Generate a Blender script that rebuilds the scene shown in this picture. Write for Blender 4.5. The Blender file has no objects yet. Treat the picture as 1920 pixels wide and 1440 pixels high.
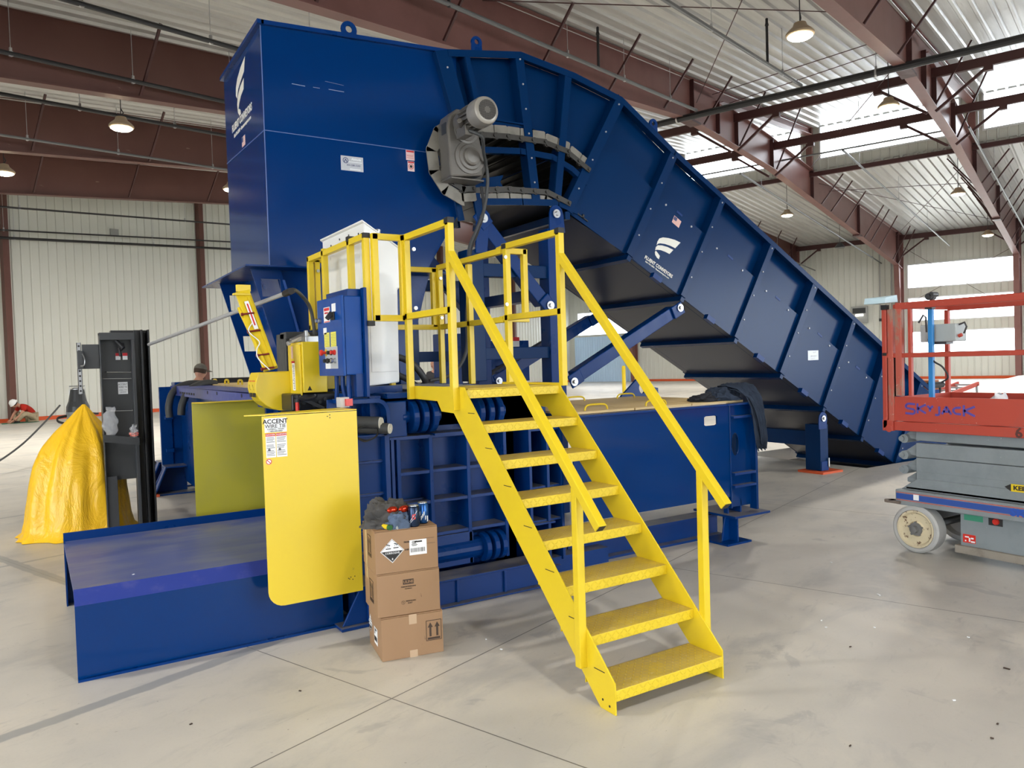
import bpy, bmesh, math, random
from mathutils import Vector as V, Matrix, geometry, noise as mnoise
random.seed(7)
sc = bpy.context.scene
COL = sc.collection
# ---------------------------------------------------------------- camera, world, exposure, daylight
FPX, YAW, PITCH, ROLL, EYE = 1441.0, math.radians(58.07), math.radians(1.71), math.radians(-1.73), 1.65
_f = V((math.cos(YAW)*math.cos(PITCH), math.sin(YAW)*math.cos(PITCH), -math.sin(PITCH)))
_r = V((math.sin(YAW), -math.cos(YAW), 0)); _u = _r.cross(_f)
_r2 = _r*math.cos(ROLL)+_u*math.sin(ROLL); _u2 = -_r*math.sin(ROLL)+_u*math.cos(ROLL)
cam_d = bpy.data.cameras.new('camera'); cam = bpy.data.objects.new('camera', cam_d); COL.objects.link(cam)
cam_d.sensor_width = 36; cam_d.lens = FPX/1920*36; cam_d.clip_end = 300
cam.matrix_world = Matrix(((_r2.x, _u2.x, -_f.x, 0), (_r2.y, _u2.y, -_f.y, 0), (_r2.z, _u2.z, -_f.z, EYE), (0, 0, 0, 1)))
sc.camera = cam
w = bpy.data.worlds.new('overcast_sky'); sc.world = w; w.use_nodes = True
w.node_tree.nodes['Background'].inputs[0].default_value = (0.86, 0.93, 1.0, 1)
w.node_tree.nodes['Background'].inputs[1].default_value = 6.5
vs = sc.view_settings; vs.view_transform = 'Standard'; vs.look = 'None'; vs.exposure = 0.72; vs.gamma = 1; vs.use_curve_mapping = False
cy = sc.cycles
cy.use_adaptive_sampling = True; cy.adaptive_threshold = 0.03; cy.max_bounces = 6; cy.diffuse_bounces = 3; cy.glossy_bounces = 3; cy.transparent_max_bounces = 8; cy.transmission_bounces = 4
cy.caustics_reflective = False; cy.caustics_refractive = False; cy.sample_clamp_indirect = 4; cy.use_denoising = True
B = math.radians(20.0); CB, SB = math.cos(B), math.sin(B)      # the hall stands turned 20 degrees to the machine
def b2w(x, y, z=0): return V((x*CB-y*SB, x*SB+y*CB, z))
def portal(cx, cy_, cz, sx, sz, ang):
    d = bpy.data.lights.new('window_daylight', 'AREA'); d.shape = 'RECTANGLE'; d.size = sx; d.size_y = sz
    d.cycles.is_portal = True
    o = bpy.data.objects.new('window_daylight', d); COL.objects.link(o)
    o.location = b2w(cx, cy_, cz); o.rotation_euler = (math.radians(90), 0, B+ang)
# eave windows (facing -X'), clerestory, and the big open doorways behind the camera
for _z in (5.6, 3.8, 1.95):
    portal(46.75, 6.33, _z, 5.0, 1.2, math.radians(-90)); portal(46.75, 0.9, _z, 5.0, 1.2, math.radians(-90))
for _y in (0.9, 6.35, 11.9, 17.4, 22.8): portal(30.75, _y, 9.65, 4.8, 1.2, math.radians(-90))
portal(-11.9, 4.0, 2.4, 9.0, 4.6, math.radians(90)); portal(-11.9, -9.0, 2.4, 9.0, 4.6, math.radians(90))
portal(4.0, -17.9, 2.6, 11.0, 5.0, math.radians(180)); portal(20.0, -17.9, 2.6, 11.0, 5.0, math.radians(180))

# ---------------------------------------------------------------- node and mesh helpers
class X:
    """wraps a node socket so shader maths can be written as arithmetic"""
    def __init__(s, nt, k): s.nt, s.k = nt, k
    def _m(s, op, *a):
        n = s.nt.nodes.new('ShaderNodeMath'); n.operation = op
        for i, v in enumerate((s,)+a):
            if isinstance(v, X): s.nt.links.new(v.k, n.inputs[i])
            else: n.inputs[i].default_value = v
        return X(s.nt, n.outputs[0])
    def __add__(s, o): return s._m('ADD', o)
    def __sub__(s, o): return s._m('SUBTRACT', o)
    def __mul__(s, o): return s._m('MULTIPLY', o)
    def __truediv__(s, o): return s._m('DIVIDE', o)
    def abs(s): return s._m('ABSOLUTE')
    def lt(s, v): return s._m('LESS_THAN', v)
    def gt(s, v): return s._m('GREATER_THAN', v)
    def fr(s): return s._m('FRACT')
    def fl(s): return s._m('FLOOR')
    def mod(s, v): return s._m('FLOORED_MODULO', v)
    def sm(s, a, b):
        n = s.nt.nodes.new('ShaderNodeMapRange'); n.interpolation_type = 'SMOOTHSTEP'
        s.nt.links.new(s.k, n.inputs[0]); n.inputs[1].default_value = a; n.inputs[2].default_value = b
        return X(s.nt, n.outputs[0])
class Mt:
    def __init__(s, name, col=(.5, .5, .5), rough=.5, metal=0.0, spec=.5):
        s.m = bpy.data.materials.new(name); s.m.use_nodes = True; s.nt = s.m.node_tree
        s.b = s.nt.nodes['Principled BSDF']; s.b.inputs['Base Color'].default_value = (*col, 1)
        s.b.inputs['Roughness'].default_value = rough; s.b.inputs['Metallic'].default_value = metal
        s.b.inputs['Specular IOR Level'].default_value = spec; s.col = None; s.base = col
        s.m.diffuse_color = (*col, 1)
    def co(s):
        n = s.nt.nodes.new('ShaderNodeTexCoord'); return n.outputs['Object']
    def sep(s, k=None):
        n = s.nt.nodes.new('ShaderNodeSeparateXYZ'); s.nt.links.new(k or s.co(), n.inputs[0])
        return [X(s.nt, o) for o in n.outputs]
    def noise(s, scale, detail=4, rough=.55, sx=(1, 1, 1), dist=0):
        mp = s.nt.nodes.new('ShaderNodeMapping'); s.nt.links.new(s.co(), mp.inputs[0]); mp.inputs['Scale'].default_value = sx
        n = s.nt.nodes.new('ShaderNodeTexNoise'); s.nt.links.new(mp.outputs[0], n.inputs['Vector'])
        n.inputs['Scale'].default_value = scale; n.inputs['Detail'].default_value = detail; n.inputs['Roughness'].default_value = rough; n.inputs['Distortion'].default_value = dist
        return X(s.nt, n.outputs['Fac'])
    def nz(s):
        n = s.nt.nodes.new('ShaderNodeNewGeometry'); q = s.nt.nodes.new('ShaderNodeSeparateXYZ'); s.nt.links.new(n.outputs['Normal'], q.inputs[0]); return X(s.nt, q.outputs[2])
    def mix(s, fac, col):
        n = s.nt.nodes.new('ShaderNodeMix'); n.data_type = 'RGBA'
        s.nt.links.new(fac.k, n.inputs[0])
        if s.col: s.nt.links.new(s.col, n.inputs[6])
        else: n.inputs[6].default_value = (*s.base, 1)
        n.inputs[7].default_value = (*col, 1); s.col = n.outputs[2]; s.nt.links.new(s.col, s.b.inputs['Base Color']); return s
    def roughx(s, x): s.nt.links.new(x.k, s.b.inputs['Roughness']); return s
    def bump(s, x, strength=.3, dist=.01):
        n = s.nt.nodes.new('ShaderNodeBump'); n.inputs['Strength'].default_value = strength; n.inputs['Distance'].default_value = dist
        s.nt.links.new(x.k, n.inputs['Height']); s.nt.links.new(n.outputs[0], s.b.inputs['Normal']); return s
    def emit(s, col, st): s.b.inputs['Emission Color'].default_value = (*col, 1); s.b.inputs['Emission Strength'].default_value = st; return s
def paint(name, col, rough=.3, grime=.25, gcol=None, scale=3, spec=.5, bump=.05):
    m = Mt(name, col, rough, 0, spec); n = m.noise(scale, 5, .6); g = gcol or tuple(c*.55+.01 for c in col)
    m.mix(n.sm(.45, .8)*grime, g); m.roughx(m.noise(scale*2, 3)*.25+(rough-.1))
    if bump: m.bump(m.noise(60, 2), bump, .004)
    return m.m

ORG = {}
class MB:
    def __init__(s): s.bm = bmesh.new()
    def raw(s, vs_, fs):
        v = [s.bm.verts.new(p) for p in vs_]
        for f in fs:
            try: s.bm.faces.new([v[i] for i in f])
            except ValueError: pass
        return s
    def box(s, a, b):
        x0, y0, z0 = a; x1, y1, z1 = b
        return s.raw([(x0, y0, z0), (x1, y0, z0), (x1, y1, z0), (x0, y1, z0), (x0, y0, z1), (x1, y0, z1), (x1, y1, z1), (x0, y1, z1)],
                     [(0, 3, 2, 1), (4, 5, 6, 7), (0, 1, 5, 4), (1, 2, 6, 5), (2, 3, 7, 6), (3, 0, 4, 7)])
    def obox(s, c, ax, ay, az):
        c, ax, ay, az = V(c), V(ax), V(ay), V(az)
        return s.raw([c+ax*i+ay*j+az*k for k in (-1, 1) for i, j in ((-1, -1), (1, -1), (1, 1), (-1, 1))],
                     [(0, 3, 2, 1), (4, 5, 6, 7), (0, 1, 5, 4), (1, 2, 6, 5), (2, 3, 7, 6), (3, 0, 4, 7)])
    def bar(s, p0, p1, wd, ht, up=(0, 0, 1)):
        """rectangular bar from p0 to p1; ht along up, wd across"""
        p0, p1 = V(p0), V(p1); d = (p1-p0); sd = d.cross(V(up))
        if sd.length < 1e-6: sd = d.cross(V((1, 0, 0)))
        sd.normalize(); u = sd.cross(d).normalized()
        return s.obox((p0+p1)/2, d/2, sd*wd/2, u*ht/2)
    def prism(s, pts, vec, holes=()):
        pts = [V(p) for p in pts]; vec = V(vec); rings = [pts]+[[V(p) for p in h] for h in holes]
        if holes:
            tris = geometry.tessellate_polygon(rings); flat = [p for r in rings for p in r]; n = len(flat)
            fs = [tuple(t) for t in tris]+[tuple(i+n for i in reversed(t)) for t in tris]; o = 0
            for r in rings:
                m = len(r); fs += [(o+i, o+(i+1) % m, n+o+(i+1) % m, n+o+i) for i in range(m)]; o += m
            return s.raw(flat+[p+vec for p in flat], fs)
        n = len(pts)
        return s.raw(pts+[p+vec for p in pts], [tuple(range(n))[::-1], tuple(range(n, 2*n))]+[(i, (i+1) % n, n+(i+1) % n, n+i) for i in range(n)])
    def xz(s, pts, y0, y1, holes=()): return s.prism([(a, y0, b) for a, b in pts], (0, y1-y0, 0), [[(a, y0, b) for a, b in h] for h in holes])
    def yz(s, pts, x0, x1, holes=()): return s.prism([(x0, a, b) for a, b in pts], (x1-x0, 0, 0), [[(x0, a, b) for a, b in h] for h in holes])
    def xy(s, pts, z0, z1, holes=()): return s.prism([(a, b, z0) for a, b in pts], (0, 0, z1-z0), [[(a, b, z0) for a, b in h] for h in holes])
    def cyl(s, p0, p1, r, n=16, r2=None):
        p0, p1 = V(p0), V(p1); d = (p1-p0).normalized(); a = d.orthogonal().normalized(); b = d.cross(a); r2 = r if r2 is None else r2
        c = [(math.cos(2*math.pi*i/n), math.sin(2*math.pi*i/n)) for i in range(n)]
        return s.raw([p0+(a*x+b*y)*r for x, y in c]+[p1+(a*x+b*y)*r2 for x, y in c],
                     [tuple(range(n))[::-1], tuple(range(n, 2*n))]+[(i, (i+1) % n, n+(i+1) % n, n+i) for i in range(n)])
    def tube(s, path, r, n=8, close=False):
        P = [V(p) for p in path]; rs = r if isinstance(r, (list, tuple)) else [r]*len(P); vs_, fs = [], []
        d = (P[1]-P[0]).normalized(); a = d.orthogonal().normalized()
        for i, p in enumerate(P):
            q0, q1 = P[max(i-1, 0)], P[min(i+1, len(P)-1)]; d = (q1-q0).normalized()
            a = (a-d*a.dot(d)).normalized(); b = d.cross(a)
            vs_ += [p+(a*math.cos(2*math.pi*k/n)+b*math.sin(2*math.pi*k/n))*rs[i] for k in range(n)]
        for i in range(len(P)-1):
            for k in range(n): fs.append((i*n+k, i*n+(k+1) % n, (i+1)*n+(k+1) % n, (i+1)*n+k))
        fs += [tuple(range(n))[::-1], tuple(range((len(P)-1)*n, len(P)*n))]
        return s.raw(vs_, fs)
    def lathe(s, c, axis, prof, n=24):
        c = V(c); d = V(axis).normalized(); a = d.orthogonal().normalized(); b = d.cross(a); vs_, fs = [], []
        for t, r in prof: vs_ += [c+d*t+(a*math.cos(2*math.pi*k/n)+b*math.sin(2*math.pi*k/n))*max(r, 1e-4) for k in range(n)]
        m = len(prof); ring = m > 3 and abs(prof[0][0]-prof[-1][0]) < 1e-9
        for i in range(m if ring else m-1):
            for k in range(n): fs.append((i*n+k, i*n+(k+1) % n, (i+1) % m*n+(k+1) % n, (i+1) % m*n+k))
        if not ring: fs += [tuple(range(n))[::-1], tuple(range((m-1)*n, m*n))]
        return s.raw(vs_, fs)
    def ell(s, c, r, n=12, m=8):
        c = V(c); vs_ = [c+V((0, 0, r[2]))]; fs = []
        for j in range(1, m):
            t = math.pi*j/m
            vs_ += [c+V((r[0]*math.sin(t)*math.cos(2*math.pi*k/n), r[1]*math.sin(t)*math.sin(2*math.pi*k/n), r[2]*math.cos(t))) for k in range(n)]
        vs_.append(c-V((0, 0, r[2]))); L = len(vs_)-1
        for k in range(n): fs += [(0, 1+k, 1+(k+1) % n), (L, L-n+(k+1) % n, L-n+k)]
        for j in range(m-2):
            for k in range(n): fs.append((1+j*n+k, 1+(j+1)*n+k, 1+(j+1)*n+(k+1) % n, 1+j*n+(k+1) % n))
        return s.raw(vs_, fs)
    def text(s, txt, size, o, right, up, align='CENTER', depth=.0015, sx=1.0, bold=0.0):
        cu = bpy.data.curves.new('t', 'FONT'); cu.body = txt; cu.size = size; cu.align_x = align; cu.align_y = 'CENTER'; cu.extrude = depth/2; cu.offset = bold*size; cu.resolution_u = 2
        ob = bpy.data.objects.new('t', cu); me = ob.to_mesh(); right, up = V(right).normalized(), V(up).normalized(); nn = right.cross(up)
        s.raw([V(o)+right*v.co.x*sx+up*v.co.y+nn*(v.co.z+depth/2) for v in me.vertices], [tuple(p.vertices) for p in me.polygons])
        ob.to_mesh_clear(); bpy.data.objects.remove(ob); bpy.data.curves.remove(cu); return s
    def obj(s, name, mat, parent=None, bevel=0, smooth=None, sub=0, rot=0, label=None, keep=False):
        bm = s.bm
        if sub or smooth: bmesh.ops.remove_doubles(bm, verts=bm.verts, dist=1e-5)
        bmesh.ops.recalc_face_normals(bm, faces=bm.faces)
        o0 = V((0, 0, 0))
        if parent is not None: o0 = ORG[parent]
        elif not keep and bm.verts:
            xs = [v.co for v in bm.verts]; o0 = V(((min(v.x for v in xs)+max(v.x for v in xs))/2, (min(v.y for v in xs)+max(v.y for v in xs))/2, min(v.z for v in xs)))
        for v in bm.verts: v.co -= o0
        me = bpy.data.meshes.new(name); bm.to_mesh(me); bm.free()
        for m in (mat if isinstance(mat, (list, tuple)) else [mat]): me.materials.append(m)
        if smooth is not None or sub:
            for p in me.polygons: p.use_smooth = True
            if smooth: me.set_sharp_from_angle(angle=math.radians(smooth))
        o = bpy.data.objects.new(name, me); COL.objects.link(o); ORG[o] = o0
        if parent is not None: o.parent = parent
        elif rot: o.location = Matrix.Rotation(rot, 3, 'Z') @ o0; o.rotation_euler.z = rot
        else: o.location = o0
        if bevel:
            b = o.modifiers.new('bevel', 'BEVEL'); b.width = bevel; b.segments = 2; b.limit_method = 'ANGLE'; b.angle_limit = math.radians(40)
        if sub:
            q = o.modifiers.new('subdivision', 'SUBSURF'); q.levels = sub; q.render_levels = sub
        if label: o['label'] = label
        return o
def thing(name, label, cat, loc=(0, 0, 0), group=None, rot=0):
    o = bpy.data.objects.new(name, None); COL.objects.link(o); o.empty_display_size = .2
    o.location = Matrix.Rotation(rot, 3, 'Z') @ V(loc); o.rotation_euler.z = rot; ORG[o] = V(loc)
    o['label'] = label; o['category'] = cat
    if group: o['group'] = group
    return o
def tag(o, label, cat, group=None):
    o['label'] = label; o['category'] = cat
    if group: o['group'] = group
    return o
def struct(o, label=None):
    o['kind'] = 'structure'
    if label: o['label'] = label
    return o
def dup(o, loc, label=None, rz=None, group=None, scale=None):
    c = o.copy(); COL.objects.link(c); c.location = loc
    if rz is not None: c.rotation_euler.z = rz
    if scale: c.scale = scale
    if label: c['label'] = label
    if group: c['group'] = group
    for ch in o.children:
        d = ch.copy(); COL.objects.link(d); d.parent = c
        for g in ch.children:
            e = g.copy(); COL.objects.link(e); e.parent = d
    return c
def split_touching(o, gap=.004, most=12):
    """give every separate piece of a part its own object"""
    me = o.data; n = len(me.vertices); par = list(range(n))
    def fd(i):
        while par[i] != i: par[i] = par[par[i]]; i = par[i]
        return i
    for e in me.edges:
        a, b = fd(e.vertices[0]), fd(e.vertices[1])
        if a != b: par[a] = b
    isl = {}
    for i in range(n): isl.setdefault(fd(i), []).append(i)
    gs = [[set(v), [min(me.vertices[i].co[k] for i in v)-gap for k in range(3)], [max(me.vertices[i].co[k] for i in v)+gap for k in range(3)]] for v in isl.values()]
    ch = True
    while ch:
        ch = False
        for i in range(len(gs)):
            for j in range(i+1, len(gs)):
                if all(gs[i][1][k] <= gs[j][2][k] and gs[j][1][k] <= gs[i][2][k] for k in range(3)):
                    gs[i] = [gs[i][0] | gs[j][0], [min(gs[i][1][k], gs[j][1][k]) for k in range(3)], [max(gs[i][2][k], gs[j][2][k]) for k in range(3)]]; gs.pop(j); ch = True; break
            if ch: break
    if not 1 < len(gs) <= most: return
    for q, g in enumerate(gs):
        bm = bmesh.new(); bm.from_mesh(me); bm.verts.ensure_lookup_table()
        bmesh.ops.delete(bm, geom=[bm.verts[i] for i in range(n) if i not in g[0]], context='VERTS')
        m2 = bpy.data.meshes.new(o.name.split('.')[0]); bm.to_mesh(m2); bm.free()
        for m in me.materials: m2.materials.append(m)
        if q == 0: first = m2
        else: c = o.copy(); c.data = m2; COL.objects.link(c)
    o.data = first
def arc(cx, cy_, r, a0, a1, n): return [(cx+r*math.cos(math.radians(a0+(a1-a0)*i/n)), cy_+r*math.sin(math.radians(a0+(a1-a0)*i/n))) for i in range(n+1)]
def smooth_path(pts, n=6):
    P = [V(p) for p in pts]; out = []
    for i in range(len(P)-1):
        p0, p1, p2, p3 = P[max(i-1, 0)], P[i], P[i+1], P[min(i+2, len(P)-1)]
        for k in range(n):
            t = k/n; out.append(.5*((2*p1)+(p2-p0)*t+(2*p0-5*p1+4*p2-p3)*t*t+(3*p1-p0-3*p2+p3)*t**3))
    return out+[P[-1]]

# ---------------------------------------------------------------- materials
BLUE = (.0, .031, .165)
blue = paint('blue_enamel', BLUE, .28, .15, (.001, .026, .14), 2.2, .22)
cabblue = paint('cabinet_blue_enamel', (.0, .052, .27), .3, .1, (.0, .04, .22), 3, .2)
mq = Mt('dusty_blue_enamel', BLUE, .38, 0, .35); mq.mix(mq.noise(3, 5).sm(.4, .8)*.25, (.004, .02, .13)); mq.mix(mq.nz().sm(.75, .98)*(mq.noise(7, 5).sm(.25, .6)*.5+.35), (.19, .18, .165)); dusty = mq.m
mq = Mt('conveyor_blue_enamel', (.001, .025, .10), .24, 0, .15); mq.mix(mq.noise(1.6, 4).sm(.4, .8)*.3, (.001, .02, .082)); mq.bump(mq.noise(70, 2), .06, .004); cblue = mq.m
mq = Mt('hopper_blue_enamel', (.0, .030, .150), .11, 0, .35); mq.mix(mq.noise(1.1, 5).sm(.45, .75)*.4, (.001, .024, .125)); mq.mix(mq.noise(2.2, 6, .7, (1, 1, 8)).sm(.66, .75)*.25, (.02, .06, .2)); mq.bump(mq.noise(3, 2), .03, .02); hblue = mq.m
mq = Mt('worn_blue_table', (.07, .10, .29), .36); mq.mix(mq.noise(2.2, 7, .65, (.6, 2.0, 1)).sm(.4, .66)*.6, (.18, .20, .27)); mq.mix(mq.noise(5, 6, .7, (.35, 4, 1)).sm(.58, .72)*.6, (.025, .045, .24)); mq.mix(mq.noise(1.3, 5).sm(.55, .7)*.6, (.27, .25, .20)); tabletop = mq.m
mq = Mt('blue_bevel', (.025, .045, .25), .4); mq.mix(mq.noise(9, 5).sm(.5, .7)*.5, (.08, .09, .3)); bevelblue = mq.m
YEL = (.72, .53, .018)
yellow = paint('yellow_enamel', YEL, .33, .16, (.6, .42, .03), 3.5)
mq = Mt('scuffed_yellow_sheet', (.73, .54, .03), .35); mq.mix(mq.noise(1.7, 5).sm(.45, .75)*.35, (.66, .52, .07)); mq.mix(mq.noise(7, 8, .7, (1, 1, .35)).sm(.69, .74)*.6, (.25, .2, .06)); sheety = mq.m
mq = Mt('olive_shaded_yellow_sheet', (.42, .38, .035), .4); mq.mix(mq.noise(4, 7, .65).sm(.45, .62)*.5, (.40, .36, .05)); sheety2 = mq.m  # shade on the back guard is put into this darker olive yellow
mq = Mt('yellow_tread_plate', YEL, .42)
px, py, pz = mq.sep(); u, v_ = px/.026, (py+pz)/.026
par = (u.fl()+v_.fl()).mod(2.0); fu, fv = u.fr()-.5, v_.fr()-.5
aa, bb = (fu+fv)*.7071, (fu-fv)*.7071
A_ = aa*par+bb*(par*-1+1); B_ = bb*par+aa*(par*-1+1)
dm = (((A_/.52)*(A_/.52)+(B_/.17)*(B_/.17))*-1+1).sm(0, .5)
mq.mix(mq.nz().sm(.6, .95)*(dm*-.6+1)*(mq.noise(9, 5).sm(.2, .6)*.5+.3), (.50, .37, .12)); mq.mix(mq.noise(30, 4).sm(.62, .75)*mq.nz().sm(.6, .95)*.6, (.72, .64, .42)); mq.bump(dm, .9, .004); tread = mq.m
mq = Mt('tan_plywood_lid', (.66, .50, .25), .6); mq.mix(mq.noise(4, 5, .6, (.5, 3, 1)).sm(.4, .7)*.35, (.5, .36, .17)); tanlid = mq.m
mq = Mt('primer_red_steel', (.20, .088, .078), .42); mq.mix(mq.noise(.9, 6, .65).sm(.4, .7)*.45, (.13, .048, .04)); redst = mq.m
mq = Mt('stained_primer_red_steel', (.125, .052, .040), .5); mq.mix(mq.noise(.7, 7, .65).sm(.4, .7)*.5, (.10, .034, .028)); mq.mix(mq.noise(1.4, 8, .7, (1, 1, 2.2)).sm(.66, .70)*.55, (.32, .24, .17)); redst2 = mq.m
darkred = paint('dark_red_steel', (.060, .018, .017), .45, .3)
mq = Mt('ivory_wall_panel', (.66, .675, .62), .42); mq.mix(mq.noise(.35, 4).sm(.4, .7)*.18, (.56, .55, .46)); wallm = mq.m
mq = Mt('roof_liner', (.60, .60, .575), .36, .35); mq.mix(mq.noise(.8, 5, .6, (.3, 4, 1)).sm(.42, .62)*.5, (.42, .42, .41)); mq.bump(mq.noise(3, 3, .6, (.3, 2, 1)), .35, .04); roofm = mq.m
white = paint('white_enamel', (.80, .82, .83), .3, .1)
black = Mt('black_paint', (.012, .012, .013), .35).m
rubber = Mt('black_rubber', (.02, .02, .022), .55).m
hosem = Mt('grey_hose', (.055, .058, .06), .5).m
steel = Mt('zinc_steel', (.55, .56, .57), .3, .9).m
conduit = Mt('grey_conduit', (.42, .43, .45), .4, .3).m
mq = Mt('dull_steel_link', (.06, .057, .052), .45, .5); mq.mix(mq.noise(18, 4).sm(.4, .7)*.5, (.05, .045, .04)); chainm = mq.m
mq = Mt('raw_pan_steel', (.24, .225, .195), .5, .3); mq.mix(mq.noise(8, 5).sm(.4, .7)*.5, (.13, .12, .10)); panm = mq.m
mq = Mt('grey_cast_gearbox', (.17, .16, .145), .35, .35); mq.mix(mq.noise(6, 5).sm(.45, .7)*.4, (.11, .10, .09)); gearm = mq.m
charc = paint('charcoal_powder_coat', (.045, .048, .052), .35, .3)
tarpm = Mt('yellow_vinyl_tarp', (.86, .52, .02), .3); tarpm.mix(tarpm.noise(2, 4).sm(.4, .7)*.35, (.74, .40, .015)); tarpm.bump(tarpm.noise(3.2, 5, .6, (1, 1, .6), 1.5), .7, .05); tarpm = tarpm.m
card = Mt('cardboard', (.315, .19, .105), .75); card.mix(card.noise(3, 5).sm(.4, .7)*.3, (.26, .155, .08)); card.mix(card.noise(16, 3, .5, (1, 1, .5)).sm(.73, .76)*.7, (.10, .05, .03)); card = card.m
cardflap = Mt('cardboard_edge', (.16, .085, .04), .8).m
tape = Mt('clear_tape', (.50, .36, .24), .25).m
ink = Mt('black_print', (.02, .018, .018), .6).m
brownink = Mt('dark_brown_print', (.05, .03, .02), .6).m
paper = Mt('white_label', (.82, .84, .86), .5).m
redink = Mt('red_print', (.6, .02, .03), .5).m
redp = Mt('red_plastic', (.62, .03, .02), .3).m
yl = Mt('pale_yellow_label', (.75, .72, .12), .5).m
ylg = Mt('grey_label', (.42, .45, .48), .45).m
olab = Mt('printed_text', (.12, .12, .13), .6).m
cream = Mt('cream_decal', (.80, .79, .72), .4).m
silv = Mt('silver_plate', (.5, .52, .56), .35, .3).m
mq = Mt('orange_red_enamel', (.44, .065, .042), .42); mq.mix(mq.noise(5, 7, .7).sm(.52, .66)*.5, (.38, .07, .05)); mq.mix(mq.noise(38, 4, .7).sm(.69, .71)*.8, (.6, .5, .45)); mq.mix(mq.noise(3, 8, .75, (1, 1, 1)).sm(.66, .7)*.7, (.12, .06, .045)); liftred = mq.m
mq = Mt('worn_orange_rail', (.46, .10, .07), .5); mq.mix(mq.noise(7, 7, .75, (1, 1, .3)).sm(.5, .58)*.8, (.30, .22, .17)); mq.mix(mq.noise(20, 4).sm(.66, .7)*.8, (.5, .4, .33)); liftworn = mq.m
mq = Mt('grey_scissor_enamel', (.235, .265, .28), .4); mq.mix(mq.noise(2.5, 6, .7).sm(.42, .65)*.45, (.16, .18, .19)); mq.mix(mq.noise(34, 4, .7).sm(.71, .73)*.8, (.62, .6, .56)); mq.mix(mq.noise(6, 8, .75, (1, .25, 1)).sm(.7, .73)*.6, (.6, .6, .6)); liftgrey = mq.m
tyre = paint('pale_grey_tyre', (.42, .42, .41), .6, .5, (.3, .29, .28), 9)
mq = Mt('rusty_cream_rim', (.62, .54, .37), .5); mq.mix(mq.noise(16, 6, .7).sm(.55, .62), (.13, .07, .04)); rim = mq.m
woodm = paint('grey_wood', (.28, .25, .21), .7, .6, (.12, .09, .07), 9)
glass = Mt('window_glass', (.9, .95, 1), .05)
nt = glass.nt; tr = nt.nodes.new('ShaderNodeBsdfTransparent'); gl = nt.nodes.new('ShaderNodeBsdfGlossy'); gl.inputs['Roughness'].default_value = .05
mx = nt.nodes.new('ShaderNodeMixShader'); mx.inputs[0].default_value = .07
nt.links.new(tr.outputs[0], mx.inputs[1]); nt.links.new(gl.outputs[0], mx.inputs[2]); nt.links.new(mx.outputs[0], nt.nodes['Material Output'].inputs[0]); glass = glass.m
poly = Mt('clear_polythene', (.85, .87, .9), .12)
nt = poly.nt; tr = nt.nodes.new('ShaderNodeBsdfTransparent'); mx = nt.nodes.new('ShaderNodeMixShader'); mx.inputs[0].default_value = .28
nt.links.new(tr.outputs[0], mx.inputs[1]); nt.links.new(poly.b.outputs[0], mx.inputs[2]); nt.links.new(mx.outputs[0], nt.nodes['Material Output'].inputs[0])
poly.bump(poly.noise(26, 4), 1, .03); poly = poly.m
lampg = Mt('lit_lamp_lens', (1, 1, 1), .4).emit((1, .86, .62), 26).m
redl = Mt('orange_safety_strip', (.62, .10, .03), .6).m
skin = Mt('skin', (.48, .25, .17), .55).m
def cloth(name, col, d=.6):
    m = Mt(name, col, .85, 0, .2); m.mix(m.noise(10, 5).sm(.35, .7)*.5, tuple(c*d for c in col)); m.bump(m.noise(45, 4), .5, .01); return m.m
# concrete slab: cured grey-beige with troweled smears, joints and sealed trenches on the hall's grid
mq = Mt('polished_concrete', (.565, .54, .49), .42)
mq.mix(mq.noise(.45, 5, .6).sm(.36, .62)*.7, (.44, .43, .405)); mq.mix(mq.noise(1.1, 6, .62, (1, 1.6, 1), .5).sm(.50, .68)*.6, (.36, .362, .36)); mq.mix(mq.noise(.8, 6, .65, (1.3, 1, 1), .4).sm(.54, .70)*.6, (.61, .57, .50)); mq.mix(mq.noise(3.4, 7, .7, (1, 3, 1), .7).sm(.56, .70)*.45, (.38, .375, .36))
mq.mix(mq.noise(2.1, 5, .6, (1, 1, 1), .9).sm(.63, .70)*.4, (.27, .275, .285)); mq.mix(mq.noise(70, 3).sm(.5, .8)*.12, (.3, .28, .25)); mq.mix(mq.noise(26, 3).sm(.72, .74)*.5, (.22, .2, .18))
bx, by, bz = mq.sep(); wob = (mq.noise(5, 4)-.5)*.05
def line(c, at, w_): return (c-at).abs().lt(w_)
def band(c, at, w_): return ((c-at+wob).abs()-w_).sm(.012, -.012)
J = line(bx, 2.56, .0035)
for q in (5.43, 8.3, 14.0, 19.8, 25.6, 31.4): J = J+line(bx, q, .004)
for q in (2.82, -2.7, 13.05, 20.2, 26): J = J+line(by, q, .004)
mq.mix(J.sm(0, .5)*.85, (.10, .095, .09))
S1 = band(by, 4.0, .045)*bx.lt(2.9); S2 = band(bx, 2.56, .05)*by.gt(6.2); S3 = band(by, 7.6, .025)*bx.lt(3.4); S4 = band(by, 14.9, .04)+band(by, 10.2, .03)*bx.lt(6)
mq.mix((S1+S2+S3+S4).sm(0, 1)*.75, (.275, .285, .29)); mq.roughx(mq.noise(2, 4)*.35+.27); mq.bump(mq.noise(9, 5), .06, .01); conc = mq.m
# ================================================================ THE HALL (built on its own grid, turned 20 degrees)
def bobj(mb, name, mat, parent=None, **k): return mb.obj(name, mat, parent, rot=0 if parent else B, **k)
XW, XE, YS, YG = -12.0, 46.8, -18.0, 31.1
zup = lambda x: 7.42+.092*x                    # main roof underside
zlo = lambda x: 8.60-.042*(x-30.7)             # low roof beyond the clerestory
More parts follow.
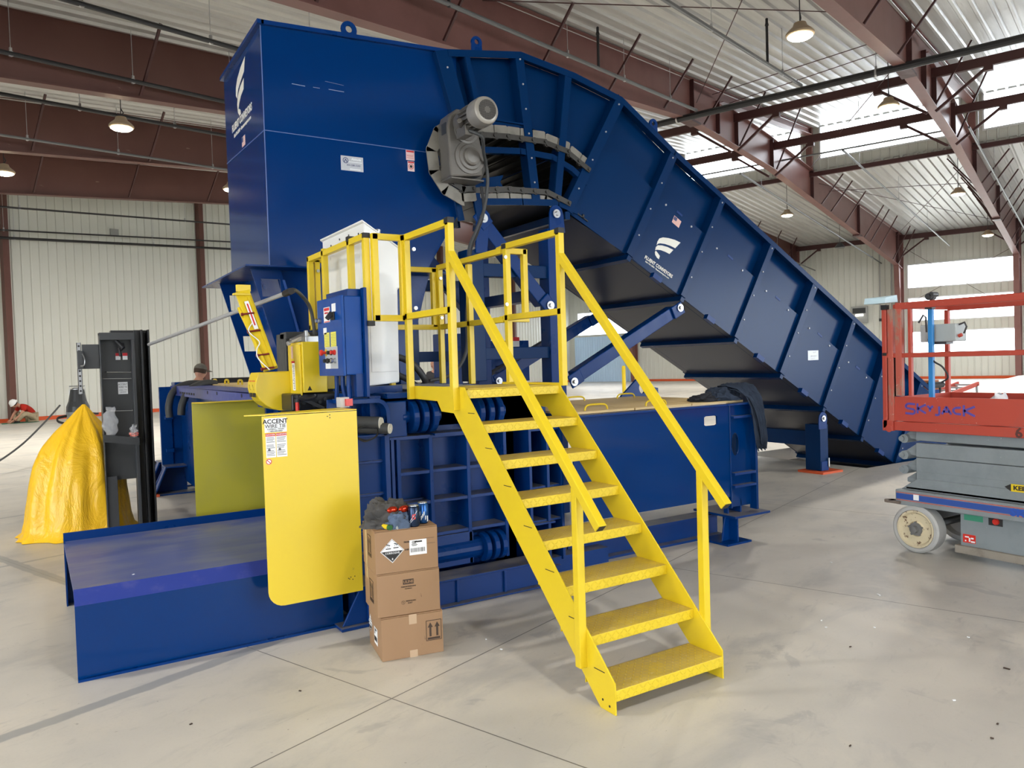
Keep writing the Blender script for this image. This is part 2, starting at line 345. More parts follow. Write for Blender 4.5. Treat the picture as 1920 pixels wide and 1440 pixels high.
# floor with the conveyor pit cut out (pit lies square to the machine)
def w2b(x, y): return (x*CB+y*SB, -x*SB+y*CB)
PIT = [(9.86, 6.5), (14.6, 6.5), (14.6, 8.75), (9.86, 8.75)]
PITB = [w2b(*p) for p in PIT]
fl = MB().prism([(XW, YS, -.2), (XE, YS, -.2), (XE, YG, -.2), (XW, YG, -.2)], (0, 0, .2), [[(a, b, -.2) for a, b in PITB]])
struct(bobj(fl, 'floor', conc, keep=True), 'smooth grey beige concrete slab with saw cut joints')
pm = MB()
for i in range(4):
    (a, b), (c, d) = PIT[i], PIT[(i+1) % 4]; pm.raw([(a, b, -1.5), (c, d, -1.5), (c, d, -.2), (a, b, -.2)], [(0, 1, 2, 3)])
pm.raw([(x, y, -1.5) for x, y in PIT], [(0, 1, 2, 3)])
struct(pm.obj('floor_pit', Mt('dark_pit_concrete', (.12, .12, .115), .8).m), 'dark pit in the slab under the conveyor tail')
struct(MB().box((11.2, 6.40, .001), (14.6, 6.5, .006)).obj('trim_1', redl), 'rusty steel edge along the pit rim')

def ribbed(p0, p1, z0, z1, nrm, pitch=.305, depth=.035, holes=(), topf=None):
    """vertical ribbed wall sheet between two plan points, with rectangular window holes (s0, s1, z0, z1)"""
    p0, p1, nrm = V((*p0, 0)), V((*p1, 0)), V((*nrm, 0)); L = (p1-p0).length; d = (p1-p0)/L; mb = MB()
    ss = [0]; s_ = 0
    while s_ < L-pitch: ss += [s_+pitch*.78, s_+pitch*.84, s_+pitch*.94, s_+pitch]; s_ += pitch
    cuts = sorted(set(ss+[L]+[h[i] for h in holes for i in (0, 1)])); off = {}
    for q in cuts: f = (q % pitch)/pitch; off[q] = depth if .835 < f < .945 else 0
    zs = lambda a, b: sorted(set([z0]+[h[i] for h in holes if h[0] <= a+1e-6 and h[1] >= b-1e-6 for i in (2, 3)]+[1e9]))
    for a, b in zip(cuts[:-1], cuts[1:]):
        if b-a < 1e-5: continue
        act = [h for h in holes if h[0] <= a+1e-6 and h[1] >= b-1e-6]; lv = zs(a, b); pa, pb = p0+d*a+nrm*off[a], p0+d*b+nrm*off[b]
        for q0, q1 in zip(lv[:-1], lv[1:]):
            if any(abs(q0-h[2]) < 1e-6 and abs(q1-h[3]) < 1e-6 for h in act): continue
            ta, tb = (topf(a), topf(b)) if q1 > 1e8 and topf else ((z1, z1) if q1 > 1e8 else (q1, q1))
            if ta <= q0: continue
            mb.raw([(pa.x, pa.y, q0), (pb.x, pb.y, q0), (pb.x, pb.y, tb), (pa.x, pa.y, ta)], [(0, 1, 2, 3)])
    return mb
wn = [0]
def window(x, y0, y1, z0, z1, label):
    """window in a wall of constant X' that faces the hall (-X')"""
    wn[0] += 1; f = MB(); t = .06
    for a, b in (((y0-t, z0-t), (y1+t, z0)), ((y0-t, z1), (y1+t, z1+t)), ((y0-t, z0), (y0, z1)), ((y1, z0), (y1+t, z1))): f.box((x-.05, a[0], a[1]), (x+.08, b[0], b[1]))
    o = bobj(f, 'window_%d' % wn[0], white, bevel=.004); struct(o, label)
    bobj(MB().box((x+.02, y0-.01, z0-.01), (x+.028, y1+.01, z1+.01)), 'window_pane', glass, parent=o)
# eave wall (the far right side) with its windows and the roll-up door bay
EH = []
for y0 in (3.82, -1.65): EH += [(y0, y0+5.02, 5.0, 6.22), (y0, y0+5.02, 3.2, 4.4), (y0, y0+5.02, 1.33, 2.55)]
EH += [(26.3, 30.4, 3.35, 4.9)]
hh = [(a-YS, b-YS, c, d) for a, b, c, d in EH]
struct(bobj(ribbed((XE, YS), (XE, YG), 0, zlo(XE)+.05, (-1, 0), holes=hh), 'wall_east', wallm, keep=True), 'ivory ribbed metal wall under the low eave')
nm = ('highest', 'middle', 'lowest')
for i, y0 in enumerate((3.82, -1.65)):
    for k in range(3):
        z0, z1 = ((5.0, 6.22), (3.2, 4.4), (1.33, 2.55))[k]
        window(XE, y0, y0+5.02, z0, z1, '%s long bright window in the far wall%s' % (nm[k], '' if i == 0 else ', in the next bay'))
window(XE, 26.3, 30.4, 3.35, 4.9, 'bright window over the daylight blue door behind the conveyor')
d = bobj(ribbed((XE-.1, 26.0), (XE-.1, 30.7), 0, 3.2, (-1, 0), .2, .03), 'door_1', Mt('daylight_blue_roll_door', (.55, .74, .95), .45).m, keep=True); struct(d, 'ribbed overhead door coloured pale blue by daylight, behind the conveyor')  # blue daylight through the door is put into its base colour
# gable wall (left), low west wall and the south gable with its open doorways
struct(bobj(ribbed((XW, YG), (XE, YG), 0, 9, (0, -1), topf=lambda s: (zup(XW+s) if XW+s < 30.7 else zlo(XW+s))+.1), 'wall_north', wallm, keep=True), 'long ivory ribbed metal gable wall')
struct(bobj(ribbed((XW, YS), (XW, YG), 0, zup(XW)+.1, (1, 0), holes=[(4.5, 13.5, 0.0, 4.7), (17.5, 26.5, 0.0, 4.7)]), 'wall_west', wallm, keep=True), 'ivory ribbed wall behind the camera')
struct(bobj(ribbed((XW, YS), (XE, YS), 0, 9, (0, 1), holes=[(10.5, 21.5, 0.0, 5.1), (26.5, 37.5, 0.0, 5.1)], topf=lambda s: (zup(XW+s) if XW+s < 30.7 else zlo(XW+s))+.1), 'wall_south', wallm, keep=True), 'ivory ribbed gable wall behind the camera')
gd = MB().box((-60, -60, -.6), (100, 100, -.3)); struct(bobj(gd, 'ground_outside', Mt('pale_gravel', (.5, .48, .44), .9).m), 'pale ground outside the hall')
struct(bobj(MB().box((XW, YG-.09, 0), (XE, YG-.04, .14)), 'baseboard_north', redl), 'orange red strip along the foot of the gable wall')
struct(bobj(MB().box((XE-.1, YS, 0), (XE-.04, 26, .14)), 'baseboard_east', redl), 'orange red strip along the foot of the eave wall')
# roofs: ribbed liner sheets, ribs running down the slope
def roof(x0, x1, zf, pitch=.32, dp=.05):
    mb = MB(); y = YS; vs_, fs = [], []; ys = []
    while y < YG: ys += [(y, 0), (y+pitch*.62, 0), (y+pitch*.72, -dp), (y+pitch*.9, -dp)]; y += pitch
    ys.append((YG, 0))
    for (a, h) in ys: vs_ += [(x0, a, zf(x0)+h), (x1, a, zf(x1)+h)]
    for i in range(len(ys)-1): fs.append((2*i, 2*i+1, 2*i+3, 2*i+2))
    return mb.raw(vs_, fs)
struct(bobj(roof(XW, 31.0, zup), 'ceiling', roofm, keep=True), 'pale ribbed metal underside of the main roof')
struct(bobj(roof(30.6, XE, zlo), 'ceiling_low', roofm, keep=True), 'silvery ribbed underside of the low roof')
# clerestory wall with a window in each bay
CY = [(2.88+5.4*k-4.5+.0, ) for k in range(1)]
bays = [(-6.85, -2.0), (-1.4, 3.4), (4.15, 8.75), (9.5, 14.3), (14.95, 19.8), (20.4, 25.2)]
hh = [(a-YS, b-YS, 9.03, 10.25-.05) for a, b in bays]
struct(bobj(ribbed((30.72, YS), (30.72, YG), 8.5, zup(30.7)+.1, (-1, 0), holes=hh), 'wall_clerestory', wallm, keep=True), 'ribbed wall band carrying the high windows')
for i, (a, b) in enumerate(bays):
    window(30.72, a, b, 9.03, 10.2, ('high bright window second bay out of frame', 'high bright window cut by the right frame edge', 'wide high bright window between the two big red rafters', 'high bright window left of the middle rafter', 'small high window over the conveyor', 'high window hidden by the conveyor')[i])
# ---- rigid frames
FY = [-12.5, -7.1, -1.7, 3.75, 9.13, 14.7, 20.1, 25.6]
where = {3.75: 'big red rafter crossing the upper right corner', 9.13: 'long red rafter passing over the conveyor', 14.7: 'nearest of the three red beams at upper left', 20.1: 'middle of the three red beams at upper left', 25.6: 'farthest of the three red beams at upper left'}
for fy in FY:
    m_ = redst2 if fy > 10 else redst; lab = where.get(fy, 'red rafter behind the camera')
    def web(pts, t=.02): return MB().xz(pts, fy-t/2, fy+t/2)
    low = [(30.7, 8.58), (38.7, 8.22), (46.5, 7.90)]
    topl = [(XW+.3, zup(XW+.3)-.02), (20.1, zup(20.1)-.02)]; botl = [(XW+.6, 4.9), (XW+2.5, 5.2), (19.8, 8.12)]
    wb = web([topl[0], topl[1], (20.1, 8.12), botl[2], botl[1], (XW+.6, 5.0), (XW+.3, 5.0)])
    wb.xz([(20.1, zup(20.1)-.02), (22.3, 9.05), (26, 8.93), (30.7, 8.60), (38.7, 8.24), (46.4, 7.90), (46.4, 6.05), (45.2, 6.2), (37.4, 6.9), (26.2, 7.9), (20.1, 8.10)], fy-.01, fy+.01)
    wb.xz([(20.1, zup(20.1)-.03), (30.55, zup(30.55)-.03), (30.55, zup(30.55)-.27), (22.0, 9.10), (20.1, 9.0)], fy-.01, fy+.01)
    r_ = bobj(wb, 'rafter', m_); struct(r_, lab)
    fm = MB(); wd = .13
    def flg(pts, t=.022):
        for (a, b), (c, d_) in zip(pts[:-1], pts[1:]): fm.bar((a, fy, b), (c, fy, d_), 2*wd, t, up=(0, 0, 1))
    flg([(XW+.3, zup(XW+.3)-.03), (20.1, zup(20.1)-.03), (30.6, zup(30.6)-.03)]); flg([(XW+2.5, 5.2), (19.9, 8.11)]); flg([(20.0, 8.10), (26.2, 7.9), (37.4, 6.9), (45.2, 6.2), (46.2, 6.05)]); flg([(22.3, 9.05), (26, 8.93), (30.7, 8.60), (38.7, 8.24), (46.4, 7.90)]); flg([(22.0, 9.10), (30.5, zup(30.5)-.28)])
    bobj(fm, 'flange', m_, parent=r_)
    # stiffener plates at the splices and under the clerestory posts
    sm = MB()
    for sx_, z0, z1 in ((19.95, 8.05, zup(19.9)), (21.7, 8.1, 9.1), (23.1, 8.0, 8.98), (26.2, 7.9, 8.9), (30.6, 7.5, 8.6), (37.4, 6.85, 8.28), (45.3, 6.2, 7.95)):
        sm.box((sx_-.012, fy-wd, z0), (sx_+.012, fy+wd, z1-.03))
    sm.box((19.6, fy-.16, 8.03), (20.3, fy+.16, 8.09)); sm.box((37.2, fy-.15, 6.84), (37.7, fy+.15, 6.9))
    bobj(sm, 'stiffener', darkred, parent=r_)
    # columns
    cm = MB(); cm.xz([(46.45, 0), (46.45, 7.9), (45.35, 7.9), (45.35, 6.1), (46.0, 0)], fy-.01, fy+.01)
    cm.box((46.43, fy-.14, 0), (46.47, fy+.14, 7.9)); cm.bar((45.98, fy, 0), (45.33, fy, 6.1), .26, .03, up=(1, 0, 0)); cm.bar((45.33, fy, 6.1), (45.33, fy, 7.9), .26, .03, up=(1, 0, 0))
    c_ = bobj(cm, 'column', redst); struct(c_, 'tapered red steel column against the far eave wall')
    cm = MB().box((30.5, fy-.11, 8.58), (30.66, fy+.11, zup(30.6)-.05)); struct(bobj(cm, 'clerestory_column', redst), 'short red post beside a clerestory window')
    cm = MB().xz([(XW+.2, 0), (XW+.5, 0), (XW+.9, 5.0), (XW+.2, 6.2)], fy-.12, fy+.12); struct(bobj(cm, 'column', redst), 'red steel column behind the camera')
    # flange braces: thin angle struts from the lower flange up to the roof on both sides
    bxs = {3.75: (10.3, 12.9, 15.6, 18.5, 23.0, 26.5, 31.9, 33.3, 35.1, 36.9, 38.3, 39.6, 42, 43.5), 9.13: (7.2, 9.9, 12.7, 15.4, 18.15, 20.6, 23.2, 26.5, 31.6, 32.9, 35.0, 38.2, 39.3, 41.0, 44.0, 45.2), 14.7: (4.8, 7.4, 12.6, 18, 24, 33, 35.5, 38, 41, 43.5), 20.1: (5.0, 7.5, 10.3, 13.0, 16, 33, 40), 25.6: (7.0, 9.55, 12.4, 15.2, 19)}.get(fy, ())
    lb = lambda x: (5.2+(x+9.5)*.0994) if x < 19.9 else (8.1-(x-20)*.032 if x < 26.2 else (7.9-(x-26.2)*.089 if x < 37.4 else 6.9-(x-37.4)*.09))
    tp = lambda x: (zup(x) if x < 30.7 else zlo(x))-.06
    for x in bxs:
        for sd in (-1, 1):
            z0 = lb(x)+.04; bm_ = MB().bar((x, fy+sd*.12, z0), (x+.02, fy+sd*min(.95, (tp(x)-z0)*.9), tp(x)), .045, .045)
            bobj(bm_, 'flange_brace', darkred, parent=r_)
# strut beams between the frames with knee braces
def strut(x, z, y0, y1, h, label, knee=True):
    o = bobj(MB().box((x-.06, y0, z-h/2), (x+.06, y1, z+h/2)), 'strut_beam', darkred, bevel=.006); struct(o, label)
    if knee:
        for y in FY:
            for sd in (-1, 1):
                if y0 < y+sd*1.2 < y1: bobj(MB().bar((x, y+sd*1.3, z-h/2), (x, y+sd*.1, z-1.0), .07, .07).box((x-.07, y+sd*1.3-.1, z-h/2-.12), (x+.07, y+sd*1.3+.1, z-h/2+.01)), 'knee_brace', darkred, parent=o)
strut(23.1, 8.88, YS, YG, .24, 'upper dark red strut beam in front of the high windows'); strut(26.4, 8.68, YS, YG, .24, 'lower dark red strut beam crossing the high windows')
strut(30.55, 8.42, YS, YG, .16, 'dark red channel under the high window band', False); strut(46.3, 7.72, YS, YG, .26, 'dark red eave beam on top of the far wall')
# gable columns
for i, x in enumerate((10.55, 18.0, 25.5, 33.0, 39.8)):
    struct(bobj(MB().box((x-.1, YG-.36, 0), (x+.1, YG-.05, zup(min(x, 30.6))-.05 if x < 30.7 else zlo(x)-.05)), 'gable_column', redst2), ('red column at the left frame edge against the gable wall', 'red column behind the man in the grey cap', 'red column hidden behind the blue hopper', 'red column behind the conveyor stand', 'thin red column seen through the yellow rails')[i])
# sprinkler pipes
def pipe(name, p0, p1, r, label, m=black, hang=(), hz=.9):
    t = thing(name, label, 'pipe', p0, rot=B); bobj(MB().cyl(p0, p1, r, 10), 'pipe_run', m, t)
    p0, p1 = V(p0), V(p1)
    for f in hang:
        q = p0.lerp(p1, f); top = (zup(q.x) if q.x < 30.7 else zlo(q.x))-.03
        bobj(MB().cyl(q+V((0, 0, r)), (q.x, q.y, top), .007, 6).cyl(q-V((0, .02, 0)), q+V((0, .02, 0)), r+.012, 10).box((q.x-.02, q.y-.02, q.z+r), (q.x+.02, q.y+.02, q.z+r+.06)), 'hanger', steel, t)
    return t
dkp = Mt('black_steel_pipe', (.03, .03, .032), .4, .3).m; lp = Mt('grey_steel_pipe', (.16, .165, .17), .38, .4).m
pipe('sprinkler_main', (19.3, YS+2, 8.0), (19.3, 29, 8.0), .085, 'thick black sprinkler main running across under the two rafters', dkp, (.33, .45, .56, .67, .78))
BR = [(11.7, 'topmost black sprinkler pipe at the upper left'), (14.35, 'black sprinkler pipe in front of the nearest left red beam'), (16.6, 'black sprinkler pipe in front of the middle left red beam'), (19.3, 'pale sprinkler pipe in front of the farthest left red beam'), (22.1, 'sprinkler pipe hidden high at left')]
for y, lab in BR[:4]: pipe('sprinkler_pipe', (-6, y, 6.5), (19.3, y, 7.6 if y < 19 else 7.45), .04 if y < 19 else .03, lab, dkp if y < 19 else lp, (.44, .52, .6, .7, .85))
pipe('sprinkler_pipe', (3, 25.9, 6.37), (24, 25.9, 7.45), .03, 'highest of three thin pipes crossing the gable wall', dkp, (.3, .55, .7))
pipe('sprinkler_pipe', (3, 30.3, 6.31), (24, 30.3, 7.49), .03, 'middle of three thin pipes crossing the gable wall', dkp, (.35, .6))
pipe('sprinkler_pipe', (3, 30.6, 6.12), (24, 30.6, 7.2), .05, 'lowest and thickest pipe crossing the gable wall', dkp, (.37, .61))
SP1 = pipe('sprinkler_pipe', (4, 8.6, 7.25), (19.2, 8.6, 8.09), .04, 'grey sprinkler pipe running beside the long middle rafter', lp, (.6, .75, .9))
SP2 = pipe('sprinkler_pipe', (6, 5.9, 7.25), (19.2, 5.9, 8.09), .04, 'grey sprinkler pipe behind the nearest lit lamp', lp, (.6, .9))
pipe('sprinkler_pipe', (25.5, 9.9, 7.75), (45.5, 9.9, 6.35), .035, 'pale pipe running down along the long rafter to the far wall', lp, (.1, .5, .9))
pipe('sprinkler_pipe', (25.5, 6.6, 7.9), (45.2, 6.6, 6.9), .035, 'pale pipe under the low roof between the rafters', lp, (.1, .4, .7))
pipe('sprinkler_pipe', (25.5, 3.2, 7.9), (45.2, 3.2, 6.9), .035, 'pale pipe right of the big right rafter', lp, (.1, .3))
pipe('sprinkler_pipe', (30.0, 13.4, 7.2), (45.5, 13.4, 6.3), .035, 'pipe with sprinkler heads above the conveyor top', lp, (.3, .6))
pipe('sprinkler_pipe', (27.2, 4.0, 8.35), (27.2, 15, 8.35), .03, 'pale pipe just below the high window band', lp)
for i, (x, y, pp) in enumerate(((14.3, 8.6, SP1), (16.9, 5.9, SP2), (9.6, 8.6, SP1))):
    bobj(MB().cyl((x, y, zup(x)*.0+7.25+(x-5)*.058), (x, y, zup(x)-.05), .03, 8).cyl((x, y, zup(x)-.2), (x, y, zup(x)-.03), .045, 8, r2=.005), 'riser', dkp, parent=pp)
# tension rods crossing under the roof
rods = [((11.0, 9.2, 8.3), (18.6, 3.9, 9.0), 'thin brace rod from the long rafter to the right rafter'), ((21.5, 9.2, 9.2), (20.0, 3.8, 9.0), 'upper thin rod near the clerestory beam'), ((22.6, 9.2, 9.2), (21, 3.8, 9.1), 'lower thin rod near the clerestory beam'), ((20.5, 9.2, 8.7), (12.0, 3.9, 8.4), 'diagonal rod crossing behind the nearest lamp'), ((31.5, 9.2, 8.3), (45.5, 3.9, 7.7), 'long diagonal rod under the low roof'), ((45.5, 9.2, 7.7), (31.5, 3.9, 8.3), 'other diagonal rod under the low roof'), ((33, 9.2, 8.2), (36, 3.9, 8.2), 'cross rod under the low roof'), ((21, 3.9, 8.9), (30, 9.0, 8.5), 'rod running down from the strut beam'), ((46.5, 3.9, 6.7), (46.5, 9.0, 4.0), 'rod across the far windows'), ((46.5, 9.0, 7.2), (46.5, 3.9, 3.4), 'other rod across the far windows')]
ceil = bpy.data.objects['ceiling']
for a, b, lab in rods: bobj(MB().cyl(a, b, .011, 6), 'brace_rod', darkred, parent=ceil)
# wall odds and ends
tag(bobj(MB().box((14.3, YG-.1, 7.05), (14.62, YG-.04, 7.33)), 'wall_vent', Mt('vent_grey', (.3, .31, .3), .5).m), 'small square grey box high on the gable wall', 'vent')
e = thing('electrical_cabinet', 'grey electrical box mounted on the far wall right of the conveyor', 'electrical box', (46.6, 11.25, 3.3), rot=B)
bobj(MB().box((46.5, 10.9, 3.2), (46.72, 11.75, 4.15)), 'housing', paint('box_grey', (.35, .36, .35), .5), e, bevel=.01); bobj(MB().box((46.47, 10.98, 3.75), (46.5, 11.66, 4.05)), 'control_face', charc, e); bobj(MB().box((46.45, 11.1, 3.6), (46.49, 11.5, 3.7)), 'status_light', Mt('lit_strip', (1, 1, 1), .4).emit((1, .98, .9), 3).m, e)
for y, z0, z1, lab in ((10.25, 3.4, 7.4, 'left thin conduit with a switch box on the far wall'), (9.65, 2.5, 7.2, 'right thin conduit with a switch box on the far wall')):
    t = thing('wall_conduit', lab, 'conduit', (46.65, y, z0), rot=B); bobj(MB().cyl((46.68, y, z0), (46.68, y, z1), .02, 6), 'tube', conduit, t); bobj(MB().box((46.6, y-.06, z0-.15), (46.72, y+.06, z0)), 'switch_box', charc, t)
# high bay lamps
lampm = Mt('glow_tan_lamp_housing', (.42, .32, .21), .4, .3).m  # housing colour lightened to tan to carry the lamp's warm glow
def lamp(p, label, power=260, drop=.9):
    t = thing('high_bay_lamp', label, 'lamp', p, rot=B)
    c = (0, 0, 1); x, y, z = p
    bobj(MB().lathe((x, y, z), c, [(.0, .20), (.02, .235), (.05, .235), (.09, .20), (.16, .12), (.22, .10), (.24, .03)], 28), 'housing', lampm, t, smooth=40)
    bobj(MB().lathe((x, y, z), c, [(-.055, .03), (-.05, .10), (-.03, .17), (-.004, .205), (.0, .205)], 28), 'lens', lampg, t)
    top = (zup(x) if x < 30.7 else zlo(x))-.02
    bobj(MB().cyl((x, y, z+.24), (x, y, top-.045), .009, 6).tube([(x, y, z+.24), (x+.05, y, z+.32), (x, y, z+.4)], .012, 6), 'hanging_cord', rubber, t)
    d = bpy.data.lights.new('lamp_glow', 'AREA'); d.shape = 'DISK'; d.size = .4; d.energy = power; d.color = (1, .945, .86)
    o = bpy.data.objects.new('lamp_glow', d); COL.objects.link(o); o.parent = t; o.location = (0, 0, -.07); o.visible_camera = False; o.visible_glossy = False
LP = [((13.5, 4.15, 7.0), 'large lit round lamp near the top right of the photo'), ((19.8, 4.1, 7.3), 'lit lamp in front of the wide high window'), ((31, 4.24, 7.0), 'lit lamp under the low roof beside the right rafter'), ((39.4, 4.28, 6.5), 'lit lamp over the far windows'), ((30.5, 10, 7.0), 'small lit lamp just above the conveyor crest'), ((7.6, 15.8, 6.6), 'brightest lit lamp in front of the middle left red beam'), ((7.35, 21.3, 6.6), 'lit lamp at the left frame edge'), ((12.75, 20.1, 6.85), 'lit lamp half hidden by the left edge of the hopper')]
for p, lab in LP: lamp(p, lab)
dark = thing('high_bay_lamp', 'unlit dark lamp hanging before the far wall', 'lamp', (38.2, 10.1, 6.5), rot=B)
bobj(MB().lathe((38.2, 10.1, 6.5), (0, 0, 1), [(.0, .20), (.02, .235), (.09, .20), (.22, .10), (.24, .03)], 24).cyl((38.2, 10.1, 6.7), (38.2, 10.1, zlo(38.2)-.06), .009, 6), 'housing', charc, dark)
for x, y, z_, pw, lab in ((-6.5, -9, 6.2, 190, 'added lit lamp far behind the camera on the left'), (-6.5, 1.5, 6.2, 150, 'added lit lamp behind the camera beside the west wall'), (2, -9, 6.3, 170, 'added lit lamp behind the camera in the middle of the hall'), (1.5, -1.2, 6.4, 95, 'added lit lamp almost above the camera'), (-1, 7.0, 6.2, 150, 'added lit lamp left of the camera beyond the left frame edge'), (-4.5, 15.5, 6.0, 200, 'added lit lamp beside the west wall beyond the tarp'), (12.5, -4, 6.8, 150, 'added lit lamp right of the camera outside the frame'),
    (24, -3.5, 7.0, 260, 'added lit lamp beyond the scissor lift outside the frame'), (25, 15.8, 7.0, 260, 'added lit lamp hidden behind the conveyor crest'), (38, 17, 6.6, 260, 'added lit lamp hidden behind the conveyor near the far wall'), (22, 22.5, 7.0, 260, 'added lit lamp behind the hopper near the gable wall'), (36, 25, 6.6, 260, 'added lit lamp in the far corner behind the machine'), (1.5, 26.5, 6.6, 260, 'added lit lamp beyond the left frame edge near the gable wall')):
    lamp((x, y, z_), lab, pw)  # unseen lamps added for light, carrying the hall's lamp rows on
# ================================================================ THE BALER (square to the machine axes; +X away right, +Y away left)
# ---- discharge table
tb = thing('discharge_table', 'low wide blue steel table with a worn scuffed top on the bare floor', 'machine table', (.9, 5.55, 0))
MB().raw([(.14, 4.80, .478), (1.72, 4.80, .478), (1.72, 6.39, .448), (.14, 6.39, .448), (.14, 4.80, .466), (1.72, 4.80, .466), (1.72, 6.39, .436), (.14, 6.39, .436)], [(0, 1, 2, 3), (7, 6, 5, 4), (0, 4, 5, 1), (1, 5, 6, 2), (2, 6, 7, 3), (3, 7, 4, 0)]).obj('table_top', tabletop, tb)
MB().prism([(.14, 4.80, .478), (.14, 4.72, .405), (.14, 4.732, .400), (.14, 4.80, .464)], (1.58, 0, 0)).obj('bevelled_edge', bevelblue, tb)
MB().box((.14, 4.72, .0), (1.62, 4.732, .405)).obj('front_apron', hblue, tb)
MB().box((.14, 4.695, .0), (1.62, 4.735, .014)).obj('front_foot_strip', blue, tb)
MB().box((.14, 6.39, .0), (1.72, 6.405, .508)).box((.14, 6.3, 0), (.15, 6.40, .45)).obj('back_rim', blue, tb)
MB().box((.18, 4.80, .36), (1.7, 6.38, .37)).box((.9, 4.8, 0), (.93, 6.38, .44)).obj('underframe', blue, tb)
# ---- baler frame
bl = thing('baler', 'large blue ribbed steel baling press behind the yellow stairs', 'machine', (2.7, 5.6, 0))
YF = 4.86
mb = MB()
# ribs: verticals and horizontals in front of a skin plate
xs = [2.10, 2.345, 2.64, 2.93]; vz = [.44, .685, .90, 1.145]
mb.box((2.085, YF+.17, .2), (3.05, YF+.19, 1.2))
for x, z0 in ((2.10, .685), (2.345, .2), (2.64, .2), (2.95, .2)): mb.box((x-.014, YF, z0 if x < 2.3 else .2), (x+.014, YF+.18, 1.15))
mb.obj('rib_plate', blue, bl, bevel=.003)
mb = MB()
for z, a in ((.445, 2.36), (.68, 2.10), (.895, 2.10), (1.14, 2.10)): mb.box((a-.014, YF+.005, z-.012), (2.964, YF+.18, z+.012))
mb.box((2.345, YF, .2), (2.66, YF+.02, .43)).box((2.085, YF+.1, .43), (2.36, YF+.12, .7))
mb.obj('rib_shelf', dusty, bl, bevel=.003)
# left end frame with narrow shelves (between guard and ribs)
mb = MB().box((1.70, YF+.22, .1), (2.08, YF+.24, 1.3)).box((1.99, YF-.03, .12), (2.025, YF+.22, 1.30)).box((2.045, YF, .12), (2.07, YF+.22, 1.14))
for z in (.53, .78, 1.0): mb.box((1.70, YF+.01, z-.008), (1.99, YF+.22, z+.008))
mb.box((1.70, YF-.03, .38), (1.99, YF+.1, .40)); mb.obj('end_frame', dusty, bl, bevel=.003)
MB().box((1.68, YF-.03, 1.17), (2.02, YF+.24, 1.19)).xz([(1.68, 1.19), (2.02, 1.19), (2.02, 1.33)]+arc(1.94, 1.345, .08, 0, 90, 5)+[(1.68, 1.425)], YF+.2, YF+.22).obj('top_gusset', blue, bl, bevel=.004)
MB().xz([(1.98, 1.18), (2.025, 1.18), (2.025, 1.32)]+arc(1.925, 1.33, .10, 0, 90, 6)+[(1.72, 1.43), (1.72, 1.40), (1.925, 1.40)]+arc(1.925, 1.33, .07, 90, 0, 6)+[(1.995, 1.18)], YF-.06, YF+.22).obj('curved_cheek', blue, bl, bevel=.003)
# hinge barrels on top: lugs with a pin
def lugs(x0, label, n=3, pitch=.085, z=1.285, r=.12, y=YF+.06):
    m = MB()
    for i in range(n):
        xx = x0+i*pitch; pts = [(y+.25, z-r), (y+.25, z+r)]+[(y+r*math.cos(math.radians(a)), z+r*math.sin(math.radians(a))) for a in range(90, 271, 15)]
        m.yz(pts, xx, xx+.045)
    m.obj('hinge_lug', blue, bl, bevel=.008); MB().cyl((x0-.05, y, z), (x0+n*pitch+.02, y, z), .045, 18).cyl((x0-.062, y, z), (x0-.05, y, z), .02, 8).obj('hinge_pin', blue, bl, bevel=.004)
lugs(2.20, '', 3, .075); lugs(2.72, '', 3, .08)
MB().box((2.03, YF+.2, 1.15), (3.4, YF+.23, 1.42)).box((2.03, YF+.02, 1.15), (2.18, YF+.2, 1.40)).obj('hinge_block', blue, bl, bevel=.008)
MB().box((2.03, YF-.02, 1.14), (2.33, YF+.22, 1.155)).box((2.37, YF-.02, 1.145), (2.66, YF+.22, 1.16)).obj('dusty_ledge', dusty, bl)
# lower hinge
m = MB()
for xx in (2.73, 2.80, 2.865):
    m.cyl((xx, YF+.02, .30), (xx+.04, YF+.02, .30), .105, 26)
m.obj('lower_hinge_disc', blue, bl, bevel=.006); MB().box((2.35, YF+.06, .21), (2.98, YF+.2, .40)).cyl((2.3, YF+.05, .3), (2.74, YF+.05, .3), .08, 18).cyl((1.98, YF+.03, .27), (2.2, YF+.03, .27), .10, 20).obj('lower_hinge_block', blue, bl, bevel=.005)
# base rail
MB().box((1.95, 4.64, .165), (3.2, 4.86, .18)).box((1.95, 4.60, 0), (3.2, 4.66, .012)).box((1.95, 4.66, 0), (3.2, 4.675, .17)).box((2.78, 4.64, .012), (2.80, 4.70, .165)).box((2.40, 4.64, .012), (2.42, 4.70, .165)).obj('base_rail', dusty, bl, bevel=.003)
MB().box((2.0, 4.86, .0), (3.9, 6.3, .12)).obj('base_plate', dusty, bl)
# corner foot with gusset beside the boxes
MB().box((1.56, 4.58, 0), (1.80, 4.86, .02)).prism([(1.58, 4.62, .02), (1.78, 4.62, .02), (1.78, 4.62, .24), (1.70, 4.62, .24)], (0, .015, 0)).box((1.66, 4.60, .24), (1.82, 4.86, .255)).box((1.745, 4.6, .02), (1.76, 4.85, .25)).obj('corner_foot', dusty, bl, bevel=.003)
MB().box((1.72, 4.9, 0), (2.0, 6.35, 1.28)).box((1.92, 4.9, 1.28), (2.0, 6.35, 1.44)).box((2.0, 5.06, .1), (3.46, 6.35, 1.42)).box((2.96, YF+.2, .1), (3.5, YF+.22, 1.2)).obj('press_chamber', blue, bl)
